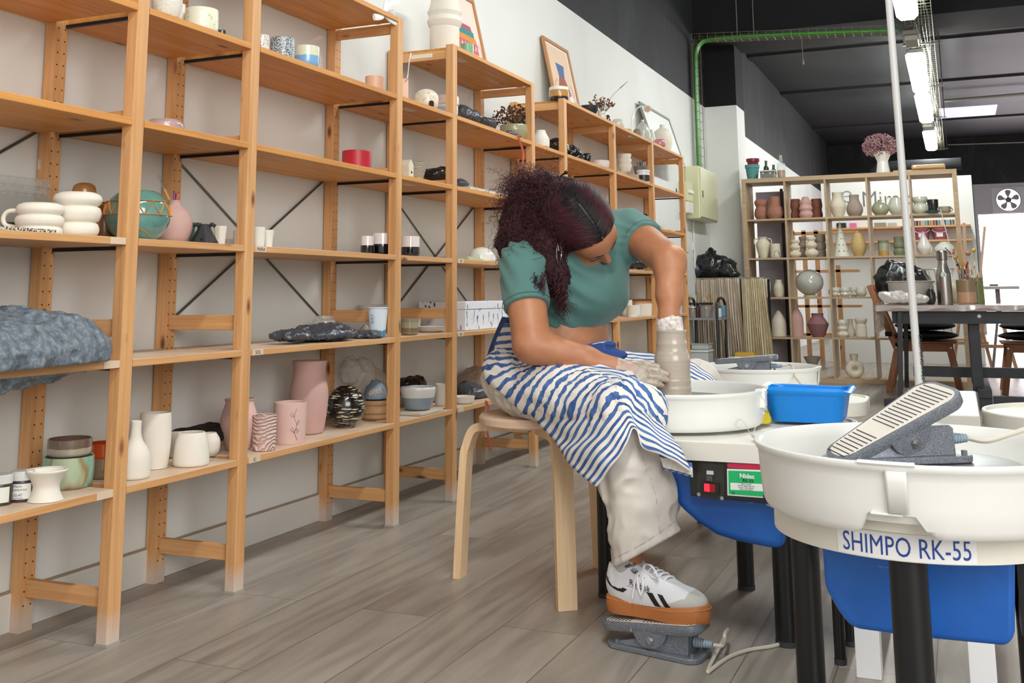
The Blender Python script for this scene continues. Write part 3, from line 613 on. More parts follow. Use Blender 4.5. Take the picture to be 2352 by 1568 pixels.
# ------------------------------------------------------------------ bench with gathered curtains, trolley
def curtain(x0, x1, y, z0, z1, n, lab, mat, flare=0.0):
    G = []
    rr = np.random.RandomState(int(abs(x0)*100)+5); ph = np.cumsum(rr.uniform(0.6, 1.4, 200))
    for i, a in enumerate(np.linspace(0, 1, n)):
        row = []
        for q in np.linspace(0, 1, 8):
            amp = 0.009+0.016*q; x = x0+(x1-x0)*a+flare*a*q
            row.append((x+0.004*math.sin(9*a*q+i), y+amp*math.sin(ph[i % 200]*1.35+0.6*q)-0.005, z1+(z0-z1)*q+(0.006*math.sin(i*1.3) if q == 0 else 0)))
        G.append(row)
    s = MB(); s.grid(np.array(G)); o = solo('curtain', s, mat, lab, 'curtain', ((x0+x1)/2, y, z0), 'gathered curtains hiding the bench'); return o
BY = 7.28
curtain(-0.36+0.06, 0.072, BY, 0.04, 0.898, 90, 'beige gathered curtain behind the black trolley', CURTAIN, 0.05)
curtain(0.098, 0.305, BY-0.02, 0.04, 0.898, 60, 'straw coloured gathered curtain beside the cube unit, right of the dark gap', CURTAIN2, 0.06)
t = thing('covered_bench', 'bench with a flat top covered by curtains below the black sacks', 'bench', (0, 7.4, 0))
s = MB(); s.box((WX+0.002, BY+0.035, 0.900), (0.30, BY+0.33, 0.91)); s.build('bench_top', plain('#8e8578', 0.7), t, smooth=False)
for xx, yy in ((0.078, BY+0.04), (WX+0.02, BY+0.29), (0.27, BY+0.29)):
    s = MB(); s.box((xx, yy, 0), (xx+0.02, yy+0.02, 0.895)); s.build('leg', BLACKM, t, smooth=False)

TRX0, TRX1, TRY0, TRY1 = -0.30, 0.0, 6.78, 7.12
t = thing('utility_trolley', 'black tubular utility trolley loaded with brushes, jars and tubs', 'trolley', (-0.15, 6.95, 0))
for xx in (TRX0+0.02, TRX1-0.02) :
    s = MB(); s.tube(catmull([(xx, TRY0, 0.03), (xx, TRY0, 0.62), (xx, TRY0+0.03, 0.70), (xx, TRY0+0.1, 0.73), (xx, TRY1-0.1, 0.73), (xx, TRY1-0.03, 0.70), (xx, TRY1, 0.62), (xx, TRY1, 0.03)], 5), 0.012, 8); s.build('side_hoop', BLACKM, t)
s = MB(); s.tube([(TRX0+0.02, TRY0, 0.69), (TRX1-0.05, TRY0, 0.69)], 0.009, 6); s.build('handle_bar', BLACKM, t)
for z in (0.575, 0.10, 0.34):
    if z == 0.34: continue
    s = MB(); s.box((TRX0, TRY0-0.005, z-0.02), (TRX1+0.01, TRY1+0.005, z)); s.build('tray', plain('#8e9296', 0.4, 0.3), t, smooth=False, bevel=0.004)
for xx in (TRX0+0.02, TRX1-0.02):
    for yy in (TRY0, TRY1): s = MB(); s.cyl((xx-0.01, yy, 0.022), (xx+0.01, yy, 0.022), 0.022); s.build('castor', BLACKM, t)

# ------------------------------------------------------------------ pottery
RH = np.array([RT[0], RT[1], 0]); RH /= np.linalg.norm(RH)      # horizontal direction across the view
FH = np.array([-RH[1], RH[0], 0])
def smooth2(prof, n=5): return [tuple(q) for q in catmull([(r, z) for r, z in prof], n)]
def vessel(mb, prof, c, thk=0.0035, open_=True, n=40, mi=0, wob=None, sm=True, floor=None):
    o = smooth2(prof) if sm else list(prof)
    o = [(max(r, 0.0006), z) for r, z in o]
    full = [(0.0, o[0][1])]+o
    if open_:
        zf = floor if floor is not None else o[0][1]+thk*1.5
        inner = [(max(r-thk, 0.0008), z) for r, z in o[::-1] if z > zf+1e-4]
        full += [(max(o[-1][0]-thk*0.3, 0.0008), o[-1][1]+thk*0.35)]+inner+[(0.0, zf)]
    else: full += [(0.0, o[-1][1])]
    return mb.lathe(full, c, n, mi, wob=wob)
def cup(r, h): return [(r*0.8, 0), (r*0.95, h*0.08), (r, h*0.3), (r, h*0.7), (r, h)]
def bowl(r, h, f=0.5): return [(r*f, 0), (r*(f+0.18), h*0.12), (r*0.88, h*0.55), (r, h)]
def plate(r, h): return [(r*0.7, 0), (r*0.8, h*0.3), (r, h)]
BISQ = plain('#e3dccf', 0.75, name='bisque_white', bumpy=0.08, var=0.03); CREAM = plain('#dcd3bd', 0.7, name='bisque_cream', var=0.05, bumpy=0.08)
WGL = plain('#e4e2da', 0.25, name='white_glaze', coat=0.5); PINKB = plain('#c6a097', 0.75, name='pink_bisque', var=0.06, bumpy=0.08)
PINKL = plain('#d9b5ac', 0.75, name='light_pink_bisque', var=0.05, bumpy=0.08)
TERRA = plain('#a3705e', 0.75, name='terracotta_bisque', var=0.06); TERRD = plain('#84503f', 0.75, name='dark_terracotta', var=0.05); GREYB = plain('#9f9184', 0.75, name='grey_brown_bisque', var=0.05)
CELA = plain('#a3a58b', 0.25, coat=0.5, name='olive_celadon'); PALEG = plain('#c9cbbb', 0.25, coat=0.5, name='pale_green_glaze'); MAUVE = plain('#94686a', 0.7, name='mauve_bisque', var=0.05)
BLKG = plain('#101114', 0.15, coat=0.8, name='black_glaze')
def pot(lab, u, z, prof, mat, x=-0.12, y=None, cat='vase', name=None, open_=True, group=None, thk=0.0035, n=40, sm=True, wob=None, parts=None, P=None):
    if P is None: P = on_x(u, x, z) if y is None else on_y(u, y, z)
    P = P+np.array([0, 0, 0.0008])
    k = depth(P)/F; pr = [(r*k, h*k) for r, h in prof]; s = MB(); vessel(s, pr, P, thk, open_, n, 0, wob, sm)
    name = name or cat.replace(' ', '_')
    if callable(mat): mat = mat(k)
    if parts:
        t = thing(name, lab, cat, P, group); s.build('body', mat, t); parts(t, P, k); return t
    return solo(name, s, mat, lab, cat, P, group)
def loop_handle(side, r, z0, z1, out, th, mat=None):
    def f(t, P, k, mats=None):
        s = MB(); a = P+RH*side*r*k
        pts = [a-RH*side*0.003+np.array([0, 0, z1*k]), a+RH*side*out*0.7*k+np.array([0, 0, z1*k]), a+RH*side*out*k+np.array([0, 0, (z0*0.4+z1*0.6)*k]), a+RH*side*out*0.8*k+np.array([0, 0, (z0*0.85+z1*0.15)*k]), a-RH*side*0.003+np.array([0, 0, z0*k])]
        s.tube(catmull(pts, 5), th*k, 8); s.build('handle', mat or BISQ, t)
    return f
S = pot
# --- bay 1, upper shelf
S('tall white cup with a woven dimpled texture, on the upper shelf by the second post', 382, ZA, [(21, 0), (29, 14), (34, 38), (34, 66)], plain('#dedacf', 0.6, name='dimpled_white', bumpy=1.0, bscale=120), x=-.05, cat='cup')
S('slim white tapered vase partly behind the dimpled cup', 414, ZA, [(13, 0), (12, 22), (10, 50), (9, 70)], BISQ, x=-.12, cat='vase')
S('round white bottle at the back between two white cups near the top left', 430, ZA, [(14, 0), (20, 25), (16, 44), (6, 60)], BISQ, x=-.2, cat='vase')
S('wide cream cup with small green flecks on the upper left shelf', 462, ZA, [(31, 0), (37, 8), (38, 35), (37, 54)], speckle('#e2e2cc', '#b9c098', 60, 0.36), x=-.06, cat='cup')
S('dark glossy cup half hidden beside the flecked cream cup', 508, ZA, cup(11, 40), plain('#3c4345', 0.2, coat=0.6), x=-.12, cat='cup')
S('white grey speckled cup beside the third row of pegs', 600, ZA, cup(18, 42), speckle('#dcdad2', '#77736b', 160, 0.42), x=-.06, cat='cup')
S('cup with dense black and white speckle', 648, ZA, [(26, 0), (28, 6), (28, 30), (28, 48)], speckle('#c9d3d8', '#20262c', 300, 0.5), x=-.05, cat='cup')
S('cup glazed cream above and sky blue below', 704, ZA, [(22, 0), (27, 8), (29, 30), (29, 48)], lambda k: banded([(0, '#7fb0dc'), (27*k, '#e2dfc2')], 0.2, 0.6, 0.006, 40), x=-.05, cat='cup')
def candle(c):
    def f(t, P, k): s = MB(); s.cyl(P+np.array([0, 0, c*k]), P+np.array([0, 0, c*k+0.008]), 0.0012, n=6); s.build('wick', plain('#3a2a20', 0.8), t)
    return f
S('thick peach pillar candle on the upper shelf left of the third post', 860, ZA, [(21, 0), (21.5, 2), (21.5, 42), (20, 44)], plain('#e5b79c', 0.45, name='peach_wax'), x=-.1, cat='candle', open_=False, parts=candle(44))
S('peach pillar candle partly hidden right of the third post', 922, ZA, [(15, 0), (15.5, 2), (15.5, 52), (14, 53)], plain('#e8bca4', 0.45, name='peach_wax_2'), x=-.08, cat='candle', open_=False)
P = on_x(946, -.15, ZA); s = MB(); s.obox(P+np.array([0, 0, 0.02]), (0.06, 0.05, 0.035), (0.1, 0.1, 0.4)); solo('blue_pouch', s, plain('#2f62c4', 0.6, bumpy=0.6), 'small bright blue pouch between the peach candle and the speckled burner', 'pouch', P, bevel=0.012)
def burner_hole(du, h0, w, hh):
    def f(t, P, k):
        s = MB(); c = P+RH*du*k-FH*0.0; pts = []
        r = 27.5
        for a in np.linspace(PI, 0, 14): pts.append((w*math.cos(a), h0+hh+w*0.9*math.sin(a)))
        pts += [(w, h0), (-w, h0)]
        vs = []
        for px_, hz in pts:
            an = (du+px_)/r; d = RH*math.sin(an)-FH*math.cos(an); vs.append(P+d*(r*k+0.0030)+np.array([0, 0, hz*k]))
        s.add(vs, [tuple(range(len(vs)))]); s.build('opening', plain('#3b1d12', 0.9), t, smooth=False)
    return f
S('speckled cream domed oil burner with a dark arched opening', 979, ZA, [(20, 0), (26, 8), (28, 22), (26, 36), (16, 45), (9, 47)], speckle('#e0d9c6', '#8b7a5c', 120, 0.36), x=-.06, cat='oil burner', parts=burner_hole(14, 4, 6, 8))
S('stacked cups glazed pink, white and pale blue beside the fourth post', 1021, ZA, [(26, 0), (31, 6), (30, 20), (31, 22), (31, 38), (30, 40), (33, 44), (33, 60)], lambda k: banded([(0, '#dcd6cc'), (22*k, '#9fb6dc'), (34*k, '#e3dcd4'), (46*k, '#e2c8c0')], 0.35, 0.3), x=-.14, cat='cup')
S('wooden bowl cut off by the top edge of the picture', 864, ZT, bowl(24, 26), plain('#b98a55', 0.5), x=-.12, cat='bowl')
# clamp lamp (white spring clamp on the top board)
P = atX(880, 24, 0.0)
t = thing('clamp_lamp', 'white spring clamp of a lamp gripping the top board above the third post', 'lamp', P)
s = MB(); G = lambda u, v, x=-.01: atX(u, v, x)
s.prism([(0, 0), (1, 0)], 0, 1) if False else None
WC = plain('#e6e6e2', 0.4, name='white_clamp')
s = MB(); s.tube(catmull([G(886, 4), G(884, 20), G(879, 34), G(870, 39), G(859, 39)], 4), 0.006, 6, flat=2.2); s.build('lower_jaw', WC, t)
s = MB(); s.tube(catmull([G(918, 6), G(902, 8), G(888, 16), G(884, 30), G(895, 44), G(912, 54)], 4), 0.005, 6, flat=2.4); s.build('upper_jaw', WC, t)
s = MB(); s.tube([G(898+2*math.cos(a)*3, 22+a*1.6) for a in np.linspace(0, 9, 24)], 0.0015, 5); s.build('spring', STEEL, t)
s = MB(); s.tube(catmull([G(886, 6), G(888, -10), G(892, -40)], 4), 0.0035, 8); s.build('arm', WC, t)
s = MB(); s.tube(catmull([atX(944, 122, -.04), atX(940, 140, -.04), atX(937, 170, -.05), atX(934, 186, -.06), atX(934, 205, -.28)], 5), 0.0022, 6)
solo('lamp_cord', s, WC, 'thin white cord hanging over the top rail of the fourth frame', 'cord', P)
# --- second row
S('low mauve glazed dish on the second shelf from the top', 379, ZB, [(38, 0), (42, 3), (42, 16), (36, 24)], plain('#b59a9a', 0.2, coat=0.7, name='mauve_glaze', var=0.2), x=-.08, cat='dish')
S('thick crimson red candle', 819, ZB, [(33, 0), (33.5, 2), (33.5, 38), (32, 40)], plain('#bb1f30', 0.4, name='red_wax', var=0.15), x=-.07, cat='candle', open_=False, parts=candle(40))
STRIPE, nt, p = newmat('striped_clay'); v = coords(nt, (1, 1, 1)); wv = nt.nodes.new('ShaderNodeTexWave'); wv.wave_type = 'BANDS'; wv.bands_direction = 'Z'; wv.inputs['Scale'].default_value = 60; wv.inputs['Distortion'].default_value = 3
L(nt, v, wv.inputs['Vector']); L(nt, ramp(nt, wv.outputs[1], [(0.35, hexc('#3a3430')), (0.5, hexc('#d5cdb9'))]), p.inputs['Base Color']); p.inputs['Roughness'].default_value = 0.4
S('low wide bowl striped dark and cream, left of the third post', 884, ZB, bowl(26, 17), STRIPE, x=-.14, cat='bowl')
S('deep conical bowl striped dark and cream, right of the third post', 955, ZB, [(13, 0), (16, 6), (22, 28), (26, 46)], STRIPE, x=-.10, cat='bowl')
P = on_x(934, -.04, ZB); k = depth(P)/F
t = thing('house_ornament', 'little cream ceramic house with a round hole', 'ornament', P)
s = MB(); s.prism([(-11*k, 0), (11*k, 0), (11*k, 30*k), (0, 42*k), (-11*k, 30*k)], -0.02, 0.02, xf=lambda q: (P[0]+q[2], P[1]+q[0], P[2]+q[1])); s.build('body', CREAM, t, smooth=False, bevel=0.002)
s = MB(); s.cyl(P+np.array([0.0195, 0.002, 12*k]), P+np.array([0.0205, 0.002, 12*k]), 3*k, n=14); s.build('hole', plain('#1d1512', 0.9), t)
# --- third row (eye level)
P = on_x(60, -.22, ZC); k = depth(P)/F
SHEET = plain('#aab0ac', 0.25, name='frosted_glass', alpha=0.55)
t = thing('patterned_glass_sheet', 'clear sheet engraved with fish scale curves leaning at the back, left', 'glass sheet', P)
a = atX(-20, 417, -.24); b_ = atX(121, 413, -.24)
s = MB(); s.add([(-.235, a[1], ZC+.002), (-.235, b_[1], ZC+.002), (-.25, b_[1], b_[2]), (-.25, a[1], b_[2])], [(0, 1, 2, 3)]); s.build('pane', SHEET, t, smooth=False)
SCL = plain('#eeeeea', 0.5, name='etched_line')
s = MB()
for r_ in range(7):
    for c in range(12):
        cy = b_[1]-0.01-0.026*c-(0.013 if r_ % 2 else 0); cz = b_[2]-0.02-0.018*r_
        for rr in (0.013, 0.009, 0.005):
            pts = [(-.2475+0.0018, cy+rr*math.cos(a_), cz+rr*math.sin(a_)) for a_ in np.linspace(0, PI, 8)]
            if pts[0][1] < b_[1] and pts[-1][1] > a[1] and cz+rr < b_[2]: s.tube(pts, 0.0004, 3, cap=False)
s.build('etched_scales', SCL, t)
def rings(n_, r, h, pinch=0.86):
    pr = [(r*0.7, 0)]; dh = h/n_
    for i in range(n_): pr += [(r*0.95, dh*(i+0.15)), (r, dh*(i+0.5)), (r*0.95, dh*(i+0.85)), (r*pinch, dh*(i+1))]
    pr[-1] = (r*0.8, h); return pr
S('fat white mug built of three stacked rings with a loop handle', 89, ZC, [(46, 0), (50, 3), (50, 12), (46, 17), (51, 23), (53, 33), (49, 41), (44, 44), (49, 49), (52, 57), (48, 67), (40, 70)], BISQ, x=-.09, cat='mug', parts=loop_handle(-1, 46, 16, 54, 38, 5.2))
S('large white vase built of three stacked rings', 174, ZC, [(40, 0), (47, 5), (50, 16), (46, 28), (42, 31), (49, 38), (53, 52), (50, 64), (44, 68), (50, 74), (54, 84), (49, 95), (40, 99)], BISQ, x=-.08, cat='vase')
S('mottled orange and brown tall rounded bottle behind the white ring vase', 187, ZC, [(20, 0), (26, 20), (27, 90), (25, 122), (16, 132), (6, 134)], plain('#a8743f', 0.3, name='rust_glaze', coat=0.5, var=0.45), x=-.22, cat='bottle', open_=False)
S('amber brown glazed jar behind the turquoise globe', 238, ZC, [(30, 0), (38, 15), (38, 60), (30, 80), (30, 88)], plain('#7b5126', 0.25, name='amber_glaze', coat=0.6, var=0.4), x=-.2, cat='jar')
S('dark green glazed glassy bowl behind the ring mug handle', 24, ZC, bowl(22, 30), plain('#22331f', 0.1, coat=0.8, var=0.4), x=-.2, cat='bowl')
P = on_x(50, -.03, ZC); s = MB(); s.box((P[0]-0.035, P[1]-0.09, ZC+0.0008), (P[0]+0.02, P[1]+0.075, ZC+0.0075)); solo('speckled_tile', s, speckle('#d8d2c2', '#38322a', 200, 0.5), 'speckled tile lying flat at the shelf edge under the ring mug', 'tile', P, smooth=False)
# turquoise globe with orange zigzag
def zig(t, P, k):
    O = plain('#d8893c', 0.3, name='orange_slip'); q_ = smooth2([(32, 0), (48, 8), (66, 30), (73, 57), (67, 88), (48, 108), (38, 113)]); GR = [a[0] for a in q_]; GH = [a[1] for a in q_]
    def pt(az, h):   # on sphere surface
        r = float(np.interp(h, GH, GR)); d = RH*math.sin(az)-FH*math.cos(az)
        return P+d*(r*k+0.0008)+np.array([0, 0, h*k])
    def line(pts, name): s = MB(); s.tube(pts, 2.7*k, 6, flat=0.45); s.build(name, O, t)
    line([pt(a, 88) for a in np.linspace(-1.9, 1.9, 50)], 'band'); line([pt(a, 57) for a in np.linspace(-1.9, 1.9, 50)], 'band')
    n_ = 15; az = np.linspace(-1.8, 1.8, n_); pts = []
    for i in range(n_-1):
        h0, h1 = (57, 88) if i % 2 else (88, 57)
        pts += [pt(az[i]+(az[i+1]-az[i])*q, h0+(h1-h0)*q) for q in np.linspace(0, 1, 5)[:-1]]
    line(pts, 'zigzag'); line([pt(a, 34-26*a) for a in np.linspace(0.0, 0.9, 12)], 'streak')
S('turquoise glazed globe vase with an orange zigzag band', 314, ZC, [(32, 0), (48, 8), (66, 30), (73, 57), (67, 88), (48, 108), (38, 113)], plain('#5f9189', 0.12, name='turquoise_glaze', coat=1.0, var=0.18), x=-.10, cat='vase', parts=zig)
S('matte pink round vase with a narrow neck holding tools', 396, ZC, [(26, 0), (37, 15), (43, 42), (38, 68), (24, 84), (15, 92), (14, 100)], PINKB, x=-.15, cat='vase')
PV = on_x(396, -.15, ZC); k = depth(PV)/F
def tool(lab, du, dh, top, c, r=0.003, loop=False, tip=None, cat='pencil', base=PV, kk=None, hb=70, grp='pencils in the pink vase'):
    kk = kk or k; b0 = base+RH*du[0]*kk+np.array([0, 0, hb*kk]); b1 = base+RH*du[1]*kk+np.array([0, 0, top*kk])
    s = MB(); s.cyl(b0, b1, r, n=8); o = solo(cat.replace(' ', '_'), s, plain(c, 0.4), lab, cat, b0, grp)
    if loop:
        d = (b1-b0)/np.linalg.norm(b1-b0); s = MB(); s.cyl(b1, b1+d*0.022, 0.0035, 0.002, n=8); s.tube([b1+d*0.02, b1+d*0.035-RH*0.004, b1+d*0.045, b1+d*0.035+RH*0.003, b1+d*0.02], 0.0007, 5); s.build('wire_loop', STEEL, o)
tool('loop tool with a wooden handle leaning out of the pink vase', (6, -24), 0, 128, '#d8b070', 0.0035, True, cat='loop tool')
tool('yellow pencil in the pink vase', (4, -20), 0, 118, '#e2c21c'); tool('purple pencil in the pink vase', (2, -1), 0, 120, '#7a3c9a'); tool('dark red pencil in the pink vase', (3, 3), 0, 118, '#a8232e')
tool('magenta pencil in the pink vase', (0, 6), 0, 116, '#b0489c'); tool('orange pencil in the pink vase', (2, 9), 0, 119, '#e07830')
# black animal-like vessel
P = on_x(468, -.09, ZC); k = depth(P)/F
t = thing('animal_vessel', 'matte black bull shaped vessel with two ears and a small hole', 'sculpture', P)
s = MB(); s.lathe([(34*k, 0), (33*k, 4*k), (22*k, 24*k), (15*k, 38*k), (13*k, 46*k), (9*k, 48*k), (0, 44*k)], P, 8); s.build('body', plain('#2b2b2d', 0.6, name='black_clay'), t, smooth=False, bevel=0.003)
for sd in (-1, 1):
    s = MB(); s.tube([P+RH*sd*10*k+np.array([0, 0, 42*k]), P+RH*sd*17*k+np.array([0, 0, 47*k]), P+RH*sd*24*k+np.array([0, 0, 44*k]), P+RH*sd*22*k+np.array([0, 0, 38*k])], [4*k, 5*k, 4*k, 1*k], 8); s.build('ear', plain('#2b2b2d', 0.6, name='black_clay'), t)
s = MB(); d = (RH*0.1-FH); s.cyl(P+d*24*k+np.array([0, 0, 12*k]), P+d*29.5*k+np.array([0, 0, 11*k]), 2.6*k, n=12); s.build('hole', plain('#050505', 0.9), t)
S('dark teal glazed jar hidden behind the black bull vessel', 447, ZC, cup(14, 55), plain('#4b6a5c', 0.3, coat=0.5), x=-.22, cat='jar')
S('small white cup with a wavy fluted rim beside the black vessel', 505, ZC, [(9, 0), (11, 6), (12, 24), (14, 44)], BISQ, x=-.10, cat='cup', wob=lambda a, z: 1+0.06*math.sin(5*a))
S('low grey dish with a brown inside at the back of the narrow bay', 526, ZC, cup(12, 22), plain('#bdb5a8', 0.5), x=-.2, cat='dish')
S('white cylinder cup hidden behind the second post', 547, ZC, cup(12, 40), BISQ, x=-.15, cat='cup')
S('throw-ringed white cylinder just right of the second post', 594, ZC, cup(13.5, 45), plain('#dedad0', 0.7, name='ringed_white', bumpy=0.3), x=-.06, cat='cup')
S('small white beaker next to the ringed white cylinder', 616, ZC, [(8.5, 0), (10, 20), (12, 39)], BISQ, x=-.05, cat='cup')
BW = lambda h: (lambda k: banded([(0, '#0c0d10'), (h*k, '#e6dcd8')], 0.12, 0.9))
S('small cup half black half white, leftmost of the two-tone cups', 843, ZC, cup(15, 42), BW(21), x=-.10, cat='cup', group='black and white two-tone cups')
S('cup half black half white, largest, just left of the third post', 877, ZC, cup(24, 49), BW(24), x=-.08, cat='cup', group='black and white two-tone cups')
S('cup half black half white, right of the third post', 942, ZC, cup(22, 47), BW(23), x=-.10, cat='cup', group='black and white two-tone cups')
for q, (u0, u1, xx, lab) in enumerate(((1002, 1036, -.17, 'thin grey clay slab lying left of the fourth post'), (1052, 1086, -.08, 'thin greenish clay slab lying right of the fourth post'))):
    a = on_x(u0, xx, ZC); b_ = on_x(u1, xx, ZC); s = MB(); s.box((xx-0.07, a[1], ZC+.0008), (xx+0.05, b_[1], ZC+0.008)); s.box((xx-0.06, a[1]+0.01, ZC+.0085), (xx+0.04, b_[1]-0.015, ZC+0.015)); solo('clay_slab', s, plain(['#a9a498', '#b9b998'][q], 0.7), lab, 'slab', a, smooth=False)
S('white upturned dome bowl with a frilled glossy edge', 1106, ZC, [(32, 0), (32, 6), (28, 18), (17, 28), (5, 32)], WGL, x=-.06, cat='bowl', open_=False, wob=lambda a, z: 1+0.05*math.sin(9*a)*max(0, 1-z*30))
# --- fourth row
S('big clear glass jar behind the folded black plastic', 744, ZD, [(25, 0), (26, 4), (26, 38), (22, 44), (22, 50)], GLASS, x=-.2, cat='glass jar', name='glass_jar', thk=0.002)
P = on_x(744, -.2, ZD)
S('shallow wide white bowl at the back, left of the third post', 858, ZD, [(20, 48), (32, 52), (37, 66)], plain('#d9cfcb', 0.5), x=-.24, cat='bowl') if False else None
S('shallow wide white bowl on a foot at the back, left of the third post', 858, ZD, [(16, 0), (12, 6), (11, 40), (20, 50), (33, 56), (37, 66)], plain('#d9cfcb', 0.5), x=-.22, cat='bowl')
CUPM = lambda k: banded([(0, '#1d7fc0'), (14*k, '#2f9ad6'), (24*k, '#dfeaf4')], 0.4, 0.1, 0.03, 60)
def cupparts(t, P, k):
    s = MB(); s.tube([P+RH*24*k*math.cos(a)+FH*24*k*math.sin(a)+np.array([0, 0, 67*k]) for a in np.linspace(0, 2*PI, 30)[:-1]], 1.1*k, 6, closed=True); s.build('rolled_rim', plain('#eef2f4', 0.4), t)
    s = MB()
    for i, h in enumerate((50, 44, 40, 36, 32)):
        d = RH*math.sin(-0.5)-FH*math.cos(-0.5); e = RH*math.cos(-0.5)+FH*math.sin(-0.5); r_ = (17+6*h/67)*k+0.0008
        s.add([P+d*r_-e*4*k+np.array([0, 0, h*k]), P+d*r_+e*(3+2*(i % 2))*k+np.array([0, 0, h*k]), P+d*r_+e*(3+2*(i % 2))*k+np.array([0, 0, (h+1.2)*k]), P+d*r_-e*4*k+np.array([0, 0, (h+1.2)*k])], [(0, 1, 2, 3)])
    s.build('print', plain('#2c5f9a', 0.5), t, smooth=False)
S('white and blue printed paper cup beside the third post', 867, ZD, [(17, 0), (20, 30), (23, 67)], CUPM, x=-.05, cat='paper cup', parts=cupparts, sm=False)
S('grey ribbed shell shaped ceramic piece behind the black plastic', 838, ZD, [(14, 0), (16, 6), (10, 18), (2, 26)], plain('#b4aca0', 0.7, bumpy=0.5), x=-.18, cat='shell', open_=False)
P = on_x(941, -.22, ZD); k = depth(P)/F; s = MB(); s.prism([(-30*k, 26*k), (22*k, 26*k), (26*k, 62*k), (-30*k, 66*k)], -0.03, 0.03, xf=lambda q: tuple(P+RH*q[0]+FH*q[2]+np.array([0, 0, q[1]-24*k]))); solo('square_dish', s, BISQ, 'square white dish standing at the back behind the green brown beaker', 'dish', P, smooth=False, bevel=0.004)
S('short beaker glazed green and brown on the fourth shelf', 941, ZD, cup(20.5, 36), lambda k: banded([(0, '#8f7a5c'), (9*k, '#7a6a50'), (18*k, '#a39a7e'), (30*k, '#8d8a70')], 0.25, 0.6, 0.008), x=-.05, cat='cup')
for i in range(3): S(['bottom','middle','top'][i]+' one of three white plates stacked left of the fourth post', 992, ZD+i*0.0062, [(26, 0), (30, 1), (33, 4.2)], BISQ, x=-.12, cat='plate', group='white plates stacked left of the fourth post', P=on_x(992, -.12, ZD)+np.array([0, 0, i*0.0062]))
S('dark blue grey bowl at the back, either side of the fourth post', 1030, ZD, bowl(36, 27), plain('#56616c', 0.4), x=-.2, cat='bowl')
# lavender box
a = on_x(1069, -.03, ZD); b_ = on_x(1168, -.03, ZD)
t = thing('flower_print_box', 'white lidded box printed with lavender sprigs', 'box', (a[0], (a[1]+b_[1])/2, ZD))
BOXM, nt, p = newmat('lavender_print'); v = coords(nt, (1, 1, 1)); vo = nt.nodes.new('ShaderNodeTexVoronoi'); vo.inputs['Scale'].default_value = 55
mp = nt.nodes.new('ShaderNodeMapping'); mp.inputs['Scale'].default_value = (1, 1, 0.45); mp.inputs['Rotation'].default_value = (0.5, 0, 0); L(nt, v, mp.inputs[0]); L(nt, mp.outputs[0], vo.inputs['Vector'])
n1 = noise(nt, v, 22, 2); f1 = ramp(nt, vo.outputs['Distance'], [(0.22, (1,)*3), (0.3, (0,)*3)]); f2 = ramp(nt, n1, [(0.5, (0,)*3), (0.56, (1,)*3)])
ml = N(nt, 'ShaderNodeMath', operation='MULTIPLY'); L(nt, f1, ml.inputs[0]); L(nt, f2, ml.inputs[1]); L(nt, mixc(nt, ml.outputs[0], hexc('#e8e8ee'), hexc('#4f4b86')), p.inputs['Base Color']); p.inputs['Roughness'].default_value = 0.5
s = MB(); s.box((-.24, a[1], ZD+.001), (-.03, b_[1], ZD+.085)); s.build('box', BOXM, t, smooth=False, bevel=0.003)
s = MB(); s.box((-.243, a[1]-.003, ZD+.0855), (-.027, b_[1]+.003, ZD+.118)); s.build('lid', BOXM, t, smooth=False, bevel=0.003)
SPR = plain('#4c4a8a', 0.6, name='lavender_ink'); STM = plain('#6b6f74', 0.6, name='stem_ink')
rr = np.random.RandomState(3)
for q in range(9):
    yy = a[1]+0.02+q*(b_[1]-a[1]-0.03)/8; z0 = ZD+0.01+rr.uniform(0, .03); s = MB(); ln = rr.uniform(.035, .06); tl = rr.uniform(-.4, .4)
    s.tube([(-.0294, yy, z0), (-.0294, yy+tl*ln, z0+ln)], 0.0005, 3); s.build('sprig', STM, t)
    s = MB()
    for j in range(7): s.sphere((-.0294, yy+tl*ln*(0.5+j/14)+(-1)**j*0.002, z0+ln*(0.5+j/12)), 0.0024, 6, (0.2, 0.8, 1.2))
    s.build('blossom', SPR, t)
# --- bottom row
CELR, nt, p = newmat('celadon_rust'); n1 = noise(nt, coords(nt, (3, 3, 1)), 4.5, 2); L(nt, ramp(nt, n1, [(.5, hexc('#86b29a')), (.56, hexc('#9a7a50')), (.62, hexc('#a9b89a'))]), p.inputs['Base Color']); p.inputs['Roughness'].default_value = .2; p.inputs['Coat Weight'].default_value = .7
def jarp(title, lines, lidc):
    def f(t, P, k):
        s = MB(); s.lathe([(26*k, 46*k), (26.5*k, 48*k), (26.5*k, 64*k), (25*k, 66*k), (0, 66*k)], P, 30); s.build('lid', plain(lidc, 0.35), t)
        lb = MB(); az = np.linspace(-1.2, 1.2, 16); lb.grid(np.array([[P+(RH*math.sin(a_)-FH*math.cos(a_))*(28.4*k)+np.array([0, 0, h*k]) for a_ in az] for h in (6, 40)])); o = lb.build('label', plain('#dfe0da', 0.5), t)
        for i, (tx, sz, hh) in enumerate(lines):
            m_ = MB(); vs, fs = text_mesh(tx, sz*k, extrude=0.0001); vs[:, 0] -= (vs[:, 0].min()+vs[:, 0].max())/2
            R_ = 28.8*k; m_.add([P+(RH*math.sin(x_/R_+0.1)-FH*math.cos(x_/R_+0.1))*R_+np.array([0, 0, hh*k+y_]) for x_, y_, z_ in vs], fs); m_.build('writing', plain('#2e2a33', 0.6), o, smooth=False)
    return f
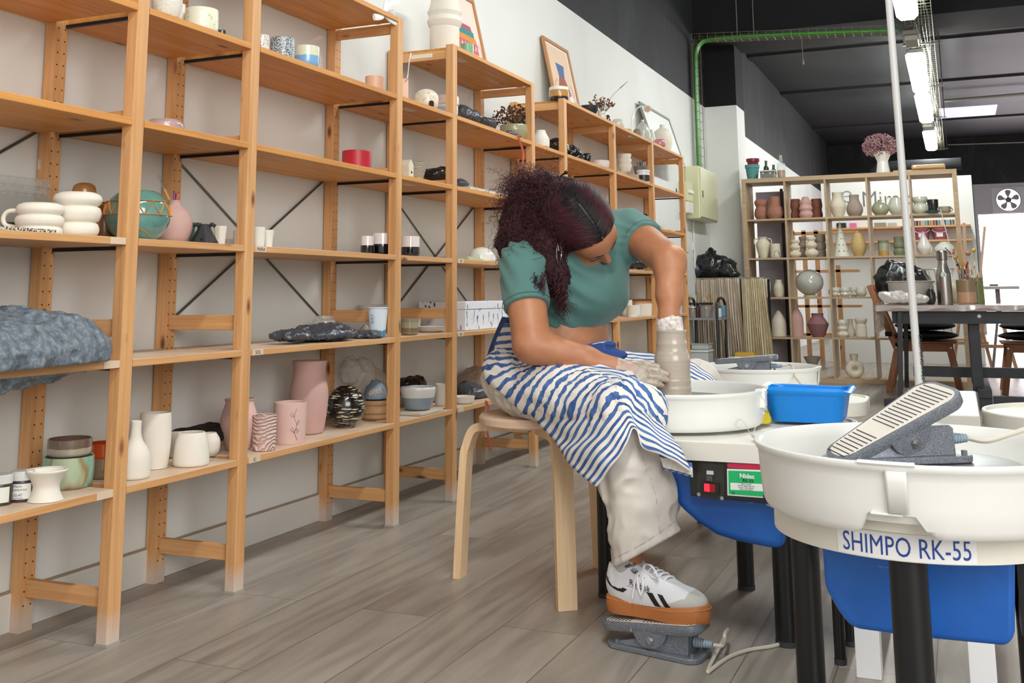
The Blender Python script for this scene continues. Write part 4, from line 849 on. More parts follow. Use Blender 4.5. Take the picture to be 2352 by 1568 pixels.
S('paint jar with a white lid reading fundamentals, right one', 48, ZE, [(26, 0), (27, 3), (27, 42), (24, 46)], plain('#3d3440', 0.3, name='dark_paint'), x=-.09, cat='paint jar', open_=False, parts=jarp('', [('Mayco', 7, 33), ('FUNDAMENTALS', 5.5, 25), ('UG-47', 8, 13), ('Royal Purple', 5, 7.5)], '#d9d9d6'))
S('paint jar with a yellow green label cut off by the left edge', -2, ZE, [(26, 0), (27, 3), (27, 42), (24, 46)], plain('#3a3a2a', 0.3), x=-.10, cat='paint jar', open_=False, parts=jarp('', [('MS', 9, 22)], '#d9d9d6'))
S('small white flared cup with a waist, front left', 104, ZE, [(39, 0), (37, 4), (31, 18), (29, 32), (36, 50), (45, 64), (45, 67)], BISQ, x=-.04, cat='cup')
S('round bowl glazed celadon green and rusty brown', 155, ZE, [(46, 0), (53, 10), (56, 40), (55, 68)], CELR, x=-.12, cat='bowl')
P0 = on_x(155, -.12, ZE)
o = S('grey brown glazed bowl nested on top of the celadon bowl', 155, ZE, [(34, 0), (47, 6), (49, 24), (48, 40)], lambda k: banded([(0, '#a39a88'), (24*k, '#6c5648')], 0.2, 0.7, 0.006), cat='bowl', P=P0+np.array([0, 0, 0.068]))
S('pot with an orange red glazed rim and beige base', 236, ZE, [(30, 0), (34, 8), (35, 44), (37, 50), (37, 76)], lambda k: banded([(0, '#8d7a62'), (43*k, '#c24a1e')], 0.2, 0.7), x=-.14, cat='pot')
S('white bottle vase with a narrow neck, just right of the first post', 307, ZE, [(33, 0), (36, 8), (36, 42), (30, 62), (16, 84), (12, 104), (12, 126)], BISQ, x=-.06, cat='bottle')
S('tall white jug with a folded spout', 353, ZE, [(30, 0), (31, 6), (35, 40), (36, 80), (35, 108), (34, 122)], BISQ, x=-.12, cat='jug', wob=lambda a, z: 1+0.05*math.cos(a+1.0)*min(1, z*6))
S('white spouted pouring bowl behind the white pot', 402, ZE, [(14, 0), (18, 6), (15, 30), (22, 54)], BISQ, x=-.19, cat='bowl')
S('squat white pot narrowing to its mouth', 438, ZE, [(38, 0), (41, 6), (40, 30), (36, 55), (30, 72)], BISQ, x=-.06, cat='pot')
S('round white pot half hidden behind the squat white pot', 481, ZE, [(15, 0), (22, 12), (23, 34), (14, 50)], BISQ, x=-.12, cat='pot')
S('pink shouldered vase standing behind the second post', 547, ZE, [(27, 0), (31, 8), (41, 45), (42, 70), (34, 96), (32, 106), (35, 112)], PINKL, x=-.12, cat='vase')
CARVE, nt, p = newmat('carved_pink'); v = coords(nt, (1, 1, 1)); wv = nt.nodes.new('ShaderNodeTexWave'); wv.wave_type = 'RINGS'; wv.inputs['Scale'].default_value = 34; wv.inputs['Distortion'].default_value = 4; wv.inputs['Detail Scale'].default_value = 1.6
L(nt, v, wv.inputs['Vector']); L(nt, ramp(nt, wv.outputs[1], [(0.3, hexc('#c79f94')), (0.55, hexc('#e0c8bf'))]), p.inputs['Base Color']); bump(nt, p, wv.outputs[1], 0.9, 0.004); p.inputs['Roughness'].default_value = 0.75
S('pink cup carved with white fan lines', 606, ZE, [(24, 0), (26.5, 5), (27, 40), (27, 78)], CARVE, x=-.04, cat='cup')
def incised(t, P, k):
    s = MB(); D = plain('#6b5455', 0.8, name='incised_line')
    def q(az, h): return P+(RH*math.sin(az)-FH*math.cos(az))*(37.2*k)+np.array([0, 0, h*k])
    s.tube(catmull([q(.7, 8), q(.5, 25), q(.62, 42), q(.45, 60), q(.6, 78)], 4), 0.0006, 4); s.build('incised_stem', D, t)
    for a0, h0, dx, dh in ((.5, 25, -.28, 8), (.62, 42, .2, 8), (.45, 60, -.25, 6), (.56, 33, .22, -4)):
        s = MB(); s.tube([q(a0, h0), q(a0+dx*.5, h0+dh+4), q(a0+dx, h0+dh), q(a0+dx*.5, h0+dh-5), q(a0, h0)], 0.0006, 4); s.build('incised_leaf', D, t)
S('wide pink cup with incised leaf lines', 665, ZE, [(33, 0), (35, 3), (37, 40), (37, 90)], PINKL, x=-.06, cat='cup', parts=incised)
S('tall pink vase with a wide shoulder, largest on the bottom shelf', 708, ZE, [(30, 0), (35, 6), (42, 50), (44, 88), (39, 120), (37, 140), (40, 162)], PINKB, x=-.13, cat='vase')
BGOLD, nt, p = newmat('black_gold_brushed'); v = coords(nt, (1, 1, 7)); n1 = noise(nt, v, 26, 4, 0.6); L(nt, ramp(nt, n1, [(0.56, hexc('#14120f')), (0.62, hexc('#d8ccb0'))]), p.inputs['Base Color']); p.inputs['Roughness'].default_value = 0.2; p.inputs['Coat Weight'].default_value = 0.7
S('round black vase with brushed cream streaks', 793, ZE, [(18, 0), (24, 3), (40, 22), (46, 46), (40, 70), (24, 86), (17, 90)], BGOLD, x=-.10, cat='vase')
S('small white cup at the back behind the black streaked vase', 776, ZE, cup(12, 66), plain('#cbb9b0', 0.6), x=-.25, cat='cup')
S('low tan clay pot with throwing rings', 862, ZE, [(28, 0), (32, 4), (31, 12), (33, 16), (31, 30), (33, 34), (33, 42)], plain('#a9825a', 0.6, name='tan_clay'), x=-.12, cat='pot')
Pt = on_x(862, -.12, ZE)+np.array([0, 0, 46*depth(on_x(862, -.12, ZE))/F])
def leafdec(t, P, k):
    for a0, b0 in ((-.35, .5),):
        s = MB(); q = lambda az, h: P+(RH*math.sin(az)-FH*math.cos(az))*(math.sqrt(max(1-(h/42)**2, .02))*28*k+0.001)+np.array([0, 0, h*k])
        s.tube([q(-.6, 12), q(0, 16), q(.6, 20)], 0.0008, 4); s.build('leaf_stem', plain('#e0c0a8', 0.6), t)
        for i in range(6):
            a_ = -.5+i*.2; s = MB(); s.tube([q(a_, 13+i*1.2), q(a_+.12, 17+i), q(a_+.2, 23+i)], [0.0004, 0.0022, 0.0004], 5); s.tube([q(a_, 13+i*1.2), q(a_+.16, 11+i), q(a_+.26, 7+i)], [0.0004, 0.0022, 0.0004], 5); s.build('leaf', plain('#e0c0a8', 0.6), t)
S('upturned blue grey bowl with a pale leaf pattern on top of the tan pot', 862, ZE, [(28, 0), (28, 6), (22, 24), (12, 36), (10, 40)], plain('#6f8394', 0.6, name='blue_slip'), cat='bowl', open_=False, P=Pt, parts=leafdec)
P = on_x(960, -.07, ZE); s = MB(); s.box((-.16, P[1]-.10, ZE+.0008), (-.005, P[1]+.085, ZE+.011)); solo('plaster_bat', s, plain('#cbbfae', 0.8, bumpy=0.3), 'pale board under the grey and white bowl', 'board', P, smooth=False, bevel=0.002)
S('bowl glazed white above and blue grey below on a pale board', 960, ZE, [(24, 0), (30, 4), (38, 28), (41, 44), (40, 50)], lambda k: banded([(0, '#8f9aa6'), (27*k, '#dcdad6')], 0.3, 0.5), cat='bowl', P=P+np.array([0, 0, .012]))
S('plain white cylinder cup behind the fourth post', 1014, ZE, cup(15, 48), BISQ, x=-.10, cat='cup')
S('white dish lying behind the grey and white bowl', 998, ZE, bowl(22, 24), BISQ, x=-.2, cat='dish')
S('low white dish right of the fourth post', 1066, ZE, [(18, 0), (22, 4), (25, 16)], BISQ, x=-.05, cat='dish')
# --- row A, farther bays, and top boards
S('tall white stepped vase rising out of the picture', 1021, ZT, [(33, 0), (34, 4), (34, 62), (37, 66), (41, 76), (36, 88), (40, 98), (36, 108), (34, 116), (32, 126), (34, 140)], BISQ, x=-.12, cat='vase', sm=False)
S('small green cup on the top board in front of the striped print', 1073, ZT, cup(15, 32), plain('#7fb08c', 0.3, coat=0.5, var=0.2), x=-.06, cat='cup')
S('shallow grey white dish at the end of the top board', 1193, ZT, bowl(15, 14), plain('#cfcdbf', 0.5), x=-.10, cat='dish')
S('small teal lid on the top board beside the green cup', 1092, ZT, bowl(8, 8), plain('#3f7f7a', 0.4), x=-.05, cat='lid')
def framed(lab, c, u0, u1, v0, v1, x0, x1, z, art, fc='#b98352'):
    """frame leaning against the wall: bottom edge at x0, top edge at x1"""
    a = on_x(u0, (x0+x1)/2, z)[1]; b_ = on_x(u1, (x0+x1)/2, z)[1]; zt = atX((u0+u1)/2, v0, x1)[2]
    H = zt-z; W = b_-a; t = thing('framed_picture', lab, 'picture', (x0, (a+b_)/2, z))
    ux = np.array([x1-x0, 0, H]); Hl = np.linalg.norm(ux); ux /= Hl; uy = np.array([0, 1, 0]); nz = np.array([ux[2], 0, -ux[0]])
    O = np.array([x0, a, z+.001]); q = lambda s_, h, d=0: tuple(O+uy*s_*W+ux*h*Hl+nz*d)
    def slab(nm, s0, s1, h0, h1, d0, d1, m):
        s = MB(); s.add([q(s0, h0, d0), q(s1, h0, d0), q(s1, h1, d0), q(s0, h1, d0), q(s0, h0, d1), q(s1, h0, d1), q(s1, h1, d1), q(s0, h1, d1)], [(0, 3, 2, 1), (4, 5, 6, 7), (0, 1, 5, 4), (1, 2, 6, 5), (2, 3, 7, 6), (3, 0, 4, 7)]); return s.build(nm, m, t, smooth=False)
    fm = plain(fc, 0.5); e = 0.02/W; g = 0.02/Hl
    slab('frame_side', 0, e, 0, 1, -.008, .008, fm); slab('frame_side', 1-e, 1, 0, 1, -.008, .008, fm); slab('frame_top', e, 1-e, 1-g, 1, -.008, .008, fm); slab('frame_bottom', e, 1-e, 0, g, -.008, .008, fm)
    pr = slab('print', e, 1-e, g, 1-g, -.006, 0.0, plain(c, 0.6)); art(t, pr, q); return t
def flat(pr, q, polys):
    for i, (c, poly) in enumerate(polys):
        s = MB(); s.add([q(a_, b_, .001+.0002*i) for a_, b_ in poly], [tuple(range(len(poly)))]); s.build('printed_shape', plain(c, 0.6), pr, smooth=False)
def art1(t, pr, q):
    P_ = [('#b0506a', [(.25, .62), (.65, .62), (.68, .56), (.22, .56)]), ('#2f8a88', [(.18, .56), (.72, .56), (.72, .49), (.18, .49)]), ('#d98a3a', [(.15, .49), (.75, .49), (.78, .42), (.12, .42)]), ('#c8556e', [(.12, .42), (.78, .42), (.78, .3), (.12, .3)]), ('#e0a050', [(.14, .3), (.76, .3), (.7, .2), (.2, .2)]), ('#3a7f80', [(.2, .2), (.7, .2), (.64, .12), (.28, .12)])]
    for i in range(5): P_.append(('#f0d8b8', [(.15+i*.12, .31), (.21+i*.12, .36), (.27+i*.12, .31), (.21+i*.12, .41)]))
    flat(pr, q, P_)
    s = MB()
    for a_ in np.linspace(-1.3, 1.3, 12): s.add([q(.78+.12*math.cos(a_)+dx, .32+.1*math.sin(a_)+dy, .002) for dx, dy in ((-.012, -.006), (.012, -.006), (.012, .006), (-.012, .006))], [(0, 1, 2, 3)])
    s.build('dotted_handle', plain('#b0506a', 0.6), pr, smooth=False)
framed('wooden framed print of a striped jug, behind the white stepped vase', '#ead8cc', 1042, 1106, -4, 0, -.2, -.295, ZT, art1)
def art2(t, pr, q):
    flat(pr, q, [('#e9c9ac', [(.1, .07), (.9, .07), (.9, .93), (.1, .93)]), ('#3f6796', [(.33, .72), (.66, .72), (.6, .55), (.38, .55)]), ('#9c4a3a', [(.38, .55), (.6, .55), (.7, .42), (.3, .42)]), ('#4a5f95', [(.3, .42), (.7, .42), (.74, .36), (.27, .36)]), ('#c0553a', [(.27, .36), (.74, .36), (.74, .30), (.27, .30)]), ('#d9a83a', [(.27, .30), (.74, .30), (.7, .22), (.3, .22)]), ('#3f7f80', [(.3, .22), (.7, .22), (.64, .12), (.36, .12)])])
    for sx in (-1, 1):
        s = MB()
        for a_ in np.linspace(-1.2, 1.2, 8): s.add([q(.5+sx*(.22+.13*math.cos(a_))+dx, .38+.1*math.sin(a_)+dy, .002) for dx, dy in ((-.015, -.006), (.015, -.006), (.015, .006), (-.015, .006))], [(0, 1, 2, 3)])
        s.build('dotted_handle', plain('#5c4a44', 0.6), pr, smooth=False)
framed('wooden framed print of a blue necked urn on the farther top board', '#efe6dc', 1264, 1322, 112, 0, -.2, -.295, ZT, art2)
framed('grey empty frame behind the big white vase on the top board', '#e6e8e4', 1489, 1556, 266, 0, -.16, -.285, ZT, lambda t, pr, q: None, '#8f918c')
def stalks(lab, P, k, spread, h, c1, c2, n, cat='dried flowers', tall=None, blob=0.006, lean=0.0, gname=None):
    rr = np.random.RandomState(int(P[1]*1000) % 9999); t = thing('dried_flowers', lab, cat, P); s = MB(); fl = MB(); f2 = MB()
    for i in range(n):
        a_ = rr.uniform(0, 2*PI); rad = math.sqrt(rr.uniform(0, 1)); hh = h*rr.uniform(.55, 1)*(1-.35*rad); d = RH*math.cos(a_)*spread*rad+FH*math.sin(a_)*spread*rad*.8
        p1 = P+np.array([0, 0, 0]); p3 = P+d+RH*lean*hh+np.array([0, 0, hh]); p2 = P+d*.35+np.array([0, 0, hh*.5]); cv = catmull([p1, p2, p3], 4); s.tube(cv, 0.0009, 4)
        for j in range(5):
            m_ = (fl if rr.rand() < .6 else f2); c = p3+rr.normal(0, blob*1.1, 3); m_.sphere(c, blob*rr.uniform(.5, 1.1), 6, (1, 1, rr.uniform(.5, 1.3)))
    s.build('stems', plain('#6b5238', 0.8), t); fl.build('flower_heads', plain(c1, 0.9, bumpy=0.5), t)['kind'] = 'stuff'; f2.build('seed_heads', plain(c2, 0.9, bumpy=0.5), t)['kind'] = 'stuff'
    if tall is not None: m_ = MB(); m_.tube(catmull(tall, 5), 0.0012, 4); m_.tube(tall[-2:], [0.003, 0.001], 5); m_.build('long_grass', plain('#6b6455', 0.8), t)
    return t
S('greenish glazed pot of dried flowers on the upper shelf', 1181, ZA, [(20, 0), (27, 8), (33, 24), (32, 38)], plain('#9d9a78', 0.25, coat=0.6), x=-.09, cat='pot')
Pq = on_x(1183, -.12, ZA)+np.array([0, 0, .03]); stalks('dark brown dried flowers in the greenish pot', Pq, 1, .11, .19, '#4e3434', '#7a5c36', 60, blob=.007)
S('white round shouldered vase just right of the fifth post', 1243, ZA, [(15, 0), (19, 8), (19, 26), (12, 40), (11, 46)], lambda k: banded([(0, '#c9a98a'), (8*k, '#dcd9d0')], 0.7, 0), x=-.08, cat='vase')
S('bowl with gold and black glaze bands at the end of the far top board', 1284, ZT, [(20, 0), (22, 4), (23, 16), (22, 30)], lambda k: banded([(0, '#15161a'), (7*k, '#b8853e'), (23*k, '#e6e2d8')], 0.25, 0.6), x=-.05, cat='bowl')
S('small white cup left of the gold banded bowl', 1258, ZT, cup(8, 14), BISQ, x=-.22, cat='cup')
Pz = on_x(1284, -.05, ZT)+np.array([0, 0, .052]); s = MB(); s.lathe([(.024, 0), (.032, .004), (.034, .012), (.03, .013), (.022, .006)], Pz, 24, wob=lambda a, z: 1+.06*math.sin(7*a)); solo('black_rimmed_dish', s, BLACKBAG, 'crumpled black dish on top of the gold banded bowl', 'dish', Pz)
S('slim white vase between the framed print and the handled cup', 1312, ZT, [(5, 0), (7, 8), (6, 18), (3, 22)], BISQ, x=-.05, cat='vase')
S('small beige cup with a round handle near the black bowl', 1322, ZT, cup(6, 16), plain('#bfb2a0', 0.5), x=-.07, cat='cup', parts=loop_handle(1, 6, 4, 12, 6, 1.6, plain('#bfb2a0', 0.5)))
S('matte black bowl on the far top board', 1353, ZT, [(10, 0), (14, 3), (20, 14), (22, 24)], plain('#1d2022', 0.55), x=-.07, cat='bowl')
S('white mug painted with green curls beside the black bowl', 1383, ZT, cup(10, 22), speckle('#dcdccb', '#8ea88a', 90, 0.45), x=-.05, cat='mug')
S('dark maroon vase beside the green curled mug', 1396, ZT, [(5, 0), (8, 7), (7, 16), (4, 24)], plain('#5a2533', 0.25, coat=0.5), x=-.07, cat='vase')
Pq = on_x(1384, -.06, ZT)+np.array([0, 0, .03]); dk = depth(Pq)/F
stalks('rust brown dried flowers with one long grass stem on the far top board', Pq, 1, .075, .15, '#6b4438', '#8a6a48', 34, blob=.006, lean=-.1, tall=[Pq, Pq+RH*20*dk+np.array([0, 0, 45*dk]), Pq+RH*42*dk+np.array([0, 0, 68*dk]), Pq+RH*60*dk+np.array([0, 0, 84*dk])])
S('pale green glazed round teapot', 1419, ZT, [(9, 0), (14, 8), (14, 18), (9, 25)], PALEG, x=-.07, cat='teapot', parts=lambda t, P, k: MB().tube([P-RH*12*k+np.array([0, 0, 10*k]), P-RH*17*k+np.array([0, 0, 20*k])], [3*k, 1.5*k], 8).build('spout', PALEG, t))
S('mustard glazed cup behind the gooseneck lamp', 1441, ZT, cup(9, 18), plain('#a39a6a', 0.4), x=-.1, cat='cup')
Pl = on_x(1452, -.03, ZT); t = thing('gooseneck_lamp', 'white gooseneck clamp lamp with a small round head on the far top board', 'lamp', Pl)
GL = lambda u, v: atX(u, v, -.03)
s = MB(); s.tube(catmull([GL(1453, 312), GL(1451, 295), GL(1452, 272), GL(1460, 252), GL(1472, 244), GL(1481, 245)], 5), 0.005, 8); s.build('neck', WGL, t)
s = MB(); c = GL(1487, 250); d = np.array([.25, -.95, -.15]); s.tube([c-d*.02, c, c+d*.012], [.008, .024, .026], 20); s.build('head', WGL, t)
s = MB(); s.cyl(c+d*.0122, c+d*.013, .021, n=20); s.build('lens', plain('#c9a58c', 0.3), t)
s = MB(); s.beam(GL(1446, 312), GL(1468, 318), .02, .012); s.build('clamp', WGL, t, smooth=False)
S('small round clock-like ornament with a brown edge at the lamp base', 1464, ZT, [(7, 0), (9, 5), (9, 16), (6, 20)], plain('#8a7a66', 0.5), x=-.05, cat='ornament')
S('pale grey bottle with an onion shaped stopper', 1477, ZT, [(14, 0), (17, 8), (16, 28), (10, 42), (4, 48), (3, 54)], plain('#b9bab0', 0.3, coat=0.4), x=-.08, cat='bottle', open_=False)
S('slim pale green bottle squeezed between the stoppered bottle and the frame', 1497, ZT, [(8, 0), (9, 18), (7, 34), (5, 45)], PALEG, x=-.11, cat='bottle')
S('big round white vase with a tiny neck on the far top board', 1523, ZT, [(11, 0), (18, 12), (23, 34), (20, 52), (10, 61), (6, 64), (6, 70)], plain('#dcd6c6', 0.5), x=-.12, cat='vase')
S('glossy pink tufted bowl in front of the big round white vase', 1515, ZT, [(9, 0), (13, 5), (13, 14), (10, 19)], plain('#c07c84', 0.15, coat=0.8, name='pink_gloss'), x=-.04, cat='bowl')
S('pinkish white bowl with dimpled sides', 1379, ZA, [(15, 0), (20, 6), (21, 20)], plain('#d9cbc4', 0.5, bumpy=1.0, bscale=50), x=-.07, cat='bowl')
S('wide white bowl at the back of the shelf of plates', 1410, ZA, bowl(22, 42), BISQ, x=-.24, cat='bowl')
for i in range(3): S(['bottom', 'middle', 'top'][i]+' white bowl of the stack beside the plates', 1436, ZA, bowl(17-i*.6, 18), BISQ, cat='bowl', group='stacked white bowls', P=on_x(1436, -.13, ZA)+np.array([0, 0, .06+.034*i]))
for i in range(6): S('plain white plate in the tall stack under the bowls', 1449, ZA, [(14, 0), (20, 2.6)], BISQ, cat='plate', group='tall stack of white plates', P=on_x(1449, -.12, ZA)+np.array([0, 0, .0085*i]))
for i in range(2): S(['lower', 'upper'][i]+' white saucer of the pair left of the plate stack', 1426, ZA, [(10, 0), (15, 4)], BISQ, cat='saucer', group='pair of white saucers', P=on_x(1426, -.05, ZA)+np.array([0, 0, .01*i]))
S('white plastic tub with a black printed label', 1478, ZA, [(14, 0), (14.5, 26), (15.5, 26.5), (15.5, 31)], lambda k: banded([(0, '#dcdcdc'), (4*k, '#2a2c2e'), (19*k, '#e4e4e2')], 0.4), x=-.06, cat='tub', open_=False, sm=False)
Pg = on_x(1474, -.13, ZA); S('grey bowl full of pens behind the labelled tub', 1474, ZA, [(11, 0), (15, 6), (18, 22)], plain('#8e8c86', 0.5), cat='bowl', P=Pg+np.array([0, 0, .075]))
s = MB(); s.box((Pg[0]-.05, Pg[1]-.06, ZA+.001), (Pg[0]+.03, Pg[1]+.06, ZA+.074)); solo('white_box', s, BISQ, 'white box under the grey bowl of pens', 'box', Pg, smooth=False)
for i, (du, c) in enumerate(((-9, '#1e2022'), (-3, '#1c6aa8'), (0, '#2b86c0'), (6, '#e8e8e8'), (10, '#dcdcdc'))):
    tool(['black', 'dark blue', 'light blue', 'white', 'pale grey'][i]+' pen in the grey bowl', (du*.5, du), 0, 33, c, .004 if c != '#1e2022' else .002, cat='pen', base=Pg+np.array([0, 0, .075]), kk=depth(Pg)/F, hb=12, grp='pens in the grey bowl')
S('pale cup at the near end of the last bay', 1507, ZA, cup(6, 12), CREAM, x=-.12, cat='cup')
s = MB(); P = on_x(1555, -.06, ZA); s.box((P[0]-.05, P[1]-.12, ZA+.001), (P[0]+.03, P[1]+.12, ZA+.008)); s.cyl(P+np.array([0, 0, .008]), P+np.array([0, -.02, .05]), .006, .003, n=8); solo('black_holder', s, plain('#33302c', 0.5), 'grey slab with a small black stand on the last bay', 'holder', P, smooth=False)
S('white low tub on the middle shelf of the last bay', 1521, ZB, cup(10, 12), BISQ, x=-.1, cat='tub')
S('white low dish beside the white tub on the last bay', 1541, ZB, bowl(10, 9), BISQ, x=-.1, cat='dish')
# lower shelves behind the person
S('white oval mould on the shelf to the right of the chest', 1455, ZD, [(14, 0), (16, 4), (15, 26)], BISQ, x=-.05, cat='mould')
S('big white slab pot near the end post behind the arm', 1478, ZD, [(19, 0), (20, 24), (20, 27)], BISQ, x=-.08, cat='pot', sm=False)
for i in range(2): S(['lower', 'upper'][i]+' flat white disc in front of the slab pot', 1452, ZD, [(12-i*2, 0), (12-i*2, 3)], BISQ, cat='disc', P=on_x(1452, -.03, ZD)+np.array([0, 0, .008*i]), sm=False)
P = on_x(1478, -.2, ZD); s = MB(); s.box((P[0]-.06, P[1]-.16, ZD+.001), (P[0]+.05, P[1]+.14, ZD+.105)); solo('cardboard_box', s, plain('#9c6a4a', 0.7), 'brown cardboard box at the back of the shelf right of the chest', 'box', P, smooth=False)
S('white stacked mould cut off by the chest', 1440, ZD, cup(13, 36), BISQ, x=-.15, cat='mould')
S('small white bowl on the last bay beside the wrist', 1547, ZD, bowl(12, 10), BISQ, x=-.1, cat='bowl')
P = on_x(1088, -.05, ZB); s = MB(); s.box((P[0]-.1, P[1]-.12, ZB+.001), (P[0]+.04, P[1]+.14, ZB+.012)); solo('speckled_slab', s, speckle('#d8d0c0', '#6a6458', 160, 0.42), 'speckled flat slab at the front of the wide bay left of the hair', 'slab', P, smooth=False)
S('low white dish peeping out left of the hair', 1150, ZB, bowl(20, 12), plain('#d9d2ca', 0.5), x=-.1, cat='dish')

# --- cube unit contents
YC = KY+0.12
cz = lambda r: KZ[r]
C5 = lambda lab, u, r, prof, mat, y=YC, **kw: pot(lab, u, cz(r), prof, mat, y=y, **kw)
C5('rounded terracotta gourd vase, left in the top left cube', 1750, 0, [(11, 0), (16, 10), (15, 22), (12, 29), (15, 36), (15, 42), (12, 46)], TERRA)
C5('terracotta bottle vase with a broad neck in the top left cube', 1781, 0, [(14, 0), (19, 12), (17, 26), (13, 32), (13, 51)], TERRA, y=YC-.04)
C5('dark terracotta lobed vase at the left of the second top cube', 1829, 0, [(11, 0), (12, 10), (10, 20), (12, 30), (10, 46)], TERRD, y=YC+.08)
C5('pale pink vase of three bulges in the second top cube', 1852, 0, [(12, 0), (15.5, 8), (13, 16), (15.5, 22), (13, 30), (14, 37), (9, 44), (6, 49)], PINKB, y=YC-.02)
C5('dark brown lobed vase at the right of the second top cube', 1877, 0, [(12, 0), (13, 10), (11, 20), (13, 30), (11, 45)], TERRD, y=YC+.08)
C5('tall cream vase in the third top cube', 1926, 0, [(11, 0), (17, 18), (18, 28), (12, 44), (12, 57)], CREAM)
C5('grey brown pear vase in the third top cube', 1964, 0, [(12, 0), (18, 12), (17, 24), (11, 38), (11, 50)], GREYB)
C5('olive green globe bud vase in the fourth top cube', 2023, 0, [(10, 0), (17, 8), (19, 18), (13, 29), (5, 33), (5, 36)], CELA)
C5('pale green rounded vase beside the white pole', 2061, 0, [(10, 0), (17, 10), (19, 22), (14, 36), (12, 40)], PALEG)
C5('glossy grey double bulge vase in the top right cube', 2115, 0, [(12, 0), (18, 8), (18, 18), (13, 24), (16, 30), (17, 35), (15, 40)], PALEG)
C5('black glossy beaker in the top right cube', 2144, 0, [(11, 3), (12, 6), (12, 33)], BLKG, sm=False)
C5('teal shallow dish in the top right cube', 2143, 0, [(10, 0), (17, 5)], plain('#3b6e6c', 0.3), y=YC-.1, cat='dish')
C5('grey bowl with two loop handles in the top right cube', 2171, 0, [(8, 0), (12, 6), (13, 16)], plain('#a29c86', 0.4), cat='bowl', parts=lambda t, P, k: (loop_handle(1, 12, 5, 13, 5, 1.3, plain('#a29c86', 0.4))(t, P, k), loop_handle(-1, 12, 5, 13, 5, 1.3, plain('#a29c86', 0.4))(t, P, k)))
C5('cream urn with two ear handles in the left cube of the second row', 1754, 1, [(8, 0), (12, 10), (16, 28), (14, 38), (9, 43), (11, 48)], CREAM, cat='urn', parts=lambda t, P, k: (loop_handle(1, 11, 30, 44, 9, 1.7, CREAM)(t, P, k), loop_handle(-1, 11, 30, 44, 9, 1.7, CREAM)(t, P, k)))
C5('cream cylindrical oil burner with an arched window', 1782, 1, cup(11.5, 32), CREAM, y=YC-.04, cat='oil burner', parts=lambda t, P, k: MB().add([P+(RH*math.sin(a_*.55)-FH*math.cos(a_*.55))*(11.9*k)+np.array([0, 0, h*k]) for a_, h in ((-1, 3), (1, 3), (1, 11), (.6, 15), (0, 17), (-.6, 15), (-1, 11))], [tuple(range(7))]).build('arched_window', plain('#6f6453', 0.9), t, smooth=False))
tri = lambda r, h: [(r*.6, 0), (r, h*.14), (r*.95, h*.3), (r*.55, h*.42), (r*.85, h*.52), (r*.9, h*.64), (r*.55, h*.78), (r*.72, h*.9), (r*.7, h)]
C5('cream vase of three soft bulges, left of the pair in the second row', 1827, 1, tri(13, 40), CREAM)
C5('grey brown bulging vase behind the cream pair', 1845, 1, tri(11, 48), GREYB, y=YC+.1)
C5('cream vase of three soft bulges with a wider foot, right of the pair', 1865, 1, tri(15, 46), CREAM, y=YC-.03)
C5('grey brown stacked ring vase at the right of the second cube', 1886, 1, [(11, 0), (12, 14), (10, 16), (12, 20), (12, 32), (10, 34), (12, 38), (12, 52)], GREYB, y=YC+.08)
def dots(t, P, k):
    for h, n_ in ((12, 3), (26, 3), (40, 2), (54, 2), (66, 1)):
        for j in range(n_):
            az = (j-(n_-1)/2)*.7+.1; r_ = 18*(1-h/82); d = RH*math.sin(az)-FH*math.cos(az); c = P+d*(r_*k)+np.array([0, 0, h*k]); s = MB(); s.cyl(c-d*.002, c+d*.0012, 1.6*k, n=8); s.build('punched_hole', plain('#3d3a33', 0.9), t)
C5('white pointed cone lantern punched with holes', 1933, 1, [(18, 0), (17.5, 3), (1, 80)], plain('#d9dacb', 0.5), sm=False, open_=False, cat='lantern', parts=dots)
C5('yellow ribbed barrel vase in the middle of the second row', 1973, 1, [(10, 0), (16, 14), (17, 28), (12, 46), (9, 53)], plain('#c4a871', 0.6, name='straw_clay', bumpy=0.4), wob=lambda a, z: 1+0.018*math.sin(z*900))
C5('lidded canister glazed green over ochre', 2031, 1, [(12, 0), (12.5, 22), (12.5, 28)], lambda k: banded([(0, '#b98f4a'), (11*k, '#a5aa8a')], 0.4, 0.2), sm=False, cat='canister', parts=lambda t, P, k: MB().lathe([(12*k, 28*k), (12*k, 35*k), (0, 35*k)], P, 24).build('lid', plain('#7c7f63', 0.5), t))
C5('green layered jar half hidden by the white pole', 2067, 1, [(12, 0), (14, 10), (11, 16), (13, 20), (13, 28), (11, 30), (12, 43)], plain('#7c8263', 0.5, var=0.15), cat='jar')
C5('white teardrop bottle with a pointed neck', 2124, 1, [(9, 0), (15, 10), (16, 20), (9, 36), (3, 48), (1.5, 54)], WGL, cat='bottle')
C5('wide white onion shaped vase in the right cube of the second row', 2171, 1, [(12, 0), (20, 6), (22, 14), (16, 23), (10, 27), (10, 29)], WGL)
C5('cream jar with an openwork twig ornament behind the curtain', 1757, 2, [(10, 0), (14, 20), (13, 38), (11, 44)], CREAM, cat='jar')
C5('small cream faceted jug in the left cube of the third row', 1790, 2, [(9, 0), (11, 6), (12, 22), (8, 32), (7, 39)], CREAM, cat='jug')
def ballp(t, P, k): MB().lathe([(14*k, 0), (15*k, 3*k), (13*k, 4.5*k)], P, 24).build('ring_foot', CREAM, t)
P = on_y(1861, KY+.14, cz(2)); k = depth(P)/F
t = thing('glass_globe', 'large pale glass globe in the third row of cubes', 'globe', P)
s = MB(); s.sphere(P+np.array([0, 0, 33*k]), 31.5*k, 32, (1, 1, .94)); s.build('globe', plain('#b9bcb2', 0.06, coat=1.0, name='globe_glass'), t); ballp(t, P, k)
MUGM = plain('#d3d2c6', 0.3, coat=0.4, name='white_mug_glaze')
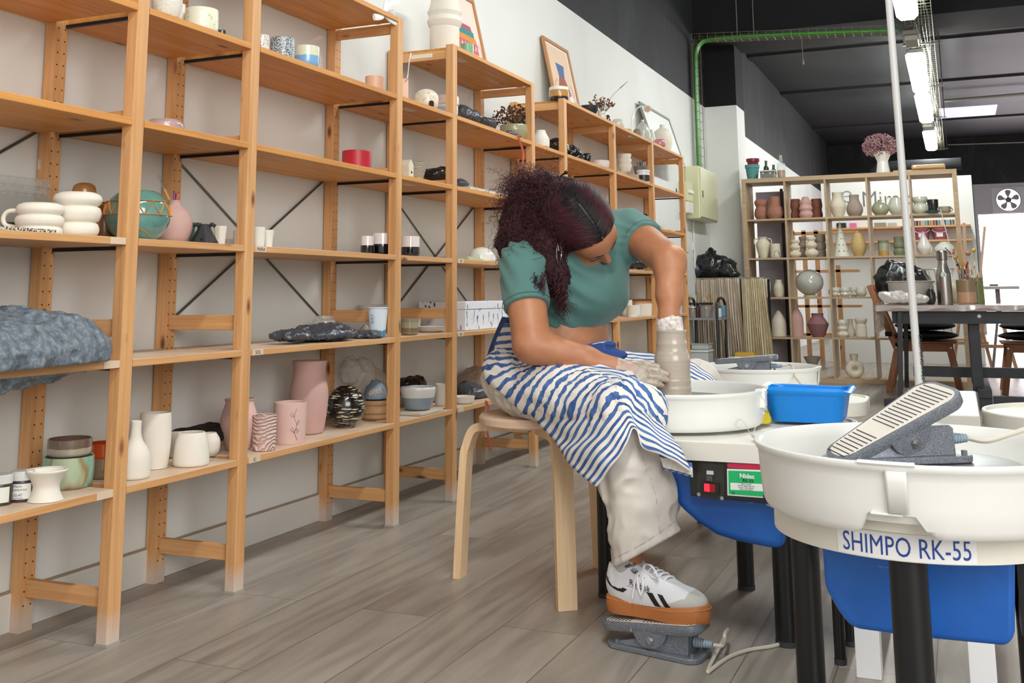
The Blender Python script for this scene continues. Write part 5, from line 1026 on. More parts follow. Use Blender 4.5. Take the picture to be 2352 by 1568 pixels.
for u, y, r, lab in ((1920, YC+.02, 9.5, 'white ringed mug farthest left in the mug cube'), (1941, YC-.08, 11, 'white ringed mug in front in the mug cube'), (1962, YC+.04, 9, 'white ringed mug behind in the mug cube'), (1979, YC-.02, 12, 'plain white round mug at the right of the mug cube')):
    C5(lab, u, 2, [(r*.7, 0), (r, 5), (r*.85, 10), (r, 14), (r*.95, 21)] if 'ringed' in lab else [(r*.6, 0), (r, 8), (r*.85, 21)], MUGM, y=y, cat='mug', group='white mugs in the cube unit', parts=loop_handle(-1, r, 4, 16, 6, 1.3, MUGM))
C5('cream bullet shaped bottle in the left cube of the fourth row', 1790, 3, [(16, 0), (17, 4), (17, 30), (12, 45), (5, 56), (4, 58)], CREAM, cat='bottle')
C5('tall pink bottle with a slim neck in the fourth row', 1832, 3, [(14, 0), (14.5, 4), (14.5, 40), (9, 56), (3.5, 66), (3, 75)], PINKB, cat='bottle')
C5('mauve carinated urn in the fourth row', 1880, 3, [(13, 0), (18, 10), (24, 28), (23, 31), (15, 43), (13, 47), (14, 53)], MAUVE, cat='urn')
C5('white vase of three stacked balls in the fourth row', 1936, 3, [(10, 0), (13, 6), (10, 13), (12, 19), (10, 25), (12, 32), (10, 39)], BISQ)
C5('curved white bottle behind the stacked balls vase', 1955, 3, [(8, 0), (10, 10), (6, 26), (6, 40)], BISQ, y=YC+.08, cat='bottle')
C5('white vase with a flared collar in the fourth row', 1979, 3, [(12, 0), (13, 4), (12, 26), (11, 30), (14, 38), (14, 42)], BISQ)
for u, h in ((2143, 30), (2178, 30)): C5('white cylinder vase seen below the work table', u, 3, cup(10, h), BISQ, group='white cylinders below the work table')
# ring (donut) vase
P = on_y(1964, YC, cz(4)); k = depth(P)/F; t = thing('donut_vase', 'cream ring shaped vase with a hole through the body, bottom cube', 'vase', P)
s = MB(); s.tube([P+RH*13*k*math.cos(a_)+np.array([0, 0, (20+12*math.sin(a_))*k]) for a_ in np.linspace(0, 2*PI, 36)[:-1]], 9*k, 14, closed=True); s.build('ring_body', CREAM, t)
s = MB(); vessel(s, [(8*k, 0), (7.5*k, 6*k), (9.5*k, 20*k)], P+np.array([0, 0, 34*k]), .003); s.build('neck', CREAM, t)
C5('funnel shaped planter at the left of the bottom row', 1868, 4, [(9, 0), (6, 6), (8, 22), (20, 46)], plain('#9a9a8e', 0.6), cat='planter')
# on top of the cube unit
TPZ = KH+.0005
pot('turquoise plastic flower pot on top of the cube unit', 1729, TPZ, [(12, 0), (15, 26), (16.5, 26.5), (16.5, 34)], plain('#4f8f8b', 0.6), y=YC, cat='flower pot', sm=False)
P = on_y(1731, YC, TPZ); pot('dark red pot standing in the turquoise pot', 1731, 0, [(10, 0), (13, 15), (15, 15.5), (15, 22)], plain('#7c2330', 0.3), cat='flower pot', sm=False, P=P+np.array([0, 0, .105]), thk=.003)
P = on_y(1764, YC-.06, TPZ); t = thing('crate', 'small grey open crate on top of the cube unit', 'crate', P)
s = MB()
for a_ in np.linspace(0, 1, 7): s.box((P[0]-.06, P[1]-.045, P[2]+.001+a_*.055), (P[0]+.06, P[1]-.042, P[2]+.005+a_*.055)); s.box((P[0]-.06, P[1]+.042, P[2]+.001+a_*.055), (P[0]+.06, P[1]+.045, P[2]+.005+a_*.055))
s.box((P[0]-.062, P[1]-.045, P[2]), (P[0]-.06, P[1]+.045, P[2]+.062)); s.box((P[0]+.06, P[1]-.045, P[2]), (P[0]+.062, P[1]+.045, P[2]+.062)); s.box((P[0]-.06, P[1]-.041, P[2]+.0), (P[0]+.06, P[1]+.041, P[2]+.04)); s.build('basket', plain('#8b8b86', 0.6), t, smooth=False)
s = MB(); s.box((P[0]-.068, P[1]-.05, P[2]+.0625), (P[0]+.068, P[1]+.05, P[2]+.072)); s.build('rim', plain('#d8d8d0', 0.6), t, smooth=False)
for u, h, y, lab in ((1761, 44, YC+.05, 'tall dark green bottle behind the grey crate'), (1778, 34, YC+.06, 'shorter dark green bottle behind the grey crate')):
    pot(lab, u, TPZ, [(6, 0), (6, h*.62), (3, h*.74), (3, h)], plain('#24361f', 0.15, coat=0.8), y=y, cat='bottle', open_=False, parts=lambda t, P, k, h=h: MB().lathe([(6.2*k, h*.2*k), (6.2*k, h*.5*k)], P, 20).build('label', plain('#b8b890', 0.5), t))
pot('clear bottle half full of amber spirit on top of the cube unit', 1795, TPZ, [(9, 0), (9.5, 4), (9.5, 30), (4, 36), (4.5, 40), (3, 46)], GLASS, y=YC-.06, cat='bottle', open_=False, parts=lambda t, P, k: (MB().lathe([(0, 1*k), (8.6*k, 1*k), (8.6*k, 17*k), (0, 17*k)], P, 20).build('liquid', plain('#a5612a', 0.2), t), MB().lathe([(3*k, 46*k), (3.3*k, 46.5*k), (3.3*k, 52*k), (0, 52*k)], P, 12).build('stopper', plain('#c9b79a', 0.6), t)))
pot('white flared jug vase holding pink dried flowers on top of the cube unit', 2029, TPZ, [(15, 0), (15, 4), (12.5, 22), (12.5, 30), (20, 49)], WGL, y=YC)
P = on_y(2025, YC, TPZ)+np.array([0, 0, .14]); kq = depth(P)/F
t = thing('dried_flowers', 'bushy bunch of pink dried flowers in the white flared vase', 'dried flowers', P); m1 = MB(); m2 = MB(); m3 = MB(); rr = np.random.RandomState(5)
for i in range(1500):
    d = rr.normal(0, 1, 3); d /= np.linalg.norm(d); q = d*rr.uniform(.45, 1)**.6; c = P+np.array([q[0]*.155, q[1]*.12, .105+q[2]*.115])
    if q[2] < -.75: continue
    (m1 if rr.rand() < .5 else m2).sphere(c, rr.uniform(.004, .009), 5)
for i in range(16):
    a_ = rr.uniform(0, 6.28); m3.tube([P-np.array([0, 0, .05]), P+np.array([.03*math.cos(a_), .03*math.sin(a_), .04]), P+np.array([.1*math.cos(a_), .08*math.sin(a_), .12])], .0014, 4)
m1.build('pink_blossoms', plain('#a26f80', 0.9), t)['kind'] = 'stuff'; m2.build('beige_blossoms', plain('#b79c92', 0.9), t)['kind'] = 'stuff'; m3.build('stems', plain('#6a5140', 0.9), t)
a = on_y(2053, YC, TPZ); b_ = on_y(2172, YC, TPZ); s = MB(); s.box((a[0], YC-.1, TPZ), (b_[0], YC+.14, TPZ+.012)); solo('wooden_board', s, PINE[0], 'flat wooden board lying on top of the cube unit', 'board', a, smooth=False, bevel=0.002)
a = on_y(2095, YC, TPZ); t = thing('wooden_tray', 'pale wooden tray with a rounded end and metal handle on the board', 'tray', a+np.array([0, 0, .0125]))
s = MB(); s.box((a[0], YC-.12, TPZ+.0125), (b_[0], YC+.1, TPZ+.05)); s.build('tray', plain('#c8a56f', 0.5), t, smooth=False, bevel=0.012)
s = MB(); s.box((a[0]+.02, YC-.1225, TPZ+.028), (a[0]+.035, YC-.1205, TPZ+.045)); s.build('clip', STEEL, t, smooth=False)

# ------------------------------------------------------------------ implicit surface toolkit
def vnoise(X, Y, Z, sc, seed=0):
    r = np.random.RandomState(seed).rand(32, 32, 32).astype(np.float32)*2-1
    x, y, z = X*sc+100.3, Y*sc+100.7, Z*sc+100.1
    xi, yi, zi = np.floor(x).astype(int), np.floor(y).astype(int), np.floor(z).astype(int); fx, fy, fz = x-xi, y-yi, z-zi
    fx, fy, fz = [q*q*(3-2*q) for q in (fx, fy, fz)]; g = lambda a, b, c: r[(xi+a) % 32, (yi+b) % 32, (zi+c) % 32]
    return ((g(0, 0, 0)*(1-fx)+g(1, 0, 0)*fx)*(1-fy)+(g(0, 1, 0)*(1-fx)+g(1, 1, 0)*fx)*fy)*(1-fz)+((g(0, 0, 1)*(1-fx)+g(1, 0, 1)*fx)*(1-fy)+(g(0, 1, 1)*(1-fx)+g(1, 1, 1)*fx)*fy)*fz
class Field:
    def __init__(s, lo, hi, res):
        s.lo = np.array(lo, float); s.h = res; s.n = np.ceil((np.array(hi)-s.lo)/res).astype(int)+1
        s.ax = [(s.lo[i]+np.arange(s.n[i])*res).astype(np.float32) for i in range(3)]; s.D = np.full(s.n, 0.2, np.float32)
    def sub(s, lo, hi):
        a = np.clip(np.floor((np.array(lo)-s.lo)/s.h).astype(int), 0, s.n-1); b = np.clip(np.ceil((np.array(hi)-s.lo)/s.h).astype(int)+1, 1, s.n)
        if (b <= a).any(): return None, None
        sl = tuple(slice(a[i], b[i]) for i in range(3)); return sl, np.meshgrid(*[s.ax[i][sl[i]] for i in range(3)], indexing='ij')
    def _merge(s, sl, d, k, op):
        D = s.D[sl]
        if op == 'u':
            if k > 0: h = np.clip(0.5+0.5*(D-d)/k, 0, 1); s.D[sl] = D*(1-h)+d*h-k*h*(1-h)
            else: s.D[sl] = np.minimum(D, d)
        else:
            if k > 0: h = np.clip(0.5-0.5*(D+d)/k, 0, 1); s.D[sl] = D*(1-h)-d*h+k*h*(1-h)
            else: s.D[sl] = np.maximum(D, -d)
    def cap(s, p0, p1, r0, r1=None, k=0.02, op='u', flat=None):
        """tapered capsule; flat=(axis vector, factor) squashes the section along axis"""
        p0, p1 = np.array(p0, float), np.array(p1, float); r1 = r0 if r1 is None else r1; m = max(r0, r1)*1.3+max(k, .02)*1.6
        sl, G = s.sub(np.minimum(p0, p1)-m, np.maximum(p0, p1)+m)
        if sl is None: return s
        X, Y, Z = G; d = p1-p0; L2 = d@d+1e-12
        t = np.clip(((X-p0[0])*d[0]+(Y-p0[1])*d[1]+(Z-p0[2])*d[2])/L2, 0, 1); vx, vy, vz = X-p0[0]-t*d[0], Y-p0[1]-t*d[1], Z-p0[2]-t*d[2]
        if flat is not None:
            a = np.array(flat[0], float); a /= np.linalg.norm(a); q = vx*a[0]+vy*a[1]+vz*a[2]; g = (1/flat[1]-1)*q; vx, vy, vz = vx+g*a[0], vy+g*a[1], vz+g*a[2]
            dd = (np.sqrt(vx**2+vy**2+vz**2)-(r0+(r1-r0)*t))*min(1, (1+flat[1])/2)
        else: dd = np.sqrt(vx**2+vy**2+vz**2)-(r0+(r1-r0)*t)
        s._merge(sl, dd, k, op); return s
    def ell(s, c, r, R=None, k=0.02, op='u'):
        c = np.array(c, float); r = np.array(r, float); R = np.eye(3) if R is None else np.array(R, float); m = r.max()+max(k, .02)*1.6
        sl, G = s.sub(c-m, c+m)
        if sl is None: return s
        X, Y, Z = [G[i]-c[i] for i in range(3)]; L_ = [X*R[i][0]+Y*R[i][1]+Z*R[i][2] for i in range(3)]
        k0 = np.sqrt(sum((L_[i]/r[i])**2 for i in range(3)))+1e-6; k1 = np.sqrt(sum((L_[i]/r[i]**2)**2 for i in range(3)))+1e-6
        s._merge(sl, k0*(k0-1)/k1, k, op); return s
    def cut(s, p, n, k=0.0):      # remove the side the normal points to
        n = np.array(n, float); n /= np.linalg.norm(n); X, Y, Z = np.meshgrid(*s.ax, indexing='ij', sparse=True)
        d = (X-p[0])*n[0]+(Y-p[1])*n[1]+(Z-p[2])*n[2]
        s.D = np.maximum(s.D, d.astype(np.float32)) if k == 0 else s.D
        return s
    def disp(s, fn, band=0.03):
        idx = np.nonzero(np.abs(s.D) < band); s.D[idx] += fn(s.ax[0][idx[0]], s.ax[1][idx[1]], s.ax[2][idx[2]]).astype(np.float32); return s
    def mesh(s, mb=None, mi=0):
        D = s.D; D[0], D[-1] = .1, .1; D[:, 0] = .1; D[:, -1] = .1; D[:, :, 0] = .1; D[:, :, -1] = .1
        ins = D < 0; a = ins[:-1, :-1, :-1]; al = a.copy(); an = a.copy()
        for i in (0, 1):
            for j in (0, 1):
                for l in (0, 1):
                    q = ins[i:D.shape[0]-1+i, j:D.shape[1]-1+j, l:D.shape[2]-1+l]; al &= q; an |= q
        act = np.argwhere(an & ~al); idm = -np.ones(a.shape, np.int32); idm[tuple(act.T)] = np.arange(len(act))
        C8 = {}
        for i in (0, 1):
            for j in (0, 1):
                for l in (0, 1): C8[(i, j, l)] = D[act[:, 0]+i, act[:, 1]+j, act[:, 2]+l]
        pos = np.zeros((len(act), 3)); cnt = np.zeros(len(act))
        for c in C8:
            for axis in range(3):
                if c[axis] == 0:
                    e = list(c); e[axis] = 1; e = tuple(e); d0, d1 = C8[c], C8[e]; m = (d0 < 0) != (d1 < 0); t = np.where(m, d0/(d0-d1+1e-12), 0); p = np.array(c, float)[None].repeat(len(act), 0); p[:, axis] += t
                    pos[m] += p[m]; cnt[m] += 1
        V_ = s.lo+(act+pos/cnt[:, None])*s.h; faces = []
        for axis in range(3):
            b, c = (axis+1) % 3, (axis+2) % 3; sl0 = [slice(None)]*3; sl1 = [slice(None)]*3; sl0[axis] = slice(0, -1); sl1[axis] = slice(1, None)
            A, B = ins[tuple(sl0)], ins[tuple(sl1)]
            for flip, mk in ((False, A & ~B), (True, ~A & B)):
                e = np.argwhere(mk); e = e[(e[:, b] > 0) & (e[:, c] > 0)]; q = []
                for db, dc in ((1, 1), (0, 1), (0, 0), (1, 0)): t_ = e.copy(); t_[:, b] -= db; t_[:, c] -= dc; q.append(idm[tuple(t_.T)])
                q = np.stack(q, 1); faces.append(q[:, ::-1] if flip else q)
        Fc = np.concatenate(faces); return V_, Fc
def build_sdf(name, fld, mat, parent=None, origin=None, smooth_it=0, mi=None):
    V_, Fc = fld.mesh()
    if smooth_it:
        E_ = np.concatenate([Fc[:, [0, 1]], Fc[:, [1, 2]], Fc[:, [2, 3]], Fc[:, [3, 0]]]); 
        for it in range(smooth_it):
            S_ = np.zeros_like(V_); n_ = np.zeros(len(V_))
            for i, j in ((0, 1), (1, 0)): np.add.at(S_, E_[:, i], V_[E_[:, j]]); np.add.at(n_, E_[:, i], 1)
            V_ = V_*0.45+0.55*S_/n_[:, None]
    off = OFF[parent.name] if parent is not None else (np.array(origin, float) if origin is not None else np.zeros(3))
    me = bpy.data.meshes.new(name); W_ = V_-off; me.vertices.add(len(W_)); me.vertices.foreach_set('co', W_.ravel()); me.loops.add(len(Fc)*4); me.loops.foreach_set('vertex_index', Fc.ravel())
    me.polygons.add(len(Fc)); me.polygons.foreach_set('loop_start', np.arange(len(Fc))*4); me.polygons.foreach_set('loop_total', np.full(len(Fc), 4)); me.update(calc_edges=True)
    for m in (mat if isinstance(mat, (list, tuple)) else [mat]): me.materials.append(m)
    if mi is not None: me.polygons.foreach_set('material_index', mi(V_[Fc].mean(1)).astype(np.int32))
    me.polygons.foreach_set('use_smooth', [True]*len(Fc)); me.validate()
    o = bpy.data.objects.new(name, me); COL.objects.link(o); OFF[o.name] = off
    if parent is not None: o.parent = parent
    else: o.location = tuple(off)
    return o
def crumple(amp, sc, seed):
    def f(x, y, z):
        a = vnoise(x, y, z, sc, seed); b = vnoise(x, y, z, sc*2.3, seed+1); c = vnoise(x, y, z, sc*5, seed+2)
        return amp*(1.2*np.abs(a)+0.7*np.abs(b)+0.35*np.abs(c)-0.75)
    return f
def bag(lab, blobs, mat, amp=0.008, sc=22, seed=1, res=0.005, zmin=None, cat='plastic bag', name='plastic_bag', group=None, xmin=None, smooth_it=0, cuts=()):
    lo = np.min([np.array(c)-np.array(r) for c, r in blobs], 0)-0.03; hi = np.max([np.array(c)+np.array(r) for c, r in blobs], 0)+0.03
    f_ = Field(lo, hi, res)
    for c, r in blobs: f_.ell(c, r, k=0.025)
    f_.disp(crumple(amp, sc, seed), 0.06)
    if zmin is not None: f_.cut((0, 0, zmin), (0, 0, -1))
    if xmin is not None: f_.cut((xmin, 0, 0), (-1, 0, 0))
    for p, n_ in cuts: f_.cut(p, n_)
    c = np.mean([c for c, r in blobs], 0); o = build_sdf(name, f_, mat, origin=(c[0], c[1], zmin if zmin is not None else lo[2]), smooth_it=smooth_it); return tag(o, lab, cat, group)
def blob_px(u, v, x, rx, ru, rv):   # ellipsoid centred at pixel (u,v) on plane x, radii: depth rx m, ru/rv pixels
    P = atX(u, v, x); k = depth(P)/F; return (P, (rx, ru*k, rv*k))
def B_(z, *bl): return [blob_px(*b) for b in bl]
bag('large dusty grey plastic sack bulging over the shelf at the left edge', [((-.12, -.30, ZD+.085), (.17, .30, .10)), ((-.05, -.12, ZD+.06), (.13, .15, .075)), ((.02, -.35, ZD+.01), (.10, .22, .10)), ((-.02, -.03, ZD+.035), (.07, .08, .045))], DUSTBAG, 0.02, 11, 3, 0.005, name='plastic_sack', cat='plastic sack', xmin=-.262, smooth_it=1, cuts=(((0, -.02, ZD-.06), (0, .62, -.78)),)) if False else None
def sack_cut(blobs, mat, lab, seed, z, over=0.0, **kw): pass
f_ = Field((-.30, -.75, ZD-.12), (.16, .0, ZD+.24), .005)
f_.ell((-.13, -.38, ZD+.045), (.16, .34, .085), k=.03).ell((-.08, -.19, ZD+.035), (.15, .15, .075), k=.03).ell((.02, -.46, ZD+.015), (.07, .28, .075), k=.03).ell((-.01, -.12, ZD+.025), (.05, .06, .04), k=.03)
f_.disp(crumple(.022, 10, 3), .08).disp(lambda x, y, z: .004*np.abs(vnoise(x, y, z, 60, 9)), .03)
X_, Y_, Z_ = np.meshgrid(*f_.ax, indexing='ij', sparse=True); f_.D = np.maximum(f_.D, np.minimum(.0015+X_, ZD+.002-Z_)).astype(np.float32); f_.D = np.maximum(f_.D, -.262-X_).astype(np.float32)
f_.D = np.maximum(f_.D, Y_+.006-.0*X_).astype(np.float32)
tag(build_sdf('plastic_sack', f_, DUSTBAG, origin=(-.1, -.35, ZD), smooth_it=1), 'large dusty grey plastic sack bulging over the shelf at the left edge', 'plastic sack')
k_ = lambda u, v, x: depth(atX(u, v, x))/F
bag('flat folded black plastic bag on the fourth shelf', B_(ZD, (745, 766, -.08, .09, 95, 16), (665, 770, -.08, .06, 42, 12), (840, 770, -.06, .06, 34, 11), (740, 756, -.10, .06, 60, 12)), GREYBAG, .009, 30, 4, .004, zmin=ZD+.001)
bag('black cloth bag crumpled at the back of the bottom shelf', B_(ZE, (455, 1005, -.2, .07, 50, 22), (480, 990, -.2, .05, 30, 18), (425, 1002, -.22, .05, 26, 14)), plain('#1c1614', 0.8), .007, 28, 5, .004, zmin=ZE+.001, cat='cloth bag', name='cloth_bag')
bag('cloudy clear plastic bag standing behind the leaf bowl', B_(ZE, (832, 868, -.22, .05, 40, 46), (805, 850, -.22, .04, 24, 30), (865, 880, -.22, .04, 26, 32)), CLEARBAG, .010, 26, 6, .004, zmin=ZE+.001)
bag('black plastic bag behind the grey and white bowl', B_(ZE, (940, 888, -.2, .06, 28, 24), (958, 880, -.2, .04, 14, 18)), BLACKBAG, .007, 34, 7, .004, zmin=ZE+.001)
bag('brownish translucent plastic bag at the back right of the fourth post', B_(ZE, (1092, 868, -.22, .06, 44, 28), (1070, 885, -.22, .05, 30, 30)), BROWNBAG, .008, 26, 8, .004, zmin=ZE+.001)
bag('crumpled black plastic bag in front of the brownish bag', B_(ZE, (1090, 900, -.10, .05, 38, 16), (1070, 892, -.14, .04, 26, 16), (1112, 902, -.08, .03, 20, 13)), GREYBAG, .006, 36, 9, .004, zmin=ZE+.001)
bag('black plastic bag with a crease on the shelf behind the striped conical bowl', B_(ZB, (1000, 402, -.14, .06, 30, 16), (1020, 396, -.14, .05, 20, 14)), BLACKBAG, .006, 34, 10, .004, zmin=ZB+.001)
bag('grey plastic bag peeking out right of the fourth post', B_(ZB, (1052, 424, -.1, .05, 17, 13)), GREYBAG, .006, 34, 11, .004, zmin=ZB+.001)
bag('long grey blue plastic sheet draped on the upper shelf', B_(ZA, (1080, 270, -.14, .05, 34, 18), (1115, 284, -.12, .05, 30, 16), (1060, 258, -.16, .04, 14, 16)), GREYBAG, .009, 24, 12, .004, zmin=ZA+.001)
bag('small grey blue plastic wad at the foot of the dried flower pot', B_(ZA, (1172, 308, -.03, .025, 18, 8), (1188, 314, -.03, .02, 12, 7)), GREYBAG, .005, 34, 13, .0035, zmin=ZA+.001)
bag('black plastic sheet spilling over the far shelf edge', B_(ZA, (1280, 338, -.12, .06, 26, 20), (1312, 352, -.08, .05, 26, 18), (1328, 362, -.03, .03, 18, 11), (1348, 362, -.05, .025, 9, 10)), BLACKBAG, .010, 26, 14, .004, zmin=ZA+.001)
bag('crumpled black and clear plastic on the shelf beyond the shoulder', B_(ZC, (1470, 606, -.1, .06, 34, 12), (1452, 604, -.12, .05, 20, 13)), BLACKBAG, .007, 34, 15, .004, zmin=ZC+.001)
bag('dark plastic bag partly hidden behind the far shoulder', B_(ZB, (1478, 503, -.1, .05, 15, 12)), BLACKBAG, .006, 34, 16, .004, zmin=ZB+.001)
# ribbon
for lab, pts in (('coral ribbon hanging from the upper shelf beside the fifth post', [atX(1190, 312, .004), atX(1196, 330, .006), atX(1202, 352, .006), atX(1200, 380, .006), atX(1196, 400, .006)]), ('coral ribbon hanging below the bottom shelf behind the stool', [atX(1116, 920, .004), atX(1122, 940, .006), atX(1117, 968, .006), atX(1120, 995, .006), atX(1128, 1036, .006)])):
    s = MB(); s.tube(catmull(pts, 6), .006, 6, flat=.15); solo('ribbon', s, plain('#e8776a', 0.6, name='coral_ribbon'), lab, 'ribbon', pts[0])
# black sacks on the covered bench
BZ = .912
def blob_py(u, v, y, ry, ru, rv): P = atY(u, v, y); k = depth(P)/F; return (P, (ru*k, ry, rv*k))
bag('large knotted black rubbish sack on the bench by the column', [blob_py(1632, 612, 7.42, .10, 46, 30), blob_py(1628, 598, 7.42, .06, 22, 18), blob_py(1632, 580, 7.42, .02, 9, 10), blob_py(1640, 577, 7.42, .015, 10, 4)], BLACKBAG, .022, 10, 20, .009, zmin=BZ, name='rubbish_sack', cat='rubbish sack')
bag('smaller black rubbish sack at the right end of the bench', [blob_py(1672, 618, 7.40, .09, 22, 22), blob_py(1686, 630, 7.36, .06, 12, 12)], BLACKBAG, .02, 12, 21, .009, zmin=BZ, name='rubbish_sack', cat='rubbish sack')
bag('dark blue grey sack at the left end of the bench', [blob_py(1590, 622, 7.36, .08, 22, 20)], plain('#2b3a44', 0.4, bumpy=.8, name='blue_grey_bag'), .015, 12, 22, .009, zmin=BZ, name='rubbish_sack', cat='rubbish sack')
# trolley contents
TT = .5757
def brushpot(lab, P, r, h, c, n, ln, seed, cols=('#c9a878', '#b98f5e', '#e6dcc8', '#8a6a48'), bl=None):
    rr = np.random.RandomState(seed); t = pot(lab, 0, 0, [(r, 0), (r*1.05, h)], plain(c, 0.5), P=P, cat='brush pot', sm=False, thk=.002) if False else None
    s = MB(); vessel(s, [(r, 0), (r*1.04, h)], P, .002, sm=False); solo('brush_pot', s, plain(c, 0.5), lab, 'pot', P)
    for i in range(n):
        a_ = rr.uniform(0, 2*PI); rad = rr.uniform(.1, .75)*r; b0 = P+np.array([rad*math.cos(a_), rad*math.sin(a_), .012]); tip = P+np.array([math.cos(a_)*rad*3.2, math.sin(a_)*rad*2.6, ln*rr.uniform(.7, 1.1)])
        m_ = MB(); m_.cyl(b0, tip, rr.uniform(.0016, .0032), n=6); o = solo('paintbrush', m_, plain(cols[i % len(cols)], 0.5), 'slim tool or brush handle standing in the '+bl, 'brush', b0, 'brushes in the '+bl)
for i, (x, y, c) in enumerate(((-.235, 6.9, '#8f9a8e'), (-.15, 7.0, '#b8ae9e'), (-.08, 6.92, '#a9a59a'))):
    P = np.array([x, y, TT]); brushpot(['leftmost', 'middle', 'right'][i]+' pale brush pot on the trolley tray', P, .028, .09, c, 9, .2, 30+i, bl=['leftmost', 'middle', 'right'][i]+' trolley pot')
for u, r, h, c, lab, y in ((1591, 10, 22, '#8e8378', 'round glass jar of pinkish slip at the left of the trolley', 6.84), (1603, 4.5, 26, '#3a1614', 'small dark brown dropper bottle on the trolley', 6.83), (1622, 15, 30, '#8d827c', 'big glass jar with a black lid on the trolley', 6.86)):
    pot(lab, u, TT, [(r, 0), (r, h*.8), (r*.8, h*.85), (r*.8, h)], plain(c, 0.2, coat=.5), y=y, cat='jar', open_=False, parts=(lambda t, P, k, r=r, h=h: MB().lathe([(r*.84*k, h*k), (r*.84*k, h*1.12*k), (0, h*1.12*k)], P, 20).build('lid', plain('#17181a' if r != 10 else '#e6e6e6', 0.4), t)))
for u, r, h, c, lab, y in ((1643, 7, 16, '#b08a78', 'small terracotta beaker right of the trolley hoop', 6.98), (1652, 6, 20, '#c7cdc8', 'white plastic beaker right of the trolley hoop', 6.9), (1660, 8, 26, '#5a8496', 'blue beaker at the right end of the trolley', 7.03)):
    pot(lab, u, TT, cup(r, h), plain(c, 0.4), y=y, cat='beaker')
GT = plain('#c9ccca', 0.35, name='cloudy_tub', alpha=.9)
for (u0, u1, v0, v1, y, lab) in ((1593, 1632, 788, 806, 6.93, 'upper cloudy plastic tub on the lower trolley tray'),):
    a, b_ = on_y(u0, y, .3), on_y(u1, y, .3); z1 = atY(u0, v0, y)[2]
    t = thing('plastic_tub', lab, 'tub', (a[0], y, .31)); s = MB(); s.box((a[0], y-.08, .312), (b_[0], y+.08, z1-.008)); s.build('body', GT, t, smooth=False, bevel=.01); s = MB(); s.box((a[0]-.005, y-.085, z1-.0075), (b_[0]+.005, y+.085, z1)); s.build('rim', GT, t, smooth=False, bevel=.003)
a, b_ = on_y(1588, 6.93, .2), on_y(1636, 6.93, .2); t = thing('plastic_tub', 'large lower cloudy plastic tub under the upper tub on the trolley', 'tub', (a[0], 6.93, .102)); s = MB(); s.box((a[0], 6.83, .102), (b_[0]-.01, 7.03, .29)); s.build('body', GT, t, smooth=False, bevel=.012); s = MB(); s.box((a[0]-.004, 6.825, .2905), (b_[0]-.006, 7.035, .31)); s.build('lid', plain('#d9dbd9', 0.4), t, smooth=False, bevel=.004)
s = MB(); s.box((.06, 7.05, .0), (.22, 7.2, .28)); solo('yellow_box', s, plain('#cfa23a', 0.6), 'mustard yellow box on the floor right of the trolley', 'box', (.1, 7.1, 0), smooth=False)
s = MB(); s.box((.03, 6.88, .0), (.19, 7.02, .25)); solo('white_carton', s, plain('#d5d8d8', 0.6), 'white carton in front of the mustard box', 'box', (.1, 6.9, 0), smooth=False)

# ------------------------------------------------------------------ work table objects
TP = TZ+.006
P = atZ(2172, 698, TP); P = on_y(2172, 6.05, TP)
def bottle_parts(t, P, k):
    MB().lathe([(10.5*k, 100*k), (12*k, 101*k), (12*k, 119*k), (9*k, 122*k), (0, 122*k)], P, 28).build('cap', plain('#8b8884', 0.3, 1.0), t)
    s = MB(); d = (-FH-RH*.4); d /= np.linalg.norm(d); e = np.cross(d, (0, 0, 1)); c = P+d*(16.2*k+.001)+np.array([0, 0, 67*k]); s.add([c+e*6*k*math.cos(a_)+np.array([0, 0, 6*k*math.sin(a_)]) for a_ in np.linspace(0, 2*PI, 24)[:-1]], [tuple(range(23))]); s.build('round_logo', plain('#dfe9e6', 0.4), t, smooth=False)
    s = MB(); c = c+d*.0006; s.tube([c+e*3*k*math.cos(a_)+np.array([0, 0, 3*k*math.sin(a_)]) for a_ in np.linspace(.5, 5.6, 16)], .6*k, 5); s.build('logo_mark', plain('#3c7f80', 0.4), t)
pot('tall brushed steel drinking bottle on the work table', 2172, TP, [(15, 0), (16.5, 2), (16.5, 62), (15, 74), (11, 90), (10, 100)], plain('#a39f9a', 0.32, 1.0, name='brushed_steel'), y=6.05, cat='drinking bottle', open_=False, parts=bottle_parts)
Pb = on_y(2222, 6.08, TP); kb = depth(Pb)/F
s = MB(); vessel(s, [(18*kb, 0), (21*kb, 4*kb), (21.5*kb, 55*kb)], Pb, .004, sm=False); solo('brush_pot', s, banded([(0, '#bb8f70'), (27*kb, '#8a7452')], .3, .5), 'ceramic pot glazed brown above and bare clay below, full of brushes', 'pot', Pb)
rr = np.random.RandomState(12)
for i in range(16):
    a_ = rr.uniform(0, 2*PI); rad = rr.uniform(.1, .7)*19*kb; b0 = Pb+np.array([rad*math.cos(a_), rad*math.sin(a_), .01]); tip = Pb+np.array([math.cos(a_)*rad*2.0+.01, math.sin(a_)*rad*1.6, rr.uniform(62, 92)*kb]); d = (tip-b0)/np.linalg.norm(tip-b0)
    t = thing('paintbrush', 'brush with its bristles up in the brown glazed brush pot', 'brush', b0, 'brushes in the brown glazed pot'); s = MB(); s.cyl(b0, tip-d*.03, .003, n=6); s.build('handle', plain(['#8a2f2a', '#2f4f8a', '#b98f5e', '#d8c8a8'][i % 4], .4), t); s = MB(); s.cyl(tip-d*.03, tip-d*.012, .0038, n=8); s.build('ferrule', STEEL, t); s = MB(); s.tube([tip-d*.012, tip+d*.004, tip+d*.02], [.004, .0055, .002], 8); s.build('bristles', plain(['#c8682a', '#d88a4a', '#5a2f24', '#e6dccb'][i % 4], .8), t)
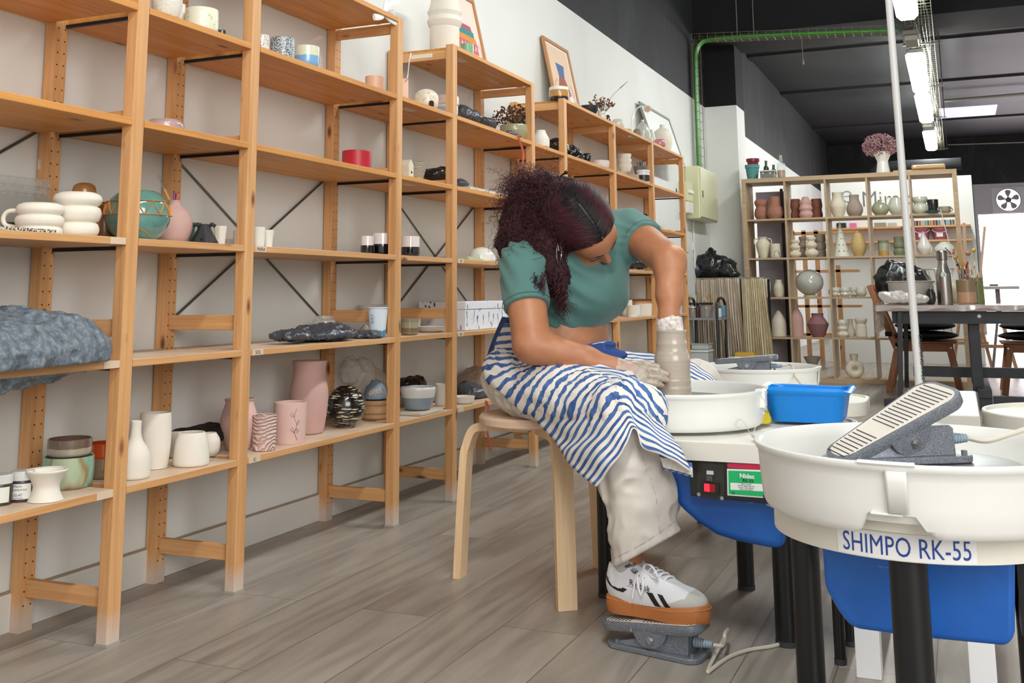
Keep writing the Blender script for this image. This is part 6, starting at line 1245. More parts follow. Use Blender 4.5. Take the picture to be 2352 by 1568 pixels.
for i, (u, v, c, r_) in enumerate(((2189, 580, '#c0553a', .012), (2194, 592, '#b8863a', .014), (2224, 582, '#a8755a', .017), (2237, 575, '#c9a33a', .015), (2199, 608, '#3a1a1c', .010))):
    tip = atY(u, v, 6.1); b0 = Pb+np.array([(i-2)*.008, 0, .012]); t = thing('ball_tool', ['small red', 'small ochre', 'tan', 'large mustard yellow', 'dark maroon'][i]+' round headed tool standing in the brown glazed brush pot', 'tool', b0, 'round headed tools'); s = MB(); s.cyl(b0, tip-np.array([0, 0, r_*.8]), .0028, n=6); s.build('handle', plain('#c8b59a', .5), t); s = MB(); s.sphere(tip, r_, 14); s.build('ball', plain(c, .5), t)
Pg = on_y(2246, 6.2, TP); s = MB(); vessel(s, [(15*kb, 0), (16*kb, 4*kb), (15*kb, 60*kb)], Pg, .004, sm=False); solo('brush_pot', s, plain('#747a45', .35, coat=.5, name='moss_glaze', bumpy=.4), 'moss green ribbed pot behind the brown brush pot', 'pot', Pg)
for i, (u0, u1, v1, w_, c, lab) in enumerate(((2232, 2214, 512, .022, '#b9977e', 'long flat wooden slat rising left from the brush pots'), (2250, 2262, 520, .018, '#c9ab92', 'long flat wooden slat rising right from the brush pots'), (2218, 2200, 556, .03, '#a58452', 'short wide wooden rib among the brushes'), (2236, 2234, 533, .004, '#c0b48f', 'thin reed standing among the brushes'))):
    b0 = Pg+np.array([0, 0, .012]) if i in (1, 3) else Pb+np.array([.0, .01, .012]); tip = atY(u1, v1, 6.15); s = MB(); s.beam(b0, tip, w_, .004, up=(0, 1, 0)); solo('flat_stick', s, plain(c, .6), lab, 'stick', b0, smooth=False)
s = MB(); s.tube([Pb+np.array([-.02, 0, .02]), atY(2160, 480, 6.1)], .0035, 6); solo('glass_rod', s, plain('#dcdcd4', .3), 'long pale rod leaning left out of the brush pot', 'rod', Pb)
s = MB(); s.tube(catmull([Pb+np.array([-.01, 0, .03]), atY(2200, 605, 6.1), atY(2170, 568, 6.1)], 5), .003, 6); solo('bent_tool', s, plain('#2c3040', .4), 'dark bent wire tool leaning out of the brush pot', 'tool', Pb)
# wrapped clay basin
P = on_y(2095, 6.15, TP); k = depth(P)/F
s = MB(); vessel(s, [(38*k, 0), (48*k, 14*k), (50*k, 48*k), (54*k, 52*k)], P, .006, sm=False); solo('basin', s, plain('#b3ada6', .4, coat=.4), 'grey basin wrapped in clear plastic on the work table', 'basin', P)
bag('clear plastic wrap crumpled in front of the grey basin', [blob_py(2060, 682, 5.97, .03, 34, 15), blob_py(2035, 676, 5.97, .02, 16, 9), blob_py(2110, 688, 5.97, .02, 22, 12)], plain('#d6d2cc', .15, alpha=.75, coat=1, bumpy=.8, name='crisp_film'), .012, 20, 40, .007, zmin=TP)
bag('black twisted bag between the basin and the steel bottle', [blob_py(2138, 682, 6.0, .03, 10, 20)], BLACKBAG, .008, 20, 41, .006, zmin=TP)
pot('pale yellow rounded pot behind the steel bottle', 2185, TP, [(24, 0), (28, 10), (24, 36), (14, 48)], plain('#c9c6a8', .35, coat=.4), y=6.3, cat='pot')
P = on_y(2160, 6.55, TP); k = depth(P)/F; t = thing('wire_fruit_bowl', 'wire bowl on a stand behind the steel bottle', 'bowl', P)
s = MB(); s.lathe([(20*k, 0), (6*k, 6*k), (6*k, 40*k), (0, 41*k)], P, 16); s.build('stand', plain('#8e8a80', .4), t)
s = MB()
for q in range(14):
    a_ = 2*PI*q/14; s.tube([P+np.array([math.cos(a_)*r*k, math.sin(a_)*r*k, h*k]) for r, h in ((5, 41), (25, 55), (36, 78))], .002, 4)
s.tube([P+np.array([math.cos(a_)*36*k, math.sin(a_)*36*k, 78*k]) for a_ in np.linspace(0, 2*PI, 30)[:-1]], .003, 5, closed=True); s.build('wire_basket', plain('#c9c2b0', .3, .8), t)
bag('large black rubbish sack lying on the cushions of the left wooden chair', [blob_py(2075, 655, 7.2, .16, 58, 50), blob_py(2050, 640, 7.2, .14, 38, 42), blob_py(2108, 672, 7.2, .14, 36, 40), ((1.53, 7.2, .62), (.18, .17, .10))], BLACKBAG, .03, 7, 42, .012, zmin=.5465, name='rubbish_sack', cat='rubbish sack')
# things in the bright area beyond
def easel(lab, u, y, h, c='#b98f6a'):
    P = on_y(u, y, 0); t = thing('easel_stand', lab, 'stand', P, 'wooden stands in the bright area')
    for dx in (-.18, .18): s = MB(); s.beam(P+np.array([dx, 0, 0]), P+np.array([dx*.3, .1, h]), .03, .03, up=(0, 1, 0)); s.build('leg', plain(c, .6), t, smooth=False)
    for z in (.25, .5): s = MB(); s.box((P[0]-.16, y-.01, z), (P[0]+.16, y+.02, z+.03)); s.build('rail', plain(c, .6), t, smooth=False)
easel('wooden stand behind the cube unit, seen through the lower right cubes', 2235, 9.6, .7); easel('wooden stand in the bright area right of the table leg', 2290, 9.0, .62)
P = on_y(2306, 9.5, 0); t = thing('turntable_stand', 'small table with a dark turntable in the bright area beyond the work table', 'table', P)
zt = atY(2306, 657, 9.5)[2]; s = MB(); s.box((P[0]-.17, 9.35, zt-.03), (P[0]+.19, 9.65, zt)); s.build('top', plain('#b9b2ac', .5), t, smooth=False)
s = MB(); s.cyl((P[0], 9.5, zt-.28), (P[0], 9.5, zt-.03), .022); s.beam((P[0]-.1, 9.5, 0), (P[0], 9.5, zt-.2), .025, .025); s.beam((P[0]+.12, 9.5, 0), (P[0], 9.5, zt-.2), .025, .025); s.build('pedestal', plain('#8d8488', .5), t)
s = MB(); s.cyl((P[0]-.03, 9.45, zt+.001), (P[0]-.03, 9.45, zt+.02), .04); s.build('turntable', plain('#4a4a4e', .5), t)

# ------------------------------------------------------------------ wheels
def arcseg(cx, cy, r, a0, a1, n=14): return [(cx+r*math.cos(a), cy+r*math.sin(a)) for a in np.linspace(a0, a1, n)]
def slab(name, poly, z0, z1, mat, t, lip=0.006):
    s = MB(); n = len(poly); c = np.mean(poly, 0)
    lv = [(1, z0), (1, z1-lip*.3), (.993, z1), (.965, z1), (.96, z1-lip), (0.0, z1-lip)]
    vs = []; 
    for sc, z in lv: vs += [(c[0]+(x-c[0])*sc, c[1]+(y-c[1])*sc, z) for x, y in poly]
    fs = [tuple(range(n))[::-1]]
    for i in range(len(lv)-1): fs += [(i*n+j, i*n+(j+1) % n, (i+1)*n+(j+1) % n, (i+1)*n+j) for j in range(n)]
    s.add(vs, fs); return s.build(name, mat, t, ang=30)
def pan(t, c, zr, r, notch=None, seam=None, zb=.449, mat=WHITEPL):
    prof = [(0.93, 0.0), (0.95, .004), (.965, .012), (.975, .04), (.985, .075), (.99, zr-zb-.012), (1.0, zr-zb-.010), (1.012, zr-zb-.004), (1.008, zr-zb), (.985, zr-zb+.001), (.968, zr-zb-.003), (.958, zr-zb-.02), (.95, .03), (.92, .018), (.66, .014)]
    n = 120; G = []
    for i, (q, z) in enumerate(prof):
        row = []
        for j in range(n):
            an = 2*PI*j/n; zz = z
            if notch and i < 5:
                d = (an-notch[0]+PI) % (2*PI)-PI; w_ = max(0, min(1, (notch[1]-abs(d))/.06)); zz = max(z, w_*.030)
            row.append((c[0]+r*q*math.cos(an), c[1]+r*q*math.sin(an), zb+zz))
        row.append(row[0]); G.append(row)
    s = MB(); s.grid(np.array(G)[:, ::-1] if False else np.array(G)); o = s.build('splash_pan', mat, t, ang=50)
    bm = bmesh.new(); bm.from_mesh(o.data); bmesh.ops.remove_doubles(bm, verts=bm.verts, dist=1e-6); bm.to_mesh(o.data); bm.free()
    if seam is not None:
        for a0, wd, zz0, zz1, off in ((seam, .055, .034, zr-zb-.008, .003),):
            s = MB(); A = np.linspace(a0-wd, a0+wd, 8); s.grid(np.array([[(c[0]+(r*q_+off)*math.cos(a), c[1]+(r*q_+off)*math.sin(a), zb+z_) for a in A] for q_, z_ in ((.972, zz0), (.985, .075), (.99, zz1))]))
            st = s.build('seam_strip', mat, o); md = st.modifiers.new('s', 'SOLIDIFY'); md.thickness = .003; md.offset = 1
        s = MB(); A = np.linspace(seam-.2, seam+.1, 12); s.tube([(c[0]+(r*1.0)*math.cos(a), c[1]+(r*1.0)*math.sin(a), zr+.001) for a in A], .0065, 8, flat=.5); s.build('rim_overlap', mat, o)
        s = MB(); A = np.linspace(seam-.15, seam+.02, 10); s.tube([(c[0]+(r*.975)*math.cos(a), c[1]+(r*.975)*math.sin(a), zb+.031) for a in A], .004, 8, flat=.6); s.build('latch', mat, o)
    return o
def head_disc(t, c, z, r=.15): s = MB(); s.lathe([(0, -.03), (.03, -.03), (.03, -.012), (r, -.012), (r, -.001), (r-.001, 0), (0, 0)], (c[0], c[1], z), 64); s.build('wheel_head', plain('#7d827e', .35, .5, name='cast_aluminium'), t)
def leg(t, x, y, z1, r=.0265): s = MB(); s.cyl((x, y, .012), (x, y, z1), r, n=28); o = s.build('leg', BLACKM, t); s = MB(); s.cyl((x, y, 0), (x, y, .0118), r+.001, n=28); s.build('foot_cap', plain('#34363a', .6), o)
W1 = (1.75, -.14); B1 = (1.742, -.09)
t = thing('pottery_wheel', 'pottery wheel in the foreground with a foot pedal lying in its white pan', 'pottery wheel', (B1[0], B1[1], 0))
tb1 = slab('table_top', arcseg(B1[0], B1[1], .226, 0, 2*PI*(1-1/72), 72), .405, .447, CREAMPL, t)
sa = math.atan2(atY(2059, 1100, W1[1]-.245)[1]-W1[1], atY(2059, 1100, W1[1]-.245)[0]-W1[0])
pan(t, W1, .547, .25, notch=(sa-.04, .20), seam=sa); head_disc(t, W1, .517)
s = MB(); s.cyl((W1[0], W1[1], .448), (W1[0], W1[1], .486), .20, n=60); s.build('basin_ring', CREAMPL, t)
for P in (atD(1861, 1500, 1.98), atD(2092, 1400, 1.50), (1.90, .0, 0)): leg(t, P[0], P[1], .404)
def belly(t, poly, y0, y1, zt=None):
    s = MB(); s.prism([(p[0], p[1]) for p in poly], y0, y1, xf=lambda q: (q[0], q[2], q[1])); o = s.build('motor_cover', BLUEB, t, bevel=.022, ang=60); o.modifiers['bevel'].segments = 5; o.modifiers['bevel'].angle_limit = math.radians(25); return o
q = [atY(u, v, -.13) for u, v in ((1887, 1262), (1894, 1350), (1925, 1405), (1952, 1440), (1975, 1447), (2110, 1466), (2312, 1486), (2332, 1465), (2336, 1300))]; belly(t, [(q[0][0], .40)]+[(p[0], min(p[2], .40)) for p in q[1:-1]]+[(q[-1][0], .40)], -.13, .12)
s = MB(); s.box((q[-1][0]+.0005, -.09, .26), (q[-1][0]+.014, .05, .38)); s.build('control_panel', plain('#141619', .4), t, smooth=False)
# sticker wrapped round the band
s = MB(); ub0, ub1 = 1924, 2243
def bandang(u):
    best = None
    for a in np.linspace(-PI, 0, 1200):
        P = np.array([B1[0]+.226*math.cos(a), B1[1]+.226*math.sin(a), .426]); v_ = P-CAM; uu = CX+F*(v_@RT)/(v_@FW)
        nrm = np.array([math.cos(a), math.sin(a), 0])
        if nrm@v_ < 0 and (best is None or abs(uu-u) < best[0]): best = (abs(uu-u), a)
    return best[1]
a0, a1 = bandang(ub0), bandang(ub1); A = np.linspace(a0, a1, 30)
s.grid(np.array([[(B1[0]+.2266*math.cos(a), B1[1]+.2266*math.sin(a), z) for a in A] for z in (.4065, .4425)])); st = s.build('name_sticker', plain('#f1f2f2', .3, name='sticker_white'), tb1)
b0, b1 = bandang(1937), bandang(2230); vs, fs = text_mesh('SHIMPO RK-55', 1.0, extrude=.01, spacing=1.02); x0, x1 = vs[:, 0].min(), vs[:, 0].max(); hcap = vs[:, 1].max()
s = MB(); s.add([(B1[0]+(.2270+z_*.01)*math.cos(b0+(b1-b0)*(x_-x0)/(x1-x0)), B1[1]+(.2270+z_*.01)*math.sin(b0+(b1-b0)*(x_-x0)/(x1-x0)), .4115+y_/hcap*.0262) for x_, y_, z_ in vs], fs); s.build('lettering', plain('#22469a', .4, name='blue_ink'), st, smooth=False)

W2 = (1.118, .80)
t = thing('pottery_wheel', 'pottery wheel in use with the tall wet clay cylinder, black control box at the front', 'pottery wheel', (W2[0], W2[1], 0)); T2 = t
poly = arcseg(W2[0], W2[1], .238, PI/2, PI*1.38, 20)+[(1.12, .535), (1.165, .492), (1.22, .474)]+arcseg(1.50, .534, .06, -PI/2, 0, 6)+arcseg(1.46, .99, .1, 0, PI/2, 6)+[(1.25, 1.07)]
slab('table_top', poly, .405, .447, CREAMPL, t); pan(t, W2, .538, .237, seam=.15); head_disc(t, W2, .513)
s = MB(); s.box((1.335, .765, .495), (1.361, .80, .541)); s.build('latch_tab', WHITEPL, t, smooth=False, bevel=.004)
leg(t, .93, .86, .404) if False else None
for x, y in ((.925, .80), (1.42, .715), (1.25, 1.0)): leg(t, x, y, .404, .022)
q = [atY(u, v, .52) for u, v in ((1500, 1015), (1532, 1085), (1556, 1160), (1600, 1199), (1645, 1229), (1692, 1244), (1762, 1258), (1800, 1262), (1800, 1060))]
poly = [(p[0], min(p[2], .40)) for p in q]; belly(t, poly, .515, .90)
cb_ = thing if False else None
a = atY(1583, 1058, .478); b_ = atY(1772, 1066, .478); zlo = atY(1583, 1138, .478)[2]; zl2 = atY(1772, 1158, .478)[2]
BOXB = plain('#17191d', .35, name='control_box_black', bumpy=.3, bscale=60)
s = MB(); s.add([(a[0], .478, zlo), (b_[0], .478, zl2), (b_[0], .478, .404), (a[0], .478, .404), (a[0], .56, zlo), (b_[0], .56, zl2), (b_[0], .56, .404), (a[0], .56, .404)], [(0, 1, 2, 3), (5, 4, 7, 6), (4, 0, 3, 7), (1, 5, 6, 2), (3, 2, 6, 7), (4, 5, 1, 0)]); cbx = s.build('control_box', BOXB, t, smooth=False, bevel=.002)
def fpl(nm, pts, mat, d, par, y=.478):
    P = [atY(u, v, y) for u, v in pts]; s = MB(); n = len(P); s.add([(p[0], y-d, p[2]) for p in P]+[(p[0], y-.0003, p[2]) for p in P], [tuple(range(n)), tuple(range(2*n-1, n-1, -1))]+[(i, n+i, n+(i+1) % n, (i+1) % n) for i in range(n)]); return s.build(nm, mat, par, smooth=False)
pl = fpl('switch_plate', [(1601, 1062), (1664, 1066), (1665, 1148), (1601, 1140)], plain('#3b3833', .3, .4, name='dirty_steel_plate', var=.4), .002, cbx)
fpl('rocker_bezel', [(1612, 1106), (1653, 1109), (1653, 1136), (1612, 1131)], plain('#1a1a1c', .3), .006, pl, .476)
fpl('rocker_switch', [(1618, 1110), (1630, 1111), (1630, 1129), (1618, 1127)], plain('#ff2030', .2, emis=1.2, name='lit_red_switch'), .003, pl, .470); fpl('rocker_switch', [(1631, 1111), (1643, 1112), (1643, 1130), (1631, 1129)], plain('#a01018', .2, name='red_switch'), .002, pl, .470)
fpl('toggle_label', [(1623, 1080), (1639, 1081), (1639, 1090), (1623, 1089)], plain('#cfccc6', .4), .001, pl, .476); fpl('toggle_switch', [(1624, 1091), (1638, 1092), (1638, 1104), (1624, 1102)], plain('#4a4d52', .3), .008, pl, .476)
for u, v in ((1606, 1134), (1659, 1143)): P = atY(u, v, .476); s = MB(); s.cyl((P[0], .4755, P[2]), (P[0], .471, P[2]), .0042, n=14); s.build('screw', STEEL, pl)
fpl('red_label', [(1671, 1063), (1753, 1066), (1753, 1079), (1671, 1074)], plain('#c2274a', .4, name='red_sticker'), .0012, cbx)
gl = fpl('green_label_border', [(1670, 1076), (1753, 1079), (1753, 1143), (1671, 1137)], plain('#e8ece8', .4), .0010, cbx)
fpl('green_label', [(1673, 1080), (1753, 1083), (1753, 1140), (1674, 1134)], plain('#14b76a', .4, name='green_sticker', var=.1), .0012, gl, .4775)
fpl('label_panel', [(1678, 1108), (1753, 1111), (1753, 1128), (1678, 1124)], plain('#eef0ee', .4), .0016, gl, .4775)
s = MB()
P0 = atY(1716, 1098, .4755); place_text(s, 'Nidec', .0135, (P0[0], .4755, P0[2]), (1, 0, -.02), (.02, 0, 1), extrude=.0002, bold=.0004); s.build('logo_text', plain('#f2f5f2', .4), gl, smooth=False)
s = MB(); P0 = atY(1718, 1107, .4755); place_text(s, 'RK-55', .0095, (P0[0], .4755, P0[2]), (1, 0, -.02), (.02, 0, 1), extrude=.0002); P0 = atY(1684, 1134, .4755); place_text(s, 'CE', .006, (P0[0], .4755, P0[2]), (1, 0, -.02), (.02, 0, 1), extrude=.0002)
for i, (v, tx) in enumerate(((1113, 'INPUT 100-240V'), (1117, 'MOTOR SPEED 0-250 RPM'), (1121.5, 'OUTPUT 400W WEIGHT'), (1125.5, 'SERIAL NO MADE IN'))):
    P0 = atY(1714, v, .4755); place_text(s, tx, .0032, (P0[0], .4755, P0[2]), (1, 0, -.02), (.02, 0, 1), extrude=.0001)
s.build('small_print', plain('#1a3a2a', .5), gl, smooth=False)
# cut-off wire hanging on the pan of the wheel in use
pw = [atD(1745, 905, 2.58), atD(1758, 925, 2.5), atD(1752, 950, 2.45), atD(1738, 975, 2.42), atD(1730, 1000, 2.35)]
s = MB(); s.tube(catmull(pw+[atZ(1745, 1008, .449)], 6), .0010, 5); s.tube(catmull([atD(1700, 985, 2.50), atD(1690, 975, 2.53), atD(1700, 962, 2.53), atD(1712, 975, 2.50), atD(1727, 1003, 2.4)], 6), .0008, 5); s.tube([atZ(1728, 1000, .452), atZ(1750, 1013, .452)], .004, 6)
solo('cutting_wire', s, plain('#c9c4b8', .5), 'thin cut-off wire with a toggle hanging by the pan of the wheel in use', 'wire', (pw[0][0], pw[0][1], .45))
# clay cylinder
CLAY, nt, p = newmat('wet_grey_clay'); v = coords(nt, (1, 1, 1)); wv = nt.nodes.new('ShaderNodeTexNoise'); mp = nt.nodes.new('ShaderNodeMapping'); mp.inputs['Scale'].default_value = (2, 2, 160); L(nt, v, mp.inputs[0]); wv.inputs['Scale'].default_value = 1.0; wv.inputs['Detail'].default_value = 3; L(nt, mp.outputs[0], wv.inputs['Vector'])
L(nt, ramp(nt, wv.outputs[0], [(.25, hexc('#ab9f90')), (.75, hexc('#bcb0a1'))]), p.inputs['Base Color']); p.inputs['Roughness'].default_value = .28; p.inputs['Coat Weight'].default_value = .35; bump(nt, p, wv.outputs[0], .16, .002)
kp = depth((W2[0], W2[1], .6))/F
prof = [(46, 0), (43, 3), (41.5, 8), (42, 20), (41, 24), (41.5, 36), (40.5, 40), (40.5, 60), (41, 75), (41, 82), (39, 92), (36, 100), (35, 108), (35, 116), (34, 122), (33.5, 126), (33.5, 140), (34.5, 142), (35, 145)]
s = MB(); vessel(s, [(r*kp, h*kp*1.02) for r, h in prof], (W2[0], W2[1], .5135), .005, n=64, floor=.02); solo('clay_cylinder', s, CLAY, 'tall wet grey clay cylinder being thrown between the hands', 'clay pot', (W2[0], W2[1], .5135))
POTTOP = .5135+145*kp*1.02

W3 = (1.160, 1.77)
t = thing('pottery_wheel', 'second pottery wheel farther back with a dark pedal lying in its pan', 'pottery wheel', (W3[0], W3[1], 0))
poly = arcseg(W3[0], W3[1]-.02, .235, PI/2, 3*PI/2-.3, 20)+[(1.15, 1.50), (1.22, 1.46)]+arcseg(1.45, 1.54, .09, -PI/2, 0, 6)+arcseg(1.42, 1.66, .12, 0, PI/2, 8)
slab('table_top', poly, .405, .447, CREAMPL, t); pan(t, W3, .531, .218, seam=-.1); head_disc(t, W3, .503, .14)
belly(t, [(1.0, .40), (1.02, .3), (1.1, .22), (1.4, .2), (1.42, .4)], 1.62, 1.98)
for x, y in ((.965, 1.77), (1.45, 1.60), (1.2, 2.0)): leg(t, x, y, .404, .022)
W4 = (2.125, 1.42)
t = thing('pottery_wheel', 'pottery wheel table without a pan, cut off by the right edge', 'pottery wheel', (W4[0], W4[1], 0))
slab('table_top', arcseg(W4[0], W4[1], .262, 0, 2*PI*(1-1/72), 72), .405, .447, CREAMPL, t, .010)
s = MB(); s.cyl((W4[0], W4[1], .25), (W4[0], W4[1], .404), .20, n=40); s.build('motor_cover', plain('#a98f8f', .5), t)
for x, y in ((1.93, 1.40), (2.25, 1.25), (2.2, 1.6)): leg(t, x, y, .249, .02)
t = thing('low_white_table', 'low rectangular white table between the wheels, behind the foreground pan', 'table', (1.8, 1.7, 0))
A_ = atZ(2251, 955, .44); Bk = atZ(2247, 898, .44); x0 = on_y(2075, A_[1], .44)[0]
s = MB(); s.box((x0-.02, A_[1], .40), (A_[0], min(Bk[1], 2.6), .44)); s.build('table_top', plain('#c9c7bd', .4), t, smooth=False, bevel=.003)
for x in (x0, A_[0]-.06):
    for y in (A_[1]+.02, min(Bk[1], 2.6)-.06): s = MB(); s.box((x, y, 0), (x+.04, y+.04, .399)); s.build('leg', plain('#dcdad0', .4), t, smooth=False)
t = thing('side_table', 'low side table with square white legs behind the foreground wheel', 'table', (1.6, .45, 0)); WT = plain('#ededee', .35, name='white_lacquer')
P2 = on_y(2245, .38, .2)
for x, y in ((1.578, .43), (P2[0]-.025, .40), (1.578, .76), (P2[0]-.025, .76)): s = MB(); s.box((x, y, 0), (x+.049, y+.049, .399)); s.build('leg', WT, t, smooth=False, bevel=.0015)
s = MB(); s.box((1.575, .395, .3995), (P2[0]+.03, .815, .43)); s.build('table_top', WT, t, smooth=False, bevel=.002)
t = thing('round_stool', 'white round stool top on black tubular legs behind the foreground wheel', 'stool', (1.500, .570, 0))
slab('seat', arcseg(1.500, .570, .118, 0, 2*PI*(1-1/48), 48), .311, .356, WHITEPL, t)
for x, y in ((1.418, .585), (1.55, .63), (1.54, .50)): leg(t, x, y, .3105, .0262 if x < 1.45 else .012)

# ------------------------------------------------------------------ pedals
def pedal(lab, O, yaw, tilt, sc=1.0, roll=0.0):
    O = np.array(O, float); c_, s_ = math.cos(yaw), math.sin(yaw)
    t = thing('foot_pedal', lab, 'foot pedal', O)
    X = lambda x, y, z: (O[0]+sc*(x*c_-y*s_), O[1]+sc*(x*s_+y*c_), O[2]+sc*z)
    def rrect(x0, x1, w0, w1, r, n=6):
        P = []
        for cx, cy, a in ((x1-r, w1/2-r, 0), (x0+r, w0/2-r, PI/2), (x0+r, -w0/2+r, PI), (x1-r, -w1/2+r, 3*PI/2)): P += [(cx+r*math.cos(a+q), cy+r*math.sin(a+q)) for q in np.linspace(0, PI/2, n)]
        return P
    s = MB(); pl_ = rrect(0, .245, .085, .115, .03); s.prism(pl_, .0005, .012, xf=lambda q: X(*q)); s.build('base_plate', HAMMER, t, bevel=.002, ang=50)
    s = MB(); sec = [(.035, .06, .018), (.06, .066, .024), (.10, .07, .034), (.135, .072, .050), (.15, .072, .062), (.205, .072, .062), (.213, .07, .056), (.214, .07, .012)]
    vs = []; 
    for x, w_, h in sec: vs += [X(x, -w_/2, .0125), X(x, -w_/2*.93, h), X(x, w_/2*.93, h), X(x, w_/2, .0125)]
    fs = [(4*i+j, 4*i+j+1, 4*i+j+5, 4*i+j+4) for i in range(len(sec)-1) for j in range(3)]+[(0, 3, 2, 1), (4*len(sec)-4, 4*len(sec)-3, 4*len(sec)-2, 4*len(sec)-1)]
    s.add(vs, fs); s.build('housing', HAMMER, t, bevel=.004, ang=40)
    px, pz = .11, .040; ct, st_ = math.cos(tilt), math.sin(tilt)
    cr, sr = math.cos(roll), math.sin(roll)
    def T_(x, y, z): zz = (z-.062)*cr+y*sr; yy = y*cr-(z-.062)*sr; return X(px+(x-px)*ct-zz*st_, yy, pz+.022+(x-px)*st_+zz*ct)
    s = MB(); pl_ = rrect(-.018, .245, .066, .105, .03, 8); n = len(pl_); vs = []
    for sc_, z in ((.97, .048), (1, .052), (1, .066), (.985, .069), (.95, .069)): cx, cy = .12, 0; vs += [T_(cx+(x-cx)*sc_, cy+(y-cy)*sc_, z) for x, y in pl_]
    fs = [tuple(range(n))[::-1], tuple(range(4*n, 5*n))]+[(i*n+j, i*n+(j+1) % n, (i+1)*n+(j+1) % n, (i+1)*n+j) for i in range(4) for j in range(n)]
    s.add(vs, fs); tr = s.build('treadle', HAMMER, t, ang=40)
    s = MB(); sc_ = .93; s.add([T_(.12+(x-.12)*sc_, y*sc_*.97, .0693) for x, y in pl_], [tuple(range(n))]); s.build('tread_surface', plain('#d5cec2', .7, name='clay_dusted_tread', var=.12), tr, smooth=False)
    GR = plain('#4b4e54', .6, name='tread_ridge'); s = MB()
    for i in range(25):
        x = -.004+i*.0095
        if 8 <= i <= 10: continue
        w_ = (.058+(.096-.058)*(x+.018)/.263)*.40
        s.tube([T_(x, -w_, .0697), T_(x, w_, .0697)], .0011*sc, 5)
    s.build('tread_ridges', GR, tr)
    for sd in (-1, 1):
        s = MB(); P_ = [(.065, .055), (.20, .05)]; pts = [(.12+.042*math.cos(a), .05+.036*math.sin(a)) for a in np.linspace(PI, 2*PI, 16)]
        m_ = len(pts); y0, y1 = sd*.0395, sd*.0435; s.add([T_(x, y0, z+.002) for x, z in pts]+[T_(x, y1, z+.002) for x, z in pts], [tuple(range(m_)), tuple(range(m_, 2*m_))[::-1]]+[(i, (i+1) % m_, m_+(i+1) % m_, m_+i) for i in range(m_)]); br = s.build('side_bracket', HAMMER, tr, smooth=False)
        s = MB(); a = np.array(T_(.12, sd*.0435, .034)); b = np.array(T_(.12, sd*.0475, .034)); b2 = np.array(T_(.12, sd*.054, .034)); s.cyl(a, b, .0085*sc, n=20); s.cyl(b, b2, .0058*sc, n=6); s.build('pivot_bolt', STEEL, br)
    for x, y in ((.03, -.03), (.225, -.042), (.225, .042)): s = MB(); a = np.array(X(x, y, .012)); s.cyl(a, a+np.array([0, 0, .008*sc]), .005*sc, n=10); s.build('mounting_screw', HAMMER, t)
    s = MB(); g = [X(.214+.006*i, 0, .034-.0004*i) for i in range(9)]; rs = [.0095-.0005*i+(.0012 if i % 2 else -.0008) for i in range(9)]
    ctr = []; rr_ = []
    for i in range(8): 
        for q in (0, .35, .65): ctr.append(tuple(np.array(X(.214+.006*(i+q), 0, .034)))); rr_.append((.0105-.0006*i+(.0012 if q else -.0012))*sc)
    s.tube(ctr, rr_, 14); s.build('cable_gland', plain('#9fb0bd', .5, name='pale_blue_rubber'), t)
    return t, X(.262, 0, .034)
hA = atZ(1918, 1046, .5172); hB = atZ(2256, 1052, .5172); yaw = math.atan2(hB[1]-hA[1], hB[0]-hA[0]); yaw = max(-.25, min(.4, yaw))
OA = np.array([hA[0], W1[1]-.03, .5178]); k1 = depth(OA)/F
OA[:2] = on_y(1916, W1[1]-.075, .5178)[:2]
_, g1 = pedal('grey foot pedal lying in the pan of the foreground wheel, treadle tilted up', OA, .62, math.radians(26), .90, .16)
CORD = plain('#c9c2b4', .5, name='beige_cord')
s = MB(); g1 = np.array(g1); s.tube(catmull([g1, g1+np.array([.03, .0, -.003]), g1+np.array([.07, .02, .008]), g1+np.array([.12, .06, .02]), g1+np.array([.18, .10, .015]), g1+np.array([.22, .14, -.05]), g1+np.array([.24, .16, -.5])], 6), .0042, 8); solo('pedal_cord', s, CORD, 'beige cord leading right from the pedal in the foreground pan', 'cord', g1)
_, g2 = pedal('grey foot pedal on the floor under the white sneaker', (1.045, .455, 0.0), -.14, math.radians(6), .93)
g2 = np.array(g2)
s = MB(); pts = [g2, g2+np.array([.02, .002, .002]), atD(1665, 1455, depth(g2)-.0), atZ(1672, 1448, .03), atZ(1650, 1490, .012), atZ(1632, 1525, .005), atZ(1626, 1542, .0045), atZ(1640, 1532, .0045), atZ(1675, 1508, .0045), atZ(1720, 1492, .0045), atZ(1770, 1484, .0045), atZ(1812, 1472, .0045), atZ(1840, 1462, .0045), atZ(1870, 1440, .0045)]
s.tube(catmull(pts, 6), .0042, 8); solo('pedal_cord', s, CORD, 'beige cord looping on the floor from the pedal under the sneaker', 'cord', g2)
O3 = on_y(1652, W3[1]-.02, .5045); _, g3 = pedal('dark grey foot pedal lying in the pan of the farther wheel', (O3[0], W3[1]-.02, .5045), .05, math.radians(5), .82)
g3 = np.array(g3); s = MB(); s.tube(catmull([g3, g3+np.array([.03, 0, .004]), atY(1825, 862, W3[1]-.16), atY(1842, 885, W3[1]-.24), atY(1856, 902, W3[1]-.30)], 6), .0035, 7); solo('pedal_cord', s, CORD, 'grey cord hanging over the pan of the farther wheel', 'cord', g3)

